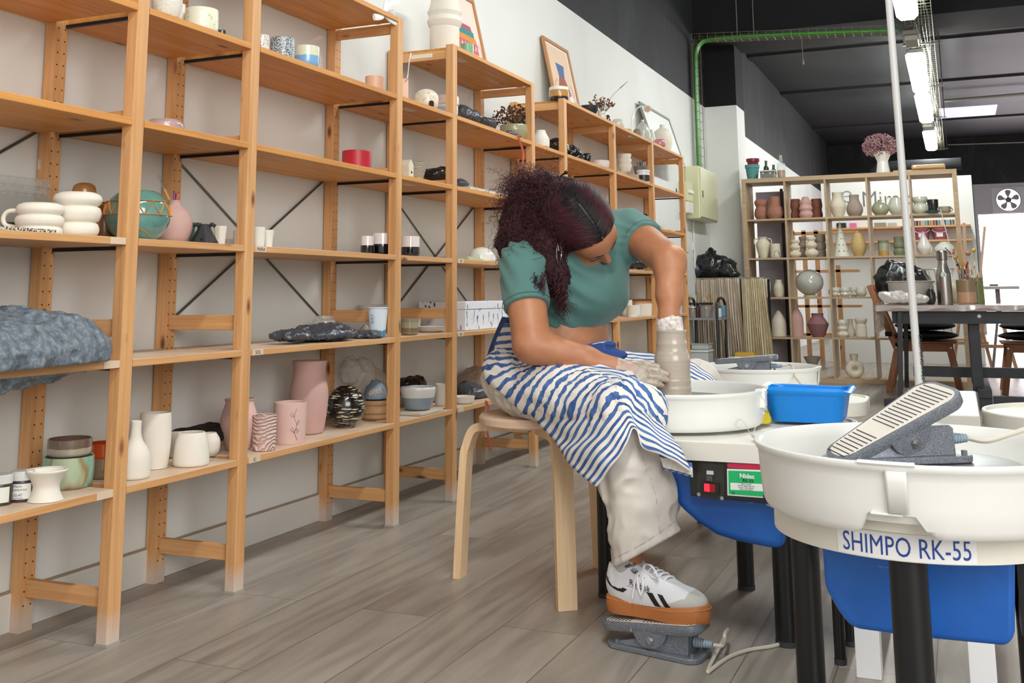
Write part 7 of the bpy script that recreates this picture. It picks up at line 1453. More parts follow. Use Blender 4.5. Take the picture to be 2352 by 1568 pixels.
# blue washing-up tub
c2 = atZ(1850, 985, .449); TC = (1.475, .88)
k = depth((TC[0], TC[1], .5))/F
TC = on_y(1857, .97, .449)
def rr4(hx, hy, r, z, lump=0.0, n=8):
    P = []
    for cx, cy, a in ((hx-r, hy-r, 0), (-hx+r, hy-r, PI/2), (-hx+r, -hy+r, PI), (hx-r, -hy+r, 3*PI/2)):
        for q in np.linspace(0, PI/2, n): x, y = cx+r*math.cos(a+q), cy+r*math.sin(a+q); P.append((TC[0]+x, TC[1]+y, z+lump*math.sin(9*math.atan2(y, x))*math.sin(4*math.atan2(y, x)+1)))
    return P
lv = [(.088, .075, .03, .449, 0), (.093, .08, .033, .455, 0), (.104, .088, .036, .515, 0), (.106, .090, .036, .517, 0), (.118, .10, .036, .524, .001), (.120, .102, .036, .528, .003), (.112, .096, .034, .534, .005), (.102, .088, .032, .530, .003), (.10, .085, .032, .50, 0), (.088, .075, .03, .454, 0)]
G = np.array([rr4(*a) for a in lv]); G = np.concatenate([G, G[:, :1]], 1); s = MB(); s.grid(G); s.add([tuple(q) for q in G[0, :-1]], [tuple(range(G.shape[1]-1))[::-1]]); s.add([tuple(q) for q in G[-1, :-1]], [tuple(range(G.shape[1]-1))]); solo('plastic_basin', s, TUBBLUE, 'bright blue plastic washing-up basin on the wheel table', 'basin', (TC[0], TC[1], .449), ang=50)
bag('yellow sponge squeezed between the white pan and the blue basin', [blob_py(1757, 965, .86, .025, 11, 22), blob_py(1753, 975, .85, .02, 9, 14)], plain('#d8c020', .8, bumpy=.6, name='yellow_sponge'), .004, 40, 50, .003, zmin=.449, cat='sponge', name='sponge')
# pole
pb = atD(2110, 880, 3.0)
pT = atD(2040, 0, 3.0); pl0 = on_x(2112, pb[0], 0)
y_ = 2.05; b0 = atY(2116, 948, y_); t0 = atY(2040, -20, y_); dd = (b0-t0)/(b0[2]-t0[2]); foot = b0-dd*(b0[2]-.0)
t1 = foot+(t0-foot)*(3.05/t0[2])
rp = 9.2*depth(b0)/F
t = thing('white_pipe', 'tall white plastic pipe standing between the wheels, printed near its foot', 'pipe', foot)
s = MB(); s.cyl(foot, t1, rp*1.0, rp*.9, n=24); s.build('pipe', plain('#dcdcda', .35, name='white_pvc'), t)
s = MB(); up = (t1-foot)/np.linalg.norm(t1-foot); pm = b0+(t0-b0)*(108/968); d = -FH*1.0+RH*.45; d /= np.linalg.norm(d); e = np.cross(up, d)
place_text(s, 'CRESTUNO M-20 TPV', .021, pm+d*(rp+.0008), -up, np.cross(d, -up), extrude=.0002); s.build('printed_text', plain('#33383c', .6), t, smooth=False)
# stool
t = thing('wooden_stool', 'bentwood stool with a round seat under the seated person', 'stool', (.727, .847, 0)); SX, SY = .727, .847
s = MB(); s.lathe([(0, .425), (.165, .425), (.172, .430), (.173, .445), (.168, .452), (0, .452)], (SX, SY, 0), 60); s.build('seat', BIRCH_X, t)
for fx, fy in ((.483, .833), (.868, .650), (.828, 1.060)):
    d = np.array([fx-SX, fy-SY]); d = d/np.linalg.norm(d); n_ = np.array([-d[1], d[0]]); rad = np.linalg.norm([fx-SX, fy-SY])
    path = catmull([(rad-.135+.0, .4235-.011), (rad-.09, .4235-.011), (rad-.05, .405), (rad-.028, .36), (rad-.018, .30), (rad, .0)], 8)
    path = [(.03, .4125)]+[tuple(q) for q in path]; vs = []; w_ = .025
    for i, (r_, z) in enumerate(path):
        a = np.array(path[max(i-1, 0)]); b = np.array(path[min(i+1, len(path)-1)]); tt = (b-a)/np.linalg.norm(b-a); nn = np.array([-tt[1], tt[0]])
        for o_, sd in ((.011, -1), (.011, 1), (-.011, 1), (-.011, -1)): q = np.array([r_, z])+nn*o_; vs.append((SX+d[0]*q[0]+n_[0]*w_*sd, SY+d[1]*q[0]+n_[1]*w_*sd, max(q[1], .0005)))
    m_ = len(path); s = MB(); s.add(vs, [(4*i+j, 4*i+(j+1) % 4, 4*i+4+(j+1) % 4, 4*i+4+j) for i in range(m_-1) for j in range(4)]+[(3, 2, 1, 0), (4*m_-4, 4*m_-3, 4*m_-2, 4*m_-1)]); s.build('leg', BIRCH, t, ang=30)

# ------------------------------------------------------------------ the seated potter
person = thing('person', 'seated person with dark red curly hair, green cropped t-shirt and striped apron, throwing a pot', 'person', (.70, .90, .45))
SKIN, nt, p = newmat('warm_skin'); v = coords(nt); n1 = noise(nt, v, 9, 4, .6)
L(nt, ramp(nt, n1, [(.3, hexc('#a56a49')), (.7, hexc('#bb825f'))]), p.inputs['Base Color']); p.inputs['Roughness'].default_value = .48; p.inputs['Subsurface Weight'].default_value = .08; p.inputs['Subsurface Radius'].default_value = (.02, .008, .004); bump(nt, p, noise(nt, v, 300, 2), .05, .001)
SLIP, nt, p = newmat('clay_covered_skin'); v = coords(nt); n1 = noise(nt, v, 45, 5, .7); n2 = noise(nt, v, 14, 2, .5)
c1 = ramp(nt, n1, [(.35, hexc('#9a8c7e')), (.6, hexc('#c2b6a8'))]); L(nt, mixc(nt, ramp(nt, n2, [(.5, (0,)*3), (.62, (.55,)*3)]), c1, hexc('#c99a88')), p.inputs['Base Color']); p.inputs['Roughness'].default_value = .35; bump(nt, p, n1, .35, .003)
SLIPW, nt, p = newmat('thick_pale_slip'); v = coords(nt); n1 = noise(nt, v, 70, 4, .7); L(nt, ramp(nt, n1, [(.35, hexc('#b5aca2')), (.5, hexc('#e6ddd8'))]), p.inputs['Base Color']); p.inputs['Roughness'].default_value = .25; bump(nt, p, n1, .6, .004)
Y_ = lambda u, v, y: atY(u, v, y)
shR, elR, wrR = Y_(1197, 606, .73), Y_(1222, 790, .63), Y_(1412, 846, .69)
shL, elL, wrL = Y_(1445, 528, 1.0), Y_(1537, 600, .86), np.array([1.112, .805, POTTOP+.03])
hipR, hipL = np.array([.715, .765, .535]), np.array([.66, .99, .54])
knR = Y_(1446, 962, .505)
sy = -.22; sO = atY(1402, 1399, .475); sO = np.array([sO[0], .478, sO[2]+.0])
cs, ss = math.cos(sy), math.sin(sy); sp = math.radians(2.0)
ex = np.array([cs*math.cos(sp), ss*math.cos(sp), math.sin(sp)]); ey = np.array([-ss, cs, 0]); ez = np.cross(ex, ey); SK = .93
S_ = lambda x, y, z: sO+(ex*x+ey*y+ez*z)*SK
anR = S_(.056, 0, .135)
knL, anL = np.array([1.07, 1.28, .50]), np.array([.90, 1.25, .09])
hc = Y_(1340, 519, .80)
def loc(a): return np.array(a[0])*RT+np.array(a[1])*DN+np.array(a[2])*FW
hf = loc((.62, .72, -.30)); hf /= np.linalg.norm(hf); hr = loc((-.75, .60, -.28)); hr -= hf*(hr@hf); hr /= np.linalg.norm(hr); hu = np.cross(hr, hf)
H = lambda r, f_, u: hc+hr*r+hf*f_+hu*u
HR = np.array([hr, hf, hu])
def torso(f_, g=0.0, k=.045):
    f_.cap(Y_(1228, 606, .79), Y_(1415, 545, .98), .068+g, .066+g, k)
    f_.ell(Y_(1292, 645, .90), (.115+g, .135+g, .135+g), k=k)
    f_.cap(Y_(1388, 575, .97), Y_(1378, 672, .93), .058+g, .064+g, k)
    f_.ell(Y_(1350, 672, .86), (.068+g, .072+g, .064+g), k=k*1.5); f_.ell(Y_(1380, 668, .97), (.060+g, .064+g, .064+g), k=k*1.3)
    f_.ell(Y_(1285, 735, .92), (.112+g, .135+g, .09+g), k=k)
fld = Field((.46, .33, .02), (1.34, 1.48, 1.17), .0042)
torso(fld)
fld.ell(Y_(1300, 782, .925), (.118, .145, .075), k=.05)
fld.ell((.69, .88, .545), (.125, .165, .088), k=.05)
fld.cap(Y_(1316, 590, .88), H(0, -.03, -.06), .052, .045, .03)
# arms
fld.cap(shR, elR, .056, .050, .03); fld.cap(elR, elR*.35+wrR*.65, .046, .035, .02); fld.cap(elR*.35+wrR*.65, wrR, .035, .026, .015)
fld.cap(shL, elL, .055, .046, .03); m_ = elL*.4+wrL*.6; fld.cap(elL, m_, .043, .034, .02); fld.cap(m_, wrL, .034, .026, .015)
# legs
fld.cap(hipR, knR, .078, .058, .03); fld.cap(knR, anR, .052, .031, .02); fld.cap(hipL, knL, .078, .058, .03); fld.cap(knL, anL, .052, .034, .02)
fld.cap(anR, S_(.056, 0, .07), .031, .026, .02)
# right hand on the outside of the clay wall
hw = Y_(1424, 850, .70); pc = np.array([W2[0], W2[1], POTTOP])
fld.cap(wrR, hw, .026, .024, .015, flat=(FW, .8)); fld.cap(wrL, pc+np.array([-.002, 0, .012]), .0285, .029, .012, flat=(FW, .72)); fld.cap(pc+np.array([0, 0, .01]), pc+np.array([0, 0, -.02]), .026, .024, .012, flat=(FW, .62))
fh = Field(Y_(1385, 850, .70)-np.array([.03, .07, .06]), Y_(1545, 850, .75)+np.array([.04, .06, .06]), .0016)
fh.cap(elR*.3+wrR*.7, wrR, .0345, .0275, .01); fh.cap(wrR, hw, .0275, .0285, .01, flat=(FW, .82))
kn = [Y_(1480, 846, .722), Y_(1482, 861, .712), Y_(1476, 875, .704), Y_(1464, 886, .700)]
for q, rr_ in zip(kn, (.0125, .0125, .012, .0110)): fh.cap(hw, q, .020, rr_, .012)
fing = [[Y_(1508, 851, .732), Y_(1532, 859, .744)], [Y_(1512, 867, .724), Y_(1532, 873, .740)], [Y_(1505, 881, .716), Y_(1520, 885, .730)], [Y_(1488, 892, .706), Y_(1502, 893, .716)]]
for q, (a, b_), rr_ in zip(kn, fing, (.0093, .0095, .0090, .0076)):
    g_ = Field(fh.lo, fh.lo, fh.h); g_.n, g_.ax, g_.D = fh.n, fh.ax, np.full(fh.n, .2, np.float32); g_.cap(q, a, rr_+.0012, rr_, .004); g_.cap(a, b_, rr_, rr_*.80, .003); g_.ell(q, (rr_*1.28,)*3, k=.004); g_.ell(a, (rr_*1.08,)*3, k=.003); fh._merge(tuple(slice(0, n_) for n_ in fh.n), g_.D, .0022, 'u')
tb = Y_(1450, 838, .725); fh.cap(hw, tb, .018, .0135, .012); fh.cap(tb, Y_(1486, 836, .755), .0115, .010, .005); fh.cap(Y_(1486, 836, .755), Y_(1512, 843, .765), .0098, .0085, .003)
fh.disp(lambda x, y, z: .0006*vnoise(x, y, z, 70, 3)+.0005*np.abs(vnoise(x, y, z, 180, 4)), .01)
dw = wrR-elR; dw /= np.linalg.norm(dw); X, Y, Z = np.meshgrid(*fh.ax, indexing='ij'); fh.D = np.maximum(fh.D, -((X-wrR[0])*dw[0]+(Y-wrR[1])*dw[1]+(Z-wrR[2])*dw[2]+.004*vnoise(X, Y, Z, 90, 5)-.002)).astype(np.float32)
# left hand reaching down inside the cylinder
fg = Field(pc-np.array([.06, .06, .125]), pc+np.array([.06, .06, .085]), .0016)
fg.cap(wrL+(m_-wrL)*.5 if False else wrL+np.array([0, .0, .05]), wrL, .0295, .0280, .01); fg.cap(wrL, pc+np.array([-.002, 0, .012]), .0300, .0310, .012, flat=(FW, .72)); fg.cap(pc+np.array([0, 0, .01]), pc+np.array([0, 0, -.035]), .0295, .0270, .012, flat=(FW, .62))
for i in range(4):
    a = pc+RH*(-.021+.014*i)+np.array([0, 0, -.035]); b_ = a+np.array([0, 0, -.040-.006*(i in (1, 2))])+RH*(.003*(1.5-i)); c_ = b_+np.array([0, 0, -.026])+FH*.008
    fg.cap(a, b_, .0080, .0074, .002); fg.cap(b_, c_, .0074, .0062, .002)
a = pc+RH*.020-FH*.012; b_ = pc+RH*.024-FH*.016+np.array([0, 0, -.038]); fg.cap(a, b_, .011, .0085, .006); fg.cap(b_, b_+np.array([0, 0, -.022]), .0082, .007, .002)
fg.disp(lambda x, y, z: .0016*vnoise(x, y, z, 60, 7)+.0008*vnoise(x, y, z, 150, 8), .01)
X, Y, Z = np.meshgrid(*fg.ax, indexing='ij'); fg.D = np.maximum(fg.D, Z-(POTTOP+.040+.016*vnoise(X, Y, Z, 42, 9)+.006*vnoise(X, Y, Z, 110, 10))).astype(np.float32)
# slip ridges on the wrist
# head
fld.ell(hc, (.074, .094, .088), HR, k=.02); fld.ell(H(0, .036, -.052), (.056, .056, .062), HR, k=.03); fld.ell(H(0, .060, .02), (.058, .032, .045), HR, k=.02)
fld.cap(H(0, .090, -.004), H(0, .111, -.038), .0075, .0105, .010); fld.ell(H(0, .104, -.042), (.0155, .0095, .0085), HR, k=.007)
for sd in (-1, 1):
    fld.ell(H(sd*.036, .066, -.036), (.024, .022, .022), HR, k=.02); fld.ell(H(sd*.031, .081, -.012), (.0155, .0085, .0095), HR, k=.005)
    fld.cap(H(sd*.016, .093, .006), H(sd*.046, .078, .008), .006, .0045, .010)
    fld.ell(H(sd*.078, -.004, -.020), (.010, .017, .029), HR, k=.006)
fld.ell(H(0, .095, -.062), (.020, .0075, .0048), HR, k=.004); fld.ell(H(0, .093, -.0705), (.018, .0075, .0052), HR, k=.004); fld.ell(H(0, .080, -.092), (.020, .017, .014), HR, k=.018)
fld.disp(lambda x, y, z: .0007*vnoise(x, y, z, 60, 3), .01)
bodyo = build_sdf('body', fld, [SKIN, SLIP, SLIPW], person, smooth_it=1)
bm = bmesh.new(); bm.from_mesh(bodyo.data)
for f_, mi_ in ((fh, 1), (fg, 2)):     # the clay-covered hands are part of the same body mesh
    V_, Fc = f_.mesh(); V_ = V_-OFF[person.name]; vv = [bm.verts.new(q) for q in V_]
    for q in Fc:
        fc = bm.faces.new([vv[i] for i in q]); fc.material_index = mi_; fc.smooth = True
bm.to_mesh(bodyo.data); bm.free()
def onto(pts, fq, target):
    P = np.array(pts)
    for it in range(3):
        idx = (P-fq.lo)/fq.h; i0 = np.clip(np.round(idx).astype(int), 2, fq.n-3)
        def g_(o): j = i0+np.array(o); return fq.D[j[:, 0], j[:, 1], j[:, 2]]
        gr = np.stack([g_((1, 0, 0))-g_((-1, 0, 0)), g_((0, 1, 0))-g_((0, -1, 0)), g_((0, 0, 1))-g_((0, 0, -1))], -1)/(2*fq.h); d = g_((0, 0, 0))+((idx-i0)*fq.h*gr).sum(-1); gr = gr/(np.linalg.norm(gr, axis=-1, keepdims=True)+1e-9)
        P = P+gr*np.clip(target-d, -.02, .02)[:, None]
    for it in range(2):
        if len(P) > 4: P[1:-1] = P[1:-1]*.5+(P[:-2]+P[2:])*.25
    return [tuple(q) for q in P]
def hit(u, v, fq, y0=.30, off=.0006):
    o = np.array(Y_(u, v, y0)); d = ray(u, v); d = d/np.linalg.norm(d)
    for i in range(600):
        p_ = o+d*i*.001; j = np.round((p_-fq.lo)/fq.h).astype(int)
        if (j > 1).all() and (j < fq.n-2).all() and fq.D[tuple(j)] < 0: return p_-d*off
    return None
# closed eyelid lines, brows, lips, nails
DK = plain('#3a211b', .7, name='lash_line')
for sd in (-1, 1):
    s = MB(); s.tube(onto([H(sd*(.031+.016*math.cos(a)), .0885, -.013-.006*math.sin(a)) for a in np.linspace(0, PI, 11)], fld, .0006), .0012, 5); s.build('eyelashes', DK, person)
    s = MB(); s.tube(onto([H(sd*x, y, z) for x, y, z in ((.014, .0965, .008), (.030, .090, .012), (.048, .080, .008))], fld, .0004), [.0016, .0018, .0008], 6); s.build('eyebrow', plain('#2a1716', .8), person)
s = MB(); s.tube(onto([H(x, .1005, -.0665+abs(x)*.05) for x in np.linspace(-.019, .019, 9)], fld, .0002), .0018, 6); s.build('lips', plain('#a8584e', .5), person)

# ---- t-shirt
GREEN, nt, p = newmat('green_jersey'); v = coords(nt); n1 = noise(nt, v, 5, 3); L(nt, ramp(nt, n1, [(.3, hexc('#48706b')), (.7, hexc('#557d77'))]), p.inputs['Base Color']); p.inputs['Roughness'].default_value = .85; p.inputs['Sheen Weight'].default_value = .15; bump(nt, p, noise(nt, v, 420, 2), .15, .001)
f2 = Field((.50, .50, .60), (1.16, 1.20, 1.06), .0045); g = .0095
torso(f2, g)
seR = shR+(elR-shR)*.56; seL = shL+(elL-shL)*.40
f2.cap(shR, shR+(elR-shR)*.8, .063, .0625, .03); f2.cap(shL, shL+(elL-shL)*.8, .063, .059, .03)
def lcut(f_, p, n_, c, r):
    sl, G = f_.sub(np.array(c)-r, np.array(c)+r); X, Y, Z = G; n_ = np.array(n_)/np.linalg.norm(n_); d = (X-p[0])*n_[0]+(Y-p[1])*n_[1]+(Z-p[2])*n_[2]
    m = (X-c[0])**2+(Y-c[1])**2+(Z-c[2])**2 < r*r; f_.D[sl] = np.where(m, np.maximum(f_.D[sl], d), f_.D[sl])
dR = (elR-shR)/np.linalg.norm(elR-shR); dL = (elL-shL)/np.linalg.norm(elL-shL)
def folds(x, y, z):
    w_ = vnoise(x, y, z, 9, 5)
    return .0042*np.sin(150*(z*.8+x*.55)+8*w_)*np.clip(vnoise(x, y, z, 7, 8)+.35, 0, 1)+.0028*vnoise(x, y, z, 16, 6)
f2.disp(folds, .02)
lcut(f2, seR, dR, seR+dR*.07, .105); lcut(f2, seL, dL, seL+dL*.062, .092)
A, B, C_ = Y_(1290, 779, .80), Y_(1402, 747, .92), np.array([.62, .95, .655]); n_ = np.cross(B-A, C_-A); n_ /= np.linalg.norm(n_); n_ = n_ if n_[2] < 0 else -n_
f2.cut(A, n_); f2.ell(H(0, -.02, -.085), (.072, .072, .06), k=.01, op='s') if False else None
build_sdf('t_shirt', f2, GREEN, person, smooth_it=1)
for nm, c_, d_, r_ in (('sleeve_hem', seR-dR*.012, dR, .0655), ('sleeve_hem', seL-dL*.010, dL, .0635)):
    a = np.cross(d_, [0, 0, 1]); a /= np.linalg.norm(a); b_ = np.cross(d_, a); s = MB(); s.tube([c_+(a*math.cos(q)+b_*math.sin(q))*r_ for q in np.linspace(0, 2*PI, 40)[:-1]], .0009, 4, closed=True); s.build(nm, plain('#4b6e69', .9), person)

# ---- trousers
TROU, nt, p = newmat('cream_twill'); v = coords(nt); n1 = noise(nt, v, 6, 3); L(nt, ramp(nt, n1, [(.3, hexc('#cfc7bd')), (.7, hexc('#ddd6cd'))]), p.inputs['Base Color']); p.inputs['Roughness'].default_value = .9; bump(nt, p, noise(nt, v, 350, 2), .15, .001)
f3 = Field((.48, .32, .10), (1.26, 1.46, .70), .0045)
f3.ell((.688, .88, .545), (.140, .175, .100), k=.04); f3.cap(hipR, knR, .088, .068, .04); f3.cap(hipL, knL, .088, .070, .04)
hemC = Y_(1484, 1262, .475); ax = hemC-knR; lo_ = hemC+ax/np.linalg.norm(ax)*.07
f3.cap(knR, lo_, .082, .096, .03, flat=(FW, .80)); f3.cap(knL, np.array([.915, 1.255, .15]), .08, .088, .03)
def pf(x, y, z):
    w_ = vnoise(x, y, z, 7, 15); q = np.clip((.46-z)*6, 0, 1)
    return .009*np.sin(60*(x-.45*z)+6*w_)*q*np.clip(.5+vnoise(x, y, z, 5, 18), 0, 1)+.009*(np.abs(vnoise(x, y, z, 14, 16))-.3)+.009*np.abs(vnoise(x, y, z, 34, 17))
f3.disp(pf, .02)
a, b_ = Y_(1396, 1307, .475), Y_(1572, 1216, .475); n_ = np.cross(b_-a, np.array([.15, 1, .05])); n_ /= np.linalg.norm(n_); n_ = n_ if n_[2] < 0 else -n_
lcut(f3, a, n_, hemC+n_*.10, .17)
f3.cap(hemC-ax/np.linalg.norm(ax)*.055, lo_, .058, .078, .004, op='s', flat=(FW, .72)); f3.cut((0, 0, .4545), (0, 0, -1)) if False else None
sl, G = f3.sub((.48, .76, .40), (.82, 1.14, .4535)); f3.D[sl] = .05
build_sdf('trousers', f3, TROU, person, smooth_it=1)
# hem stitching, pocket, side seam
SEAM = plain('#b7aea2', .9)
def fit_tube(pts, r, nm, mat=SEAM): s = MB(); q_ = [hit(q[0], q[1], f3) for q in catmull(pts, 8)]; s.tube([tuple(q) for q in q_ if q is not None], r, 4); s.build(nm, mat, person)
fit_tube([(1396, 1288), (1430, 1272), (1480, 1245), (1530, 1212), (1562, 1186)], .0007, 'hem_stitch'); fit_tube([(1462, 1020), (1490, 1085), (1508, 1150), (1516, 1225)], .0008, 'side_seam')
fit_tube([(1172, 915), (1176, 940), (1190, 952), (1199, 948), (1202, 932)], .0009, 'back_pocket')

# ---- apron
AP, nt, p = newmat('striped_apron'); uvn = nt.nodes.new('ShaderNodeUVMap'); sx = nt.nodes.new('ShaderNodeSeparateXYZ'); L(nt, uvn.outputs[0], sx.inputs[0])
n1 = noise(nt, coords(nt), 60, 3); ad = N(nt, 'ShaderNodeMath', operation='MULTIPLY_ADD'); ad.inputs[1].default_value = .06; L(nt, n1, ad.inputs[0]); L(nt, sx.outputs[0], ad.inputs[2])
fr = N(nt, 'ShaderNodeMath', operation='FRACT'); L(nt, ad.outputs[0], fr.inputs[0])
bl = ramp(nt, noise(nt, coords(nt), 40, 4), [(.35, hexc('#32528f')), (.65, hexc('#5478b4'))])
rp_ = nt.nodes.new('ShaderNodeValToRGB'); e = rp_.color_ramp.elements; e[0].position = .42; e[0].color = (1,)*4; e[1].position = .46; e[1].color = (0, 0, 0, 1); L(nt, fr.outputs[0], rp_.inputs[0])
L(nt, mixc(nt, rp_.outputs[0], hexc('#e9e4da'), bl), p.inputs['Base Color']); p.inputs['Roughness'].default_value = .9; bump(nt, p, noise(nt, coords(nt), 380, 2), .15, .001)
BLUEC = plain('#2f4c8a', .85, name='navy_cotton', bumpy=.4, bscale=60, var=.12)
f2q = f2
def cloth(rows, nm, mat, ns, sub=(9, 9), fold=.0035, off=0.0, seed=1, fdir=1):
    R_ = [catmull([Y_(*q) for q in r], sub[1]) for r in rows]; cols = [catmull([R_[i][j] for i in range(len(R_))], sub[0]) for j in range(len(R_[0]))]
    G = np.array(cols).transpose(1, 0, 2); a, b_ = G.shape[:2]
    du = np.gradient(G, axis=0); dv = np.gradient(G, axis=1); n_ = np.cross(du, dv); n_ /= np.linalg.norm(n_, axis=2, keepdims=True)+1e-9; sg = np.sign(np.sum(n_*(CAM-G), axis=2, keepdims=True)); n_ *= np.where(sg == 0, 1, sg)
    X, Y, Z = G[..., 0], G[..., 1], G[..., 2]; sI, tI = np.meshgrid(np.linspace(0, 1, a), np.linspace(0, 1, b_), indexing='ij')
    dd = fold*(np.sin(fdir*tI*26+7*vnoise(X, Y, Z, 6, seed))*np.clip(vnoise(X, Y, Z, 7, seed+1)+.35, 0, 1)+.9*vnoise(X, Y, Z, 18, seed+2)+.5*vnoise(X, Y, Z, 40, seed+3)); G = G+n_*(dd+off)[..., None]
    for it in range(5):
        for fq in (f3, f2q):
            idx = (G-fq.lo)/fq.h; i0 = np.clip(np.floor(idx).astype(int), 1, fq.n-3); fr_ = np.clip(idx-i0, 0, 1)
            inside = ((idx > 1) & (idx < fq.n-3)).all(-1)
            def sm_(o): j = i0+np.array(o); return fq.D[j[..., 0], j[..., 1], j[..., 2]]
            d0 = sm_((0, 0, 0)); gr = np.stack([sm_((1, 0, 0))-sm_((-1, 0, 0)), sm_((0, 1, 0))-sm_((0, -1, 0)), sm_((0, 0, 1))-sm_((0, 0, -1))], -1); gr = gr/(np.linalg.norm(gr, axis=-1, keepdims=True)+1e-9)
            mv = np.clip(.0075-d0, 0, .02)*inside*(d0 < .1); G = G+gr*mv[..., None]
    s = MB(); s.grid(G); o = s.build(nm, mat, person, ang=80); uv = o.data.uv_layers.new(name='UVMap'); li = np.zeros(len(o.data.loops), int); o.data.loops.foreach_get('vertex_index', li)
    wob = .25*vnoise(X, Y, Z, 5, seed+5); U = (sI*ns+wob).reshape(-1); T = tI.reshape(-1); uv.data.foreach_set('uv', np.stack([U[li], T[li]], 1).ravel().astype(np.float32))
    md = o.modifiers.new('s', 'SOLIDIFY'); md.thickness = .0022; md.offset = -1; return o, G
rows = [[(1150, 742, .84), (1170, 742, .80), (1200, 750, .79), (1250, 770, .80), (1300, 790, .82), (1350, 790, .84), (1400, 780, .86)],
 [(1134, 800, .84), (1160, 795, .775), (1200, 795, .75), (1250, 800, .76), (1300, 808, .79), (1350, 808, .81), (1405, 800, .85)],
 [(1140, 852, .80), (1170, 845, .725), (1200, 835, .70), (1250, 828, .71), (1300, 818, .74), (1355, 818, .76), (1415, 818, .80)],
 [(1172, 892, .715), (1205, 868, .675), (1235, 848, .665), (1280, 830, .69), (1330, 824, .70), (1380, 828, .71), (1430, 830, .77)],
 [(1213, 942, .65), (1245, 903, .62), (1275, 868, .62), (1320, 843, .64), (1370, 838, .65), (1415, 850, .65), (1450, 850, .70)],
 [(1252, 988, .60), (1285, 940, .565), (1315, 895, .57), (1355, 863, .59), (1400, 856, .59), (1445, 875, .565), (1490, 912, .55)],
 [(1285, 1028, .55), (1318, 975, .515), (1352, 922, .515), (1395, 888, .535), (1430, 880, .525), (1470, 918, .495), (1522, 972, .50)],
 [(1305, 1062, .49), (1345, 1005, .46), (1385, 952, .46), (1420, 915, .475), (1448, 922, .455), (1495, 968, .445), (1545, 1008, .455)],
 [(1335, 1092, .44), (1378, 1035, .405), (1412, 990, .405), (1440, 952, .425), (1462, 972, .42), (1512, 1005, .415), (1568, 1040, .43)],
 [(1368, 1116, .40), (1408, 1065, .385), (1438, 1020, .39), (1455, 984, .405), (1478, 1028, .395), (1530, 1046, .395), (1588, 1080, .41)]]
ap, APG = cloth(rows, 'apron', AP, 25.5, seed=31)
s = MB(); s.tube([tuple(q) for q in APG[:, 0]], .0014, 4); s.tube([tuple(q) for q in APG[-1, :]], .0014, 4); s.build('apron_edge', plain('#e9e4da', .9), ap)
cloth([[(1512, 1036, .44), (1550, 1046, .435), (1588, 1064, .425)], [(1518, 1056, .437), (1552, 1064, .432), (1590, 1080, .42)], [(1525, 1076, .435), (1556, 1084, .43), (1588, 1092, .42)]], 'apron_underside', AP, .9, seed=61, fold=.002)[0]
o, _ = cloth([[(1516, 1040, .452), (1517, 1055, .451), (1522, 1078, .450)], [(1550, 1050, .448), (1552, 1065, .447), (1556, 1086, .446)], [(1588, 1064, .436), (1590, 1080, .436), (1591, 1096, .436)]], 'apron_fold', AP, 4.6, seed=71, fold=.002)
cloth([[(1385, 800, .93), (1440, 808, 1.0), (1500, 815, 1.08), (1555, 822, 1.15), (1605, 842, 1.20), (1645, 876, 1.22)], [(1385, 822, .86), (1440, 826, .93), (1500, 832, 1.0), (1555, 838, 1.09), (1600, 856, 1.14), (1640, 884, 1.17)], [(1390, 850, .80), (1440, 850, .86), (1500, 856, .94), (1550, 862, 1.04), (1590, 876, 1.10), (1630, 892, 1.13)]], 'apron_far_panel', AP, 5.2, seed=81)
s = MB(); G = []
for (u, v, y), (du, dv) in zip(((1160, 728, .83), (1146, 762, .84), (1130, 806, .84), (1122, 846, .82), (1130, 876, .80), (1156, 884, .775)), ((14, 2), (15, 3), (17, 3), (16, 0), (12, -10), (4, -14))): G.append([Y_(u-du*.3, v-dv*.3, y+.01), Y_(u+du*.5, v+dv*.5, y-.006), Y_(u+du, v+dv, y-.004)])
C3 = [catmull([g_[j] for g_ in G], 6) for j in range(3)]; s.grid(np.array(C3).transpose(1, 0, 2)); o = s.build('apron_tie', BLUEC, person); md = o.modifiers.new('s', 'SOLIDIFY'); md.thickness = .004
f4 = Field(Y_(1350, 850, .9)-.12, Y_(1440, 780, .8)+.13, .0035)
kq = Y_(1380, 806, .79); f4.ell(kq, (.018, .014, .016), k=.01); f4.cap(kq, Y_(1425, 818, .79), .013, .016, .01, flat=(FW, .5)); f4.cap(kq, Y_(1432, 832, .80), .010, .012, .006, flat=(FW, .5)); f4.cap(kq, Y_(1345, 800, .80), .014, .012, .01, flat=(FW, .5)); f4.cap(kq, Y_(1400, 796, .82), .012, .014, .01, flat=(FW, .6)); f4.cap(Y_(1400, 796, .82), Y_(1428, 812, .83), .012, .010, .01, flat=(FW, .6))
f4.disp(lambda x, y, z: .003*np.sin(300*z+4*vnoise(x, y, z, 20, 2))+.002*vnoise(x, y, z, 40, 4), .02); build_sdf('waist_knot', f4, BLUEC, person, smooth_it=1)

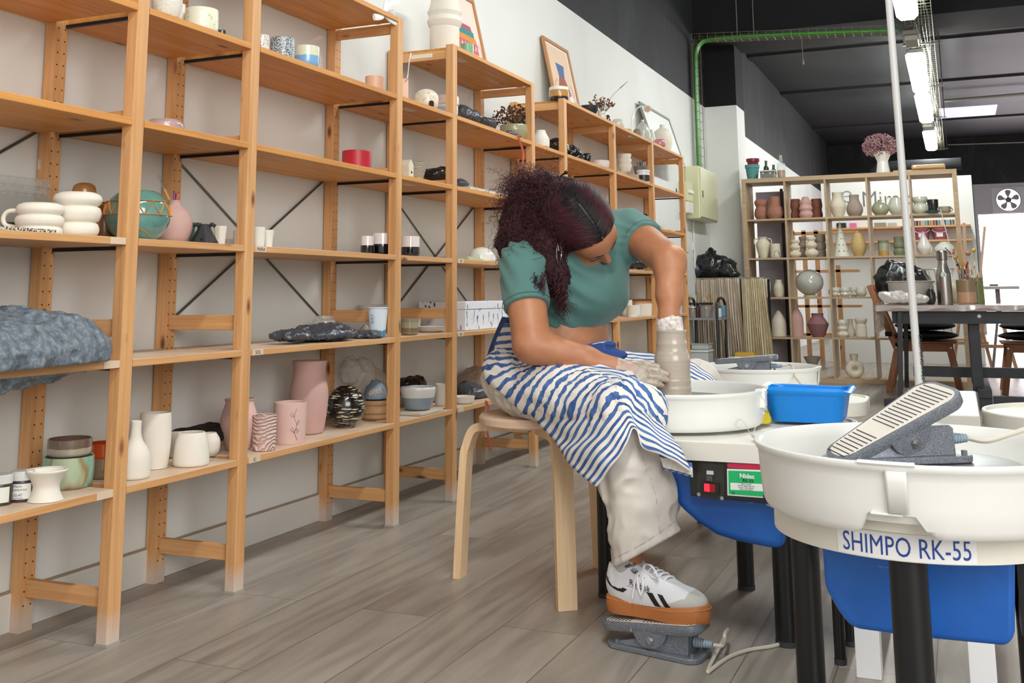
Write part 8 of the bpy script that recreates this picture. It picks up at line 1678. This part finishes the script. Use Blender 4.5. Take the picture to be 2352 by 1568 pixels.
# ---- hair
HB = plain('#150a0c', .45, name='dark_hair_roots'); HRD = [plain('#3a141c', .42, name='burgundy_hair'), plain('#522028', .48, name='burgundy_hair_light'), plain('#260d13', .7, name='burgundy_hair_deep')]
f5 = Field(hc-.30, hc+.22, .004)
f5.ell(H(0, -.010, .008), (.087, .101, .094), HR, k=.01); f5.ell(H(0, -.055, .035), (.072, .068, .068), HR, k=.04); n_ = hf*.78-hu*.62; f5.cut(H(0, .062, .052), n_)
f5.ell(H(.0, -.085, -.035), (.062, .05, .06), HR, k=.03)
for u, v, y, r_ in ((1318, 462, .86, .062), (1262, 452, .80, .060), (1225, 470, .80, .066), (1205, 520, .79, .066), (1195, 565, .775, .050), (1240, 560, .77, .060), (1262, 610, .765, .046), (1275, 650, .76, .034), (1170, 575, .79, .032)): f5.ell(Y_(u, v, y), (r_,)*3, k=.03)
f5.disp(lambda x, y, z: .010*vnoise(x, y, z, 26, 21)+.006*vnoise(x, y, z, 55, 22), .03) if False else None
def hd(x, y, z):
    q = (x-hc[0])*hf[0]+(y-hc[1])*hf[1]+(z-hc[2])*hf[2]; r_ = (x-hc[0])**2+(y-hc[1])**2+(z-hc[2])**2; far = np.clip((np.sqrt(r_)-.11)*30, 0, 1)
    return far*(.010*vnoise(x, y, z, 28, 21)+.005*vnoise(x, y, z, 60, 22))+(1-far)*.0012*np.sin(q*900+6*vnoise(x, y, z, 12, 4))
f5.disp(hd, .03)
def hair_mi(c):
    r_ = (c-hc)@hr; u_ = (c-hc)@hu; f_ = (c-hc)@hf; m = np.ones(len(c), int); nz = .012*vnoise(c[:, 0], c[:, 1], c[:, 2], 90, 77)
    m[(np.abs(r_) < .022+nz+np.clip(f_, 0, .1)*.3) & (u_ > .02) & (f_ > -.035)] = 0; m[np.linalg.norm(c-hc, axis=1) > .125] = 2; return m
hair = build_sdf('hair', f5, [HB, plain('#1f0a10', .8, name='hair_shade_underlayer_crown'), plain('#1a090d', .85, name='hair_shade_underlayer')], person, smooth_it=1, mi=hair_mi)  # cap outside the root patch coloured dark so gaps between strands read as shadow
# combed strands over the crown
rr = np.random.RandomState(11); sm = [MB() for _ in range(4)]
for i in range(4200):
    sd = 1 if rr.rand() < .62 else -1; f0 = rr.uniform(-.115, .088); th0 = .03; th1 = rr.uniform(1.1, 1.62); f1 = f0-rr.uniform(.05, .10)*(1 if f0 > 0 else .6); lift = rr.uniform(0, .004); pts = []
    for q in np.linspace(0, 1, 16):
        th = th0+(th1-th0)*q; f_ = f0+(f1-f0)*q**1.3; s_ = math.sqrt(max(.02, 1-((f_+.010)/.104)**2)); R1 = .0915*s_+lift; R2 = .0985*s_+lift
        pts.append(H(sd*math.sin(th)*R1, f_, .008+math.cos(th)*R2)+rr.normal(0, .0002, 3))
    pts = onto(pts, f5, rr.uniform(.0003, .0030)); rd = rr.uniform(.00035, .0007); c = [0, 0, 1, 2][rr.randint(0, 4)]; k_ = rr.randint(3, 6); sm[3].tube(pts[:k_], [rd*.6]+[rd]*(k_-1), 3, cap=False); sm[c].tube(pts[k_-1:], [rd]*(len(pts)-k_)+[rd*.4], 3, cap=False)
# curls
def hug(p0, d, ln, mb, w_, amp, per):
    n_ = int(ln/.005); d = np.array(d, float); P = [np.array(p0, float)]
    for i in range(n_): d = d+rr.normal(0, .035, 3)+np.array([0, 0, -.02]); d /= np.linalg.norm(d); P.append(P[-1]+d*.005)
    P = np.array(onto(P, f5, .0015)); j = np.clip(np.round((P-f5.lo)/f5.h).astype(int), 0, f5.n-1)
    if np.abs(f5.D[j[:, 0], j[:, 1], j[:, 2]]).max() > .008: return
    a = np.cross(d, FW); a /= np.linalg.norm(a)+1e-9; q = np.arange(len(P))*.005*2*PI/per+rr.uniform(0, 6.28)
    P = P+a*(np.sin(q)*amp)[:, None]-FW*(np.cos(q)*amp*.6-amp*.4)[:, None]; mb.tube([tuple(x) for x in P], [w_]*len(P), 3, cap=False)
for i in range(3000):
    u, v, y0 = rr.uniform(1140, 1310), rr.uniform(400, 640), .70
    if (u < 1190 and v < 430) or (u < 1205 and v > 585): continue
    g_ = (v-400)/240; hug(Y_(u, v, rr.uniform(.70, .76)), RT*(-.7+.7*g_+.3*rr.normal())+DN*(.3+.8*g_+.3*rr.normal()), rr.uniform(.06, .13), sm[[0, 0, 1, 2][rr.randint(0, 4)]], rr.uniform(.0005, .0009), rr.uniform(.003, .008), rr.uniform(.024, .045))
def wv_(du, dv, dw=0): return RT*du+DN*dv+FW*dw
def curl(p0, d0, ln, rad, pitch, mb, w_=.0011, grav=.9):
    p0 = onto([p0], f5, -.003)[0] if p0[2] > .86 else p0
    n_ = int(ln/.0032); p_ = np.array(p0); d = np.array(d0, float); d /= np.linalg.norm(d); ph = rr.uniform(0, 6.28); pts = []
    for i in range(n_):
        q = i/n_; d = d+np.array([0, 0, -grav*.055])+rr.normal(0, .03, 3); d /= np.linalg.norm(d); p_ = p_+d*.0032*.8; a = np.cross(d, FW); a /= np.linalg.norm(a)+1e-9; b = np.cross(d, a)
        an = ph+i*.0032*2*PI/pitch; r_ = rad*min(1, q*3); pts.append(p_+(a*math.cos(an)+b*math.sin(an))*r_)
    mb.tube(pts, [w_*(1-.6*j/n_) for j in range(n_)], 3, cap=False)
def wv_(du, dv, dw=0): return RT*du+DN*dv+FW*dw
for i in range(950):
    u, v = rr.uniform(1195, 1290), rr.uniform(405, 560); y = rr.uniform(.73, .87); a = rr.uniform(0, 1)
    d = wv_(-1+.5*rr.normal(), -.35+.6*rr.normal()+(v-470)/120, .4*rr.normal()); curl(Y_(u, v, y), d, rr.uniform(.07, .15), rr.uniform(.003, .008), rr.uniform(.018, .035), sm[rr.randint(0, 3)], rr.uniform(.0006, .0012), rr.uniform(.4, 1.2))
for i in range(420):   # lower mass falling over the shoulder and chest
    u, v = rr.uniform(1215, 1292), rr.uniform(540, 625); curl(Y_(u, v, rr.uniform(.71, .79)), wv_(.12*rr.normal(), 1, .15*rr.normal()), rr.uniform(.05, .12), rr.uniform(.003, .007), rr.uniform(.02, .035), sm[rr.randint(0, 3)], rr.uniform(.0007, .0012), .6)
for i in range(110):   # long ringlet in front of the shirt
    u = 1282+rr.normal(0, 7); curl(Y_(u, rr.uniform(620, 660), rr.uniform(.695, .73)), wv_(.12, 1, -.05), rr.uniform(.08, .14), .007, .045, sm[rr.randint(0, 3)], .0011, .3)
for i in range(60):    # small lock by the elbow side
    curl(Y_(rr.uniform(1222, 1252), rr.uniform(622, 650), rr.uniform(.648, .662)), wv_(-.1, 1, 0), rr.uniform(.03, .06), .006, .03, sm[rr.randint(0, 3)], .0009, .3)
for i in range(26):    # far side wisps by the cheek
    curl(Y_(rr.uniform(1408, 1422), rr.uniform(545, 575), .93), wv_(.05+.15*rr.normal(), 1, .1), rr.uniform(.05, .09), .006, .03, sm[rr.randint(0, 3)], .0008, .3)
for i in range(24):    # frizz at the outline
    u, v = rr.uniform(1150, 1240), rr.uniform(400, 560); curl(Y_(u, v, rr.uniform(.76, .82)), wv_(-1, -.2+.6*rr.normal(), 0), rr.uniform(.05, .09), .006, .025, sm[rr.randint(0, 3)], .0005, .6)
for m_, mt, nm in zip(sm, HRD+[HB], ('hair_strands', 'hair_strands', 'hair_strands', 'hair_roots')): m_.build(nm, mt, hair, ang=180)['kind'] = 'stuff'
s = MB(); s.tube(catmull([H(.088, -.02, .02), Y_(1262, 455, .735), Y_(1272, 425, .765), Y_(1287, 405, .79), Y_(1299, 397, .80)], 6), .0042, 8, flat=.5); s.sphere(Y_(1300, 396, .80), .006, 10); s.build('hair_band', plain('#0d0e10', .25), hair)
ec = Y_(1284, 580, .712); s = MB(); s.tube([ec+RT*.0075*math.cos(a)+DN*.027*math.sin(a)+FW*.018*math.cos(a) for a in np.linspace(0, 2*PI, 36)[:-1]], .0011, 6, closed=True); s.build('hoop_earring', plain('#d9d4cc', .15, 1.0, name='silver'), person)
s = MB(); s.tube([Y_(1280, 560, .715), Y_(1283, 567, .712), Y_(1284, 576, .711)], .0016, 6); s.build('ear_stud', plain('#d9d4cc', .15, 1.0, name='silver'), person)

# ---- sneaker
def outline(x0=-.002, x1=.268):
    P = [(x0, 0), (x0+.004, -.022), (.03, -.034), (.08, -.033), (.13, -.036), (.18, -.045), (.215, -.044), (.245, -.034), (.264, -.014), (x1, .004), (.258, .024), (.235, .038), (.20, .044), (.15, .038), (.10, .033), (.05, .034), (.02, .031), (x0+.003, .02)]
    return [tuple(q) for q in catmull([np.array(q) for q in P], 5, closed=True)]
GUM = plain('#b9713a', .55, name='gum_rubber', var=.06)
ol = outline(); n = len(ol); vs = []
zt_ = lambda x: .036+.004*math.cos(x*22)
for sc_, z in ((.96, 0), (.985, .004), (1.0, .02), (.99, 1.0), (.97, 1.02)):
    for x, y in ol: vs.append(S_(.13+(x-.13)*sc_, y*sc_, z if z < .9 else zt_(x)+(z-1)*.05))
s = MB(); s.add(vs, [tuple(range(n))[::-1], tuple(range(4*n, 5*n))]+[(i*n+j, i*n+(j+1) % n, (i+1)*n+(j+1) % n, (i+1)*n+j) for i in range(4) for j in range(n)])
shoe = thing('sneaker', 'white lace-up sneaker with a thick gum sole pressing the floor pedal', 'shoe', sO)
sole = s.build('sole', GUM, shoe, ang=60)
s = MB()
for j in range(0, n, 1):
    x, y = ol[j]; x2, y2 = ol[(j+1) % n]
    if y < .01 or x > .2: a = S_(.13+(x-.13)*1.003, y*1.006, zt_(x)-.006); b = S_(.13+(x2-.13)*1.003, y2*1.006, zt_(x2)-.006); s.tube([a, a*.35+b*.65], .0007, 4)
s.build('stitching', plain('#e0a468', .7), sole)['kind'] = 'stuff'
# upper as implicit surface in shoe space
fs = Field((-.02, -.06, .02), (.28, .06, .145), .0013)
fs.ell((.048, 0, .06), (.050, .034, .062), k=.02); fs.ell((.12, -.002, .052), (.085, .038, .052), k=.02); fs.ell((.188, 0, .044), (.074, .0435, .032), k=.02); fs.cap((.045, 0, .07), (.052, 0, .118), .034, .034, .02, flat=((1, 0, 0), 1.25))
fs.cap((.10, 0, .085), (.155, 0, .062), .026, .024, .02)
fs.cut((0, 0, .030), (0, 0, -1)); fs.cut((.0, 0, .112), (-.10, 0, 1)); fs.cut((.10, 0, .112), (.35, 0, 1))
fs.cap((.047, 0, .09), (.050, 0, .16), .027, .032, .003, op='s', flat=((1, 0, 0), 1.25))
fs.disp(lambda x, y, z: .0008*vnoise(x, y, z, 40, 2), .01)
V_, Fc = fs.mesh()
def inp(x, z, poly):
    r = np.zeros(len(x), bool); j = len(poly)-1
    for i in range(len(poly)): xi, zi = poly[i]; xj, zj = poly[j]; c = ((zi > z) != (zj > z)) & (x < (xj-xi)*(z-zi)/(zj-zi+1e-12)+xi); r ^= c; j = i
    return r
def shoe_mi(c):
    x, y, z = c.T; m = np.zeros(len(c), int)
    m[(z < .036+.020*np.clip((x-.165)/.05, 0, 1)+.05*np.clip((x-.222)/.02, 0, 1)) & (x > .150)] = 1
    m[(x < .008) & (z > .092)] = 2; return m
WL = plain('#e6e6ea', .45, name='white_leather'); SUE = plain('#c9c6c0', .95, name='grey_suede', var=.08); BKL = plain('#141516', .4, name='black_leather')
mi_ = shoe_mi(V_[Fc].mean(1)); Wp = np.array([S_(*q) for q in V_])-OFF[shoe.name]
me = bpy.data.meshes.new('upper'); me.from_pydata(Wp.tolist(), [], Fc.tolist())
for m in (WL, SUE, BKL): me.materials.append(m)
me.polygons.foreach_set('material_index', mi_.astype(np.int32)); me.polygons.foreach_set('use_smooth', [True]*len(Fc)); me.update()
up_ = bpy.data.objects.new('upper', me); COL.objects.link(up_); up_.parent = shoe; OFF[up_.name] = OFF[shoe.name]
s = MB(); G = np.array([[S_(.088+.030*q-.012*h, w_*(.022+.006*h), .088-.022*q+.050*h-.004*abs(w_)) for w_ in np.linspace(-1, 1, 7)] for h, q in ((0, 1), (.3, .6), (.6, .25), (1, 0))]); s.grid(G); tg = s.build('tongue', WL, shoe); md = tg.modifiers.new('s', 'SOLIDIFY'); md.thickness = .005
s = MB(); e2 = (ez*.75+ex*-.45); 
place_text(s, 'Reebok', .0125, S_(.080, -.0300, .113)-ey*.004, ex*.9+ez*.25, ez*.9-ex*.2-ey*.1, extrude=.0002, bold=.0002)
s.build('tongue_label', plain('#1d2430', .6), tg, smooth=False)
s = MB(); c = S_(.092, -.0310, .099)-ey*.003
for a in np.linspace(-.9, .9, 5): d = ez*math.cos(a)+ex*math.sin(a); s.tube([c, c+d*.008+ex*.002*math.cos(a), c+d*.013, c+d*.008-ex*.002*math.cos(a), c], .0005, 4)
s.build('tongue_emblem', plain('#3a4658', .6), tg)
s = MB(); 
def side(x, z, o=.0006):   # depth of the outer side of the upper at (x,z)
    i = np.argsort((V_[:, 0]-x)**2+(V_[:, 2]-z)**2+np.where(V_[:, 1] > -.01, 1, 0))[:10]; return V_[i, 1].mean()-o
vs, f_ = text_mesh('Reebok', .0185, extrude=.0002); vs = np.array(vs); vs[:, 0] -= vs[:, 0].mean()
pts = []
for a, b, c in vs: x, z = .104+a, .069-a*.18+b; pts.append(S_(x, side(x, z, .0030), z))
s.add(pts, f_); s.build('side_label', plain('#22283a', .5), up_, smooth=False)
s = MB(); fr_ = [(.074, .083), (.131, .073), (.129, .062), (.072, .071)]
s.tube([S_(x, side(x, z, .0009), z) for x, z in fr_+fr_[:1]], .0004, 4); s.build('label_border', plain('#6a7080', .5), up_)
for nm, A4, B4 in (('stripe', [(.125, .062), (.141, .062)], [(.148, .031), (.165, .031)]), ('stripe', [(.154, .062), (.168, .060)], [(.176, .031), (.192, .031)]), ('heel_stripe', [(.002, .087), (.022, .078), (.045, .070), (.072, .062)], [(.002, .078), (.020, .066), (.042, .057), (.060, .054)])):
    n_ = 14; T_ = np.linspace(0, 1, n_); A_, B_2 = [np.array([[np.interp(t_*(len(q)-1), range(len(q)), [w_[c] for w_ in q]) for c in (0, 1)] for t_ in T_]) for q in (A4, B4)]
    s = MB(); s.grid(np.array([[S_(x, side(x, z, .0007), z) for x, z in A_*(1-t_)+B_2*t_] for t_ in np.linspace(0, 1, 12)])); s.build(nm, BKL, up_)
LC = plain('#eeeef0', .8, name='cotton_lace')
def topz(x): i = (np.abs(V_[:, 0]-x) < .003) & (np.abs(V_[:, 1]) < .006); return V_[i, 2].max() if i.any() else .07
for i in range(5):
    x = .108+.014*i; z = topz(x); s = MB(); s.tube(catmull([S_(x-.004, -.026, z-.013), S_(x, -.014, z+.001), S_(x+.003, 0, z+.004), S_(x+.006, .014, z+.001), S_(x+.008, .025, z-.012)], 4), .0032, 6, flat=.45); s.build('lace', LC, shoe)
    s = MB(); s.cyl(S_(x-.006, -.030, z-.016), S_(x-.006, -.0315, z-.0155), .0016, n=8); s.build('eyelet', plain('#7c7f86', .5), shoe)
kb_ = S_(.104, -.012, .104)
for nm, pts in (('lace_bow', [kb_, S_(.115, -.02, .120), S_(.140, -.03, .118), S_(.156, -.035, .098), S_(.142, -.030, .095), S_(.118, -.02, .102), kb_]), ('lace_bow', [kb_, S_(.098, -.03, .100), S_(.104, -.042, .075), S_(.112, -.044, .055), S_(.118, -.043, .075), S_(.110, -.03, .095), kb_]), ('lace_end', [kb_, S_(.095, -.034, .09), S_(.092, -.043, .065), S_(.088, -.046, .045)])):
    s = MB(); s.tube(catmull(pts, 5), .0030, 6, flat=.45); s.build(nm, LC, shoe)
s = MB(); s.sphere(kb_, .0075, 12, (1.2, .9, .8)); s.build('lace_knot', LC, shoe)
# sock and ankle
fk = Field(anR-.11, anR+.09, .003); a0 = S_(.050, 0, .055); a1 = S_(.054, 0, .145); fk.cap(a0, a1, .030, .0375, .01); sl_, G_ = fk.sub(a1-.2, a1+.2); d_ = ez
fk.cut(a1, (ez+ex*.1)); build_sdf('sock', fk, plain('#b9b8b6', .95, name='grey_sock', bumpy=.4, bscale=200), person)
fk = Field(anR-.12, anR+.16, .003); fk.cap(S_(.052, 0, .10), knR*.35+S_(.052, 0, .14)*.65, .0335, .045, .01); build_sdf('ankle', fk, SKIN, bodyo) if False else None
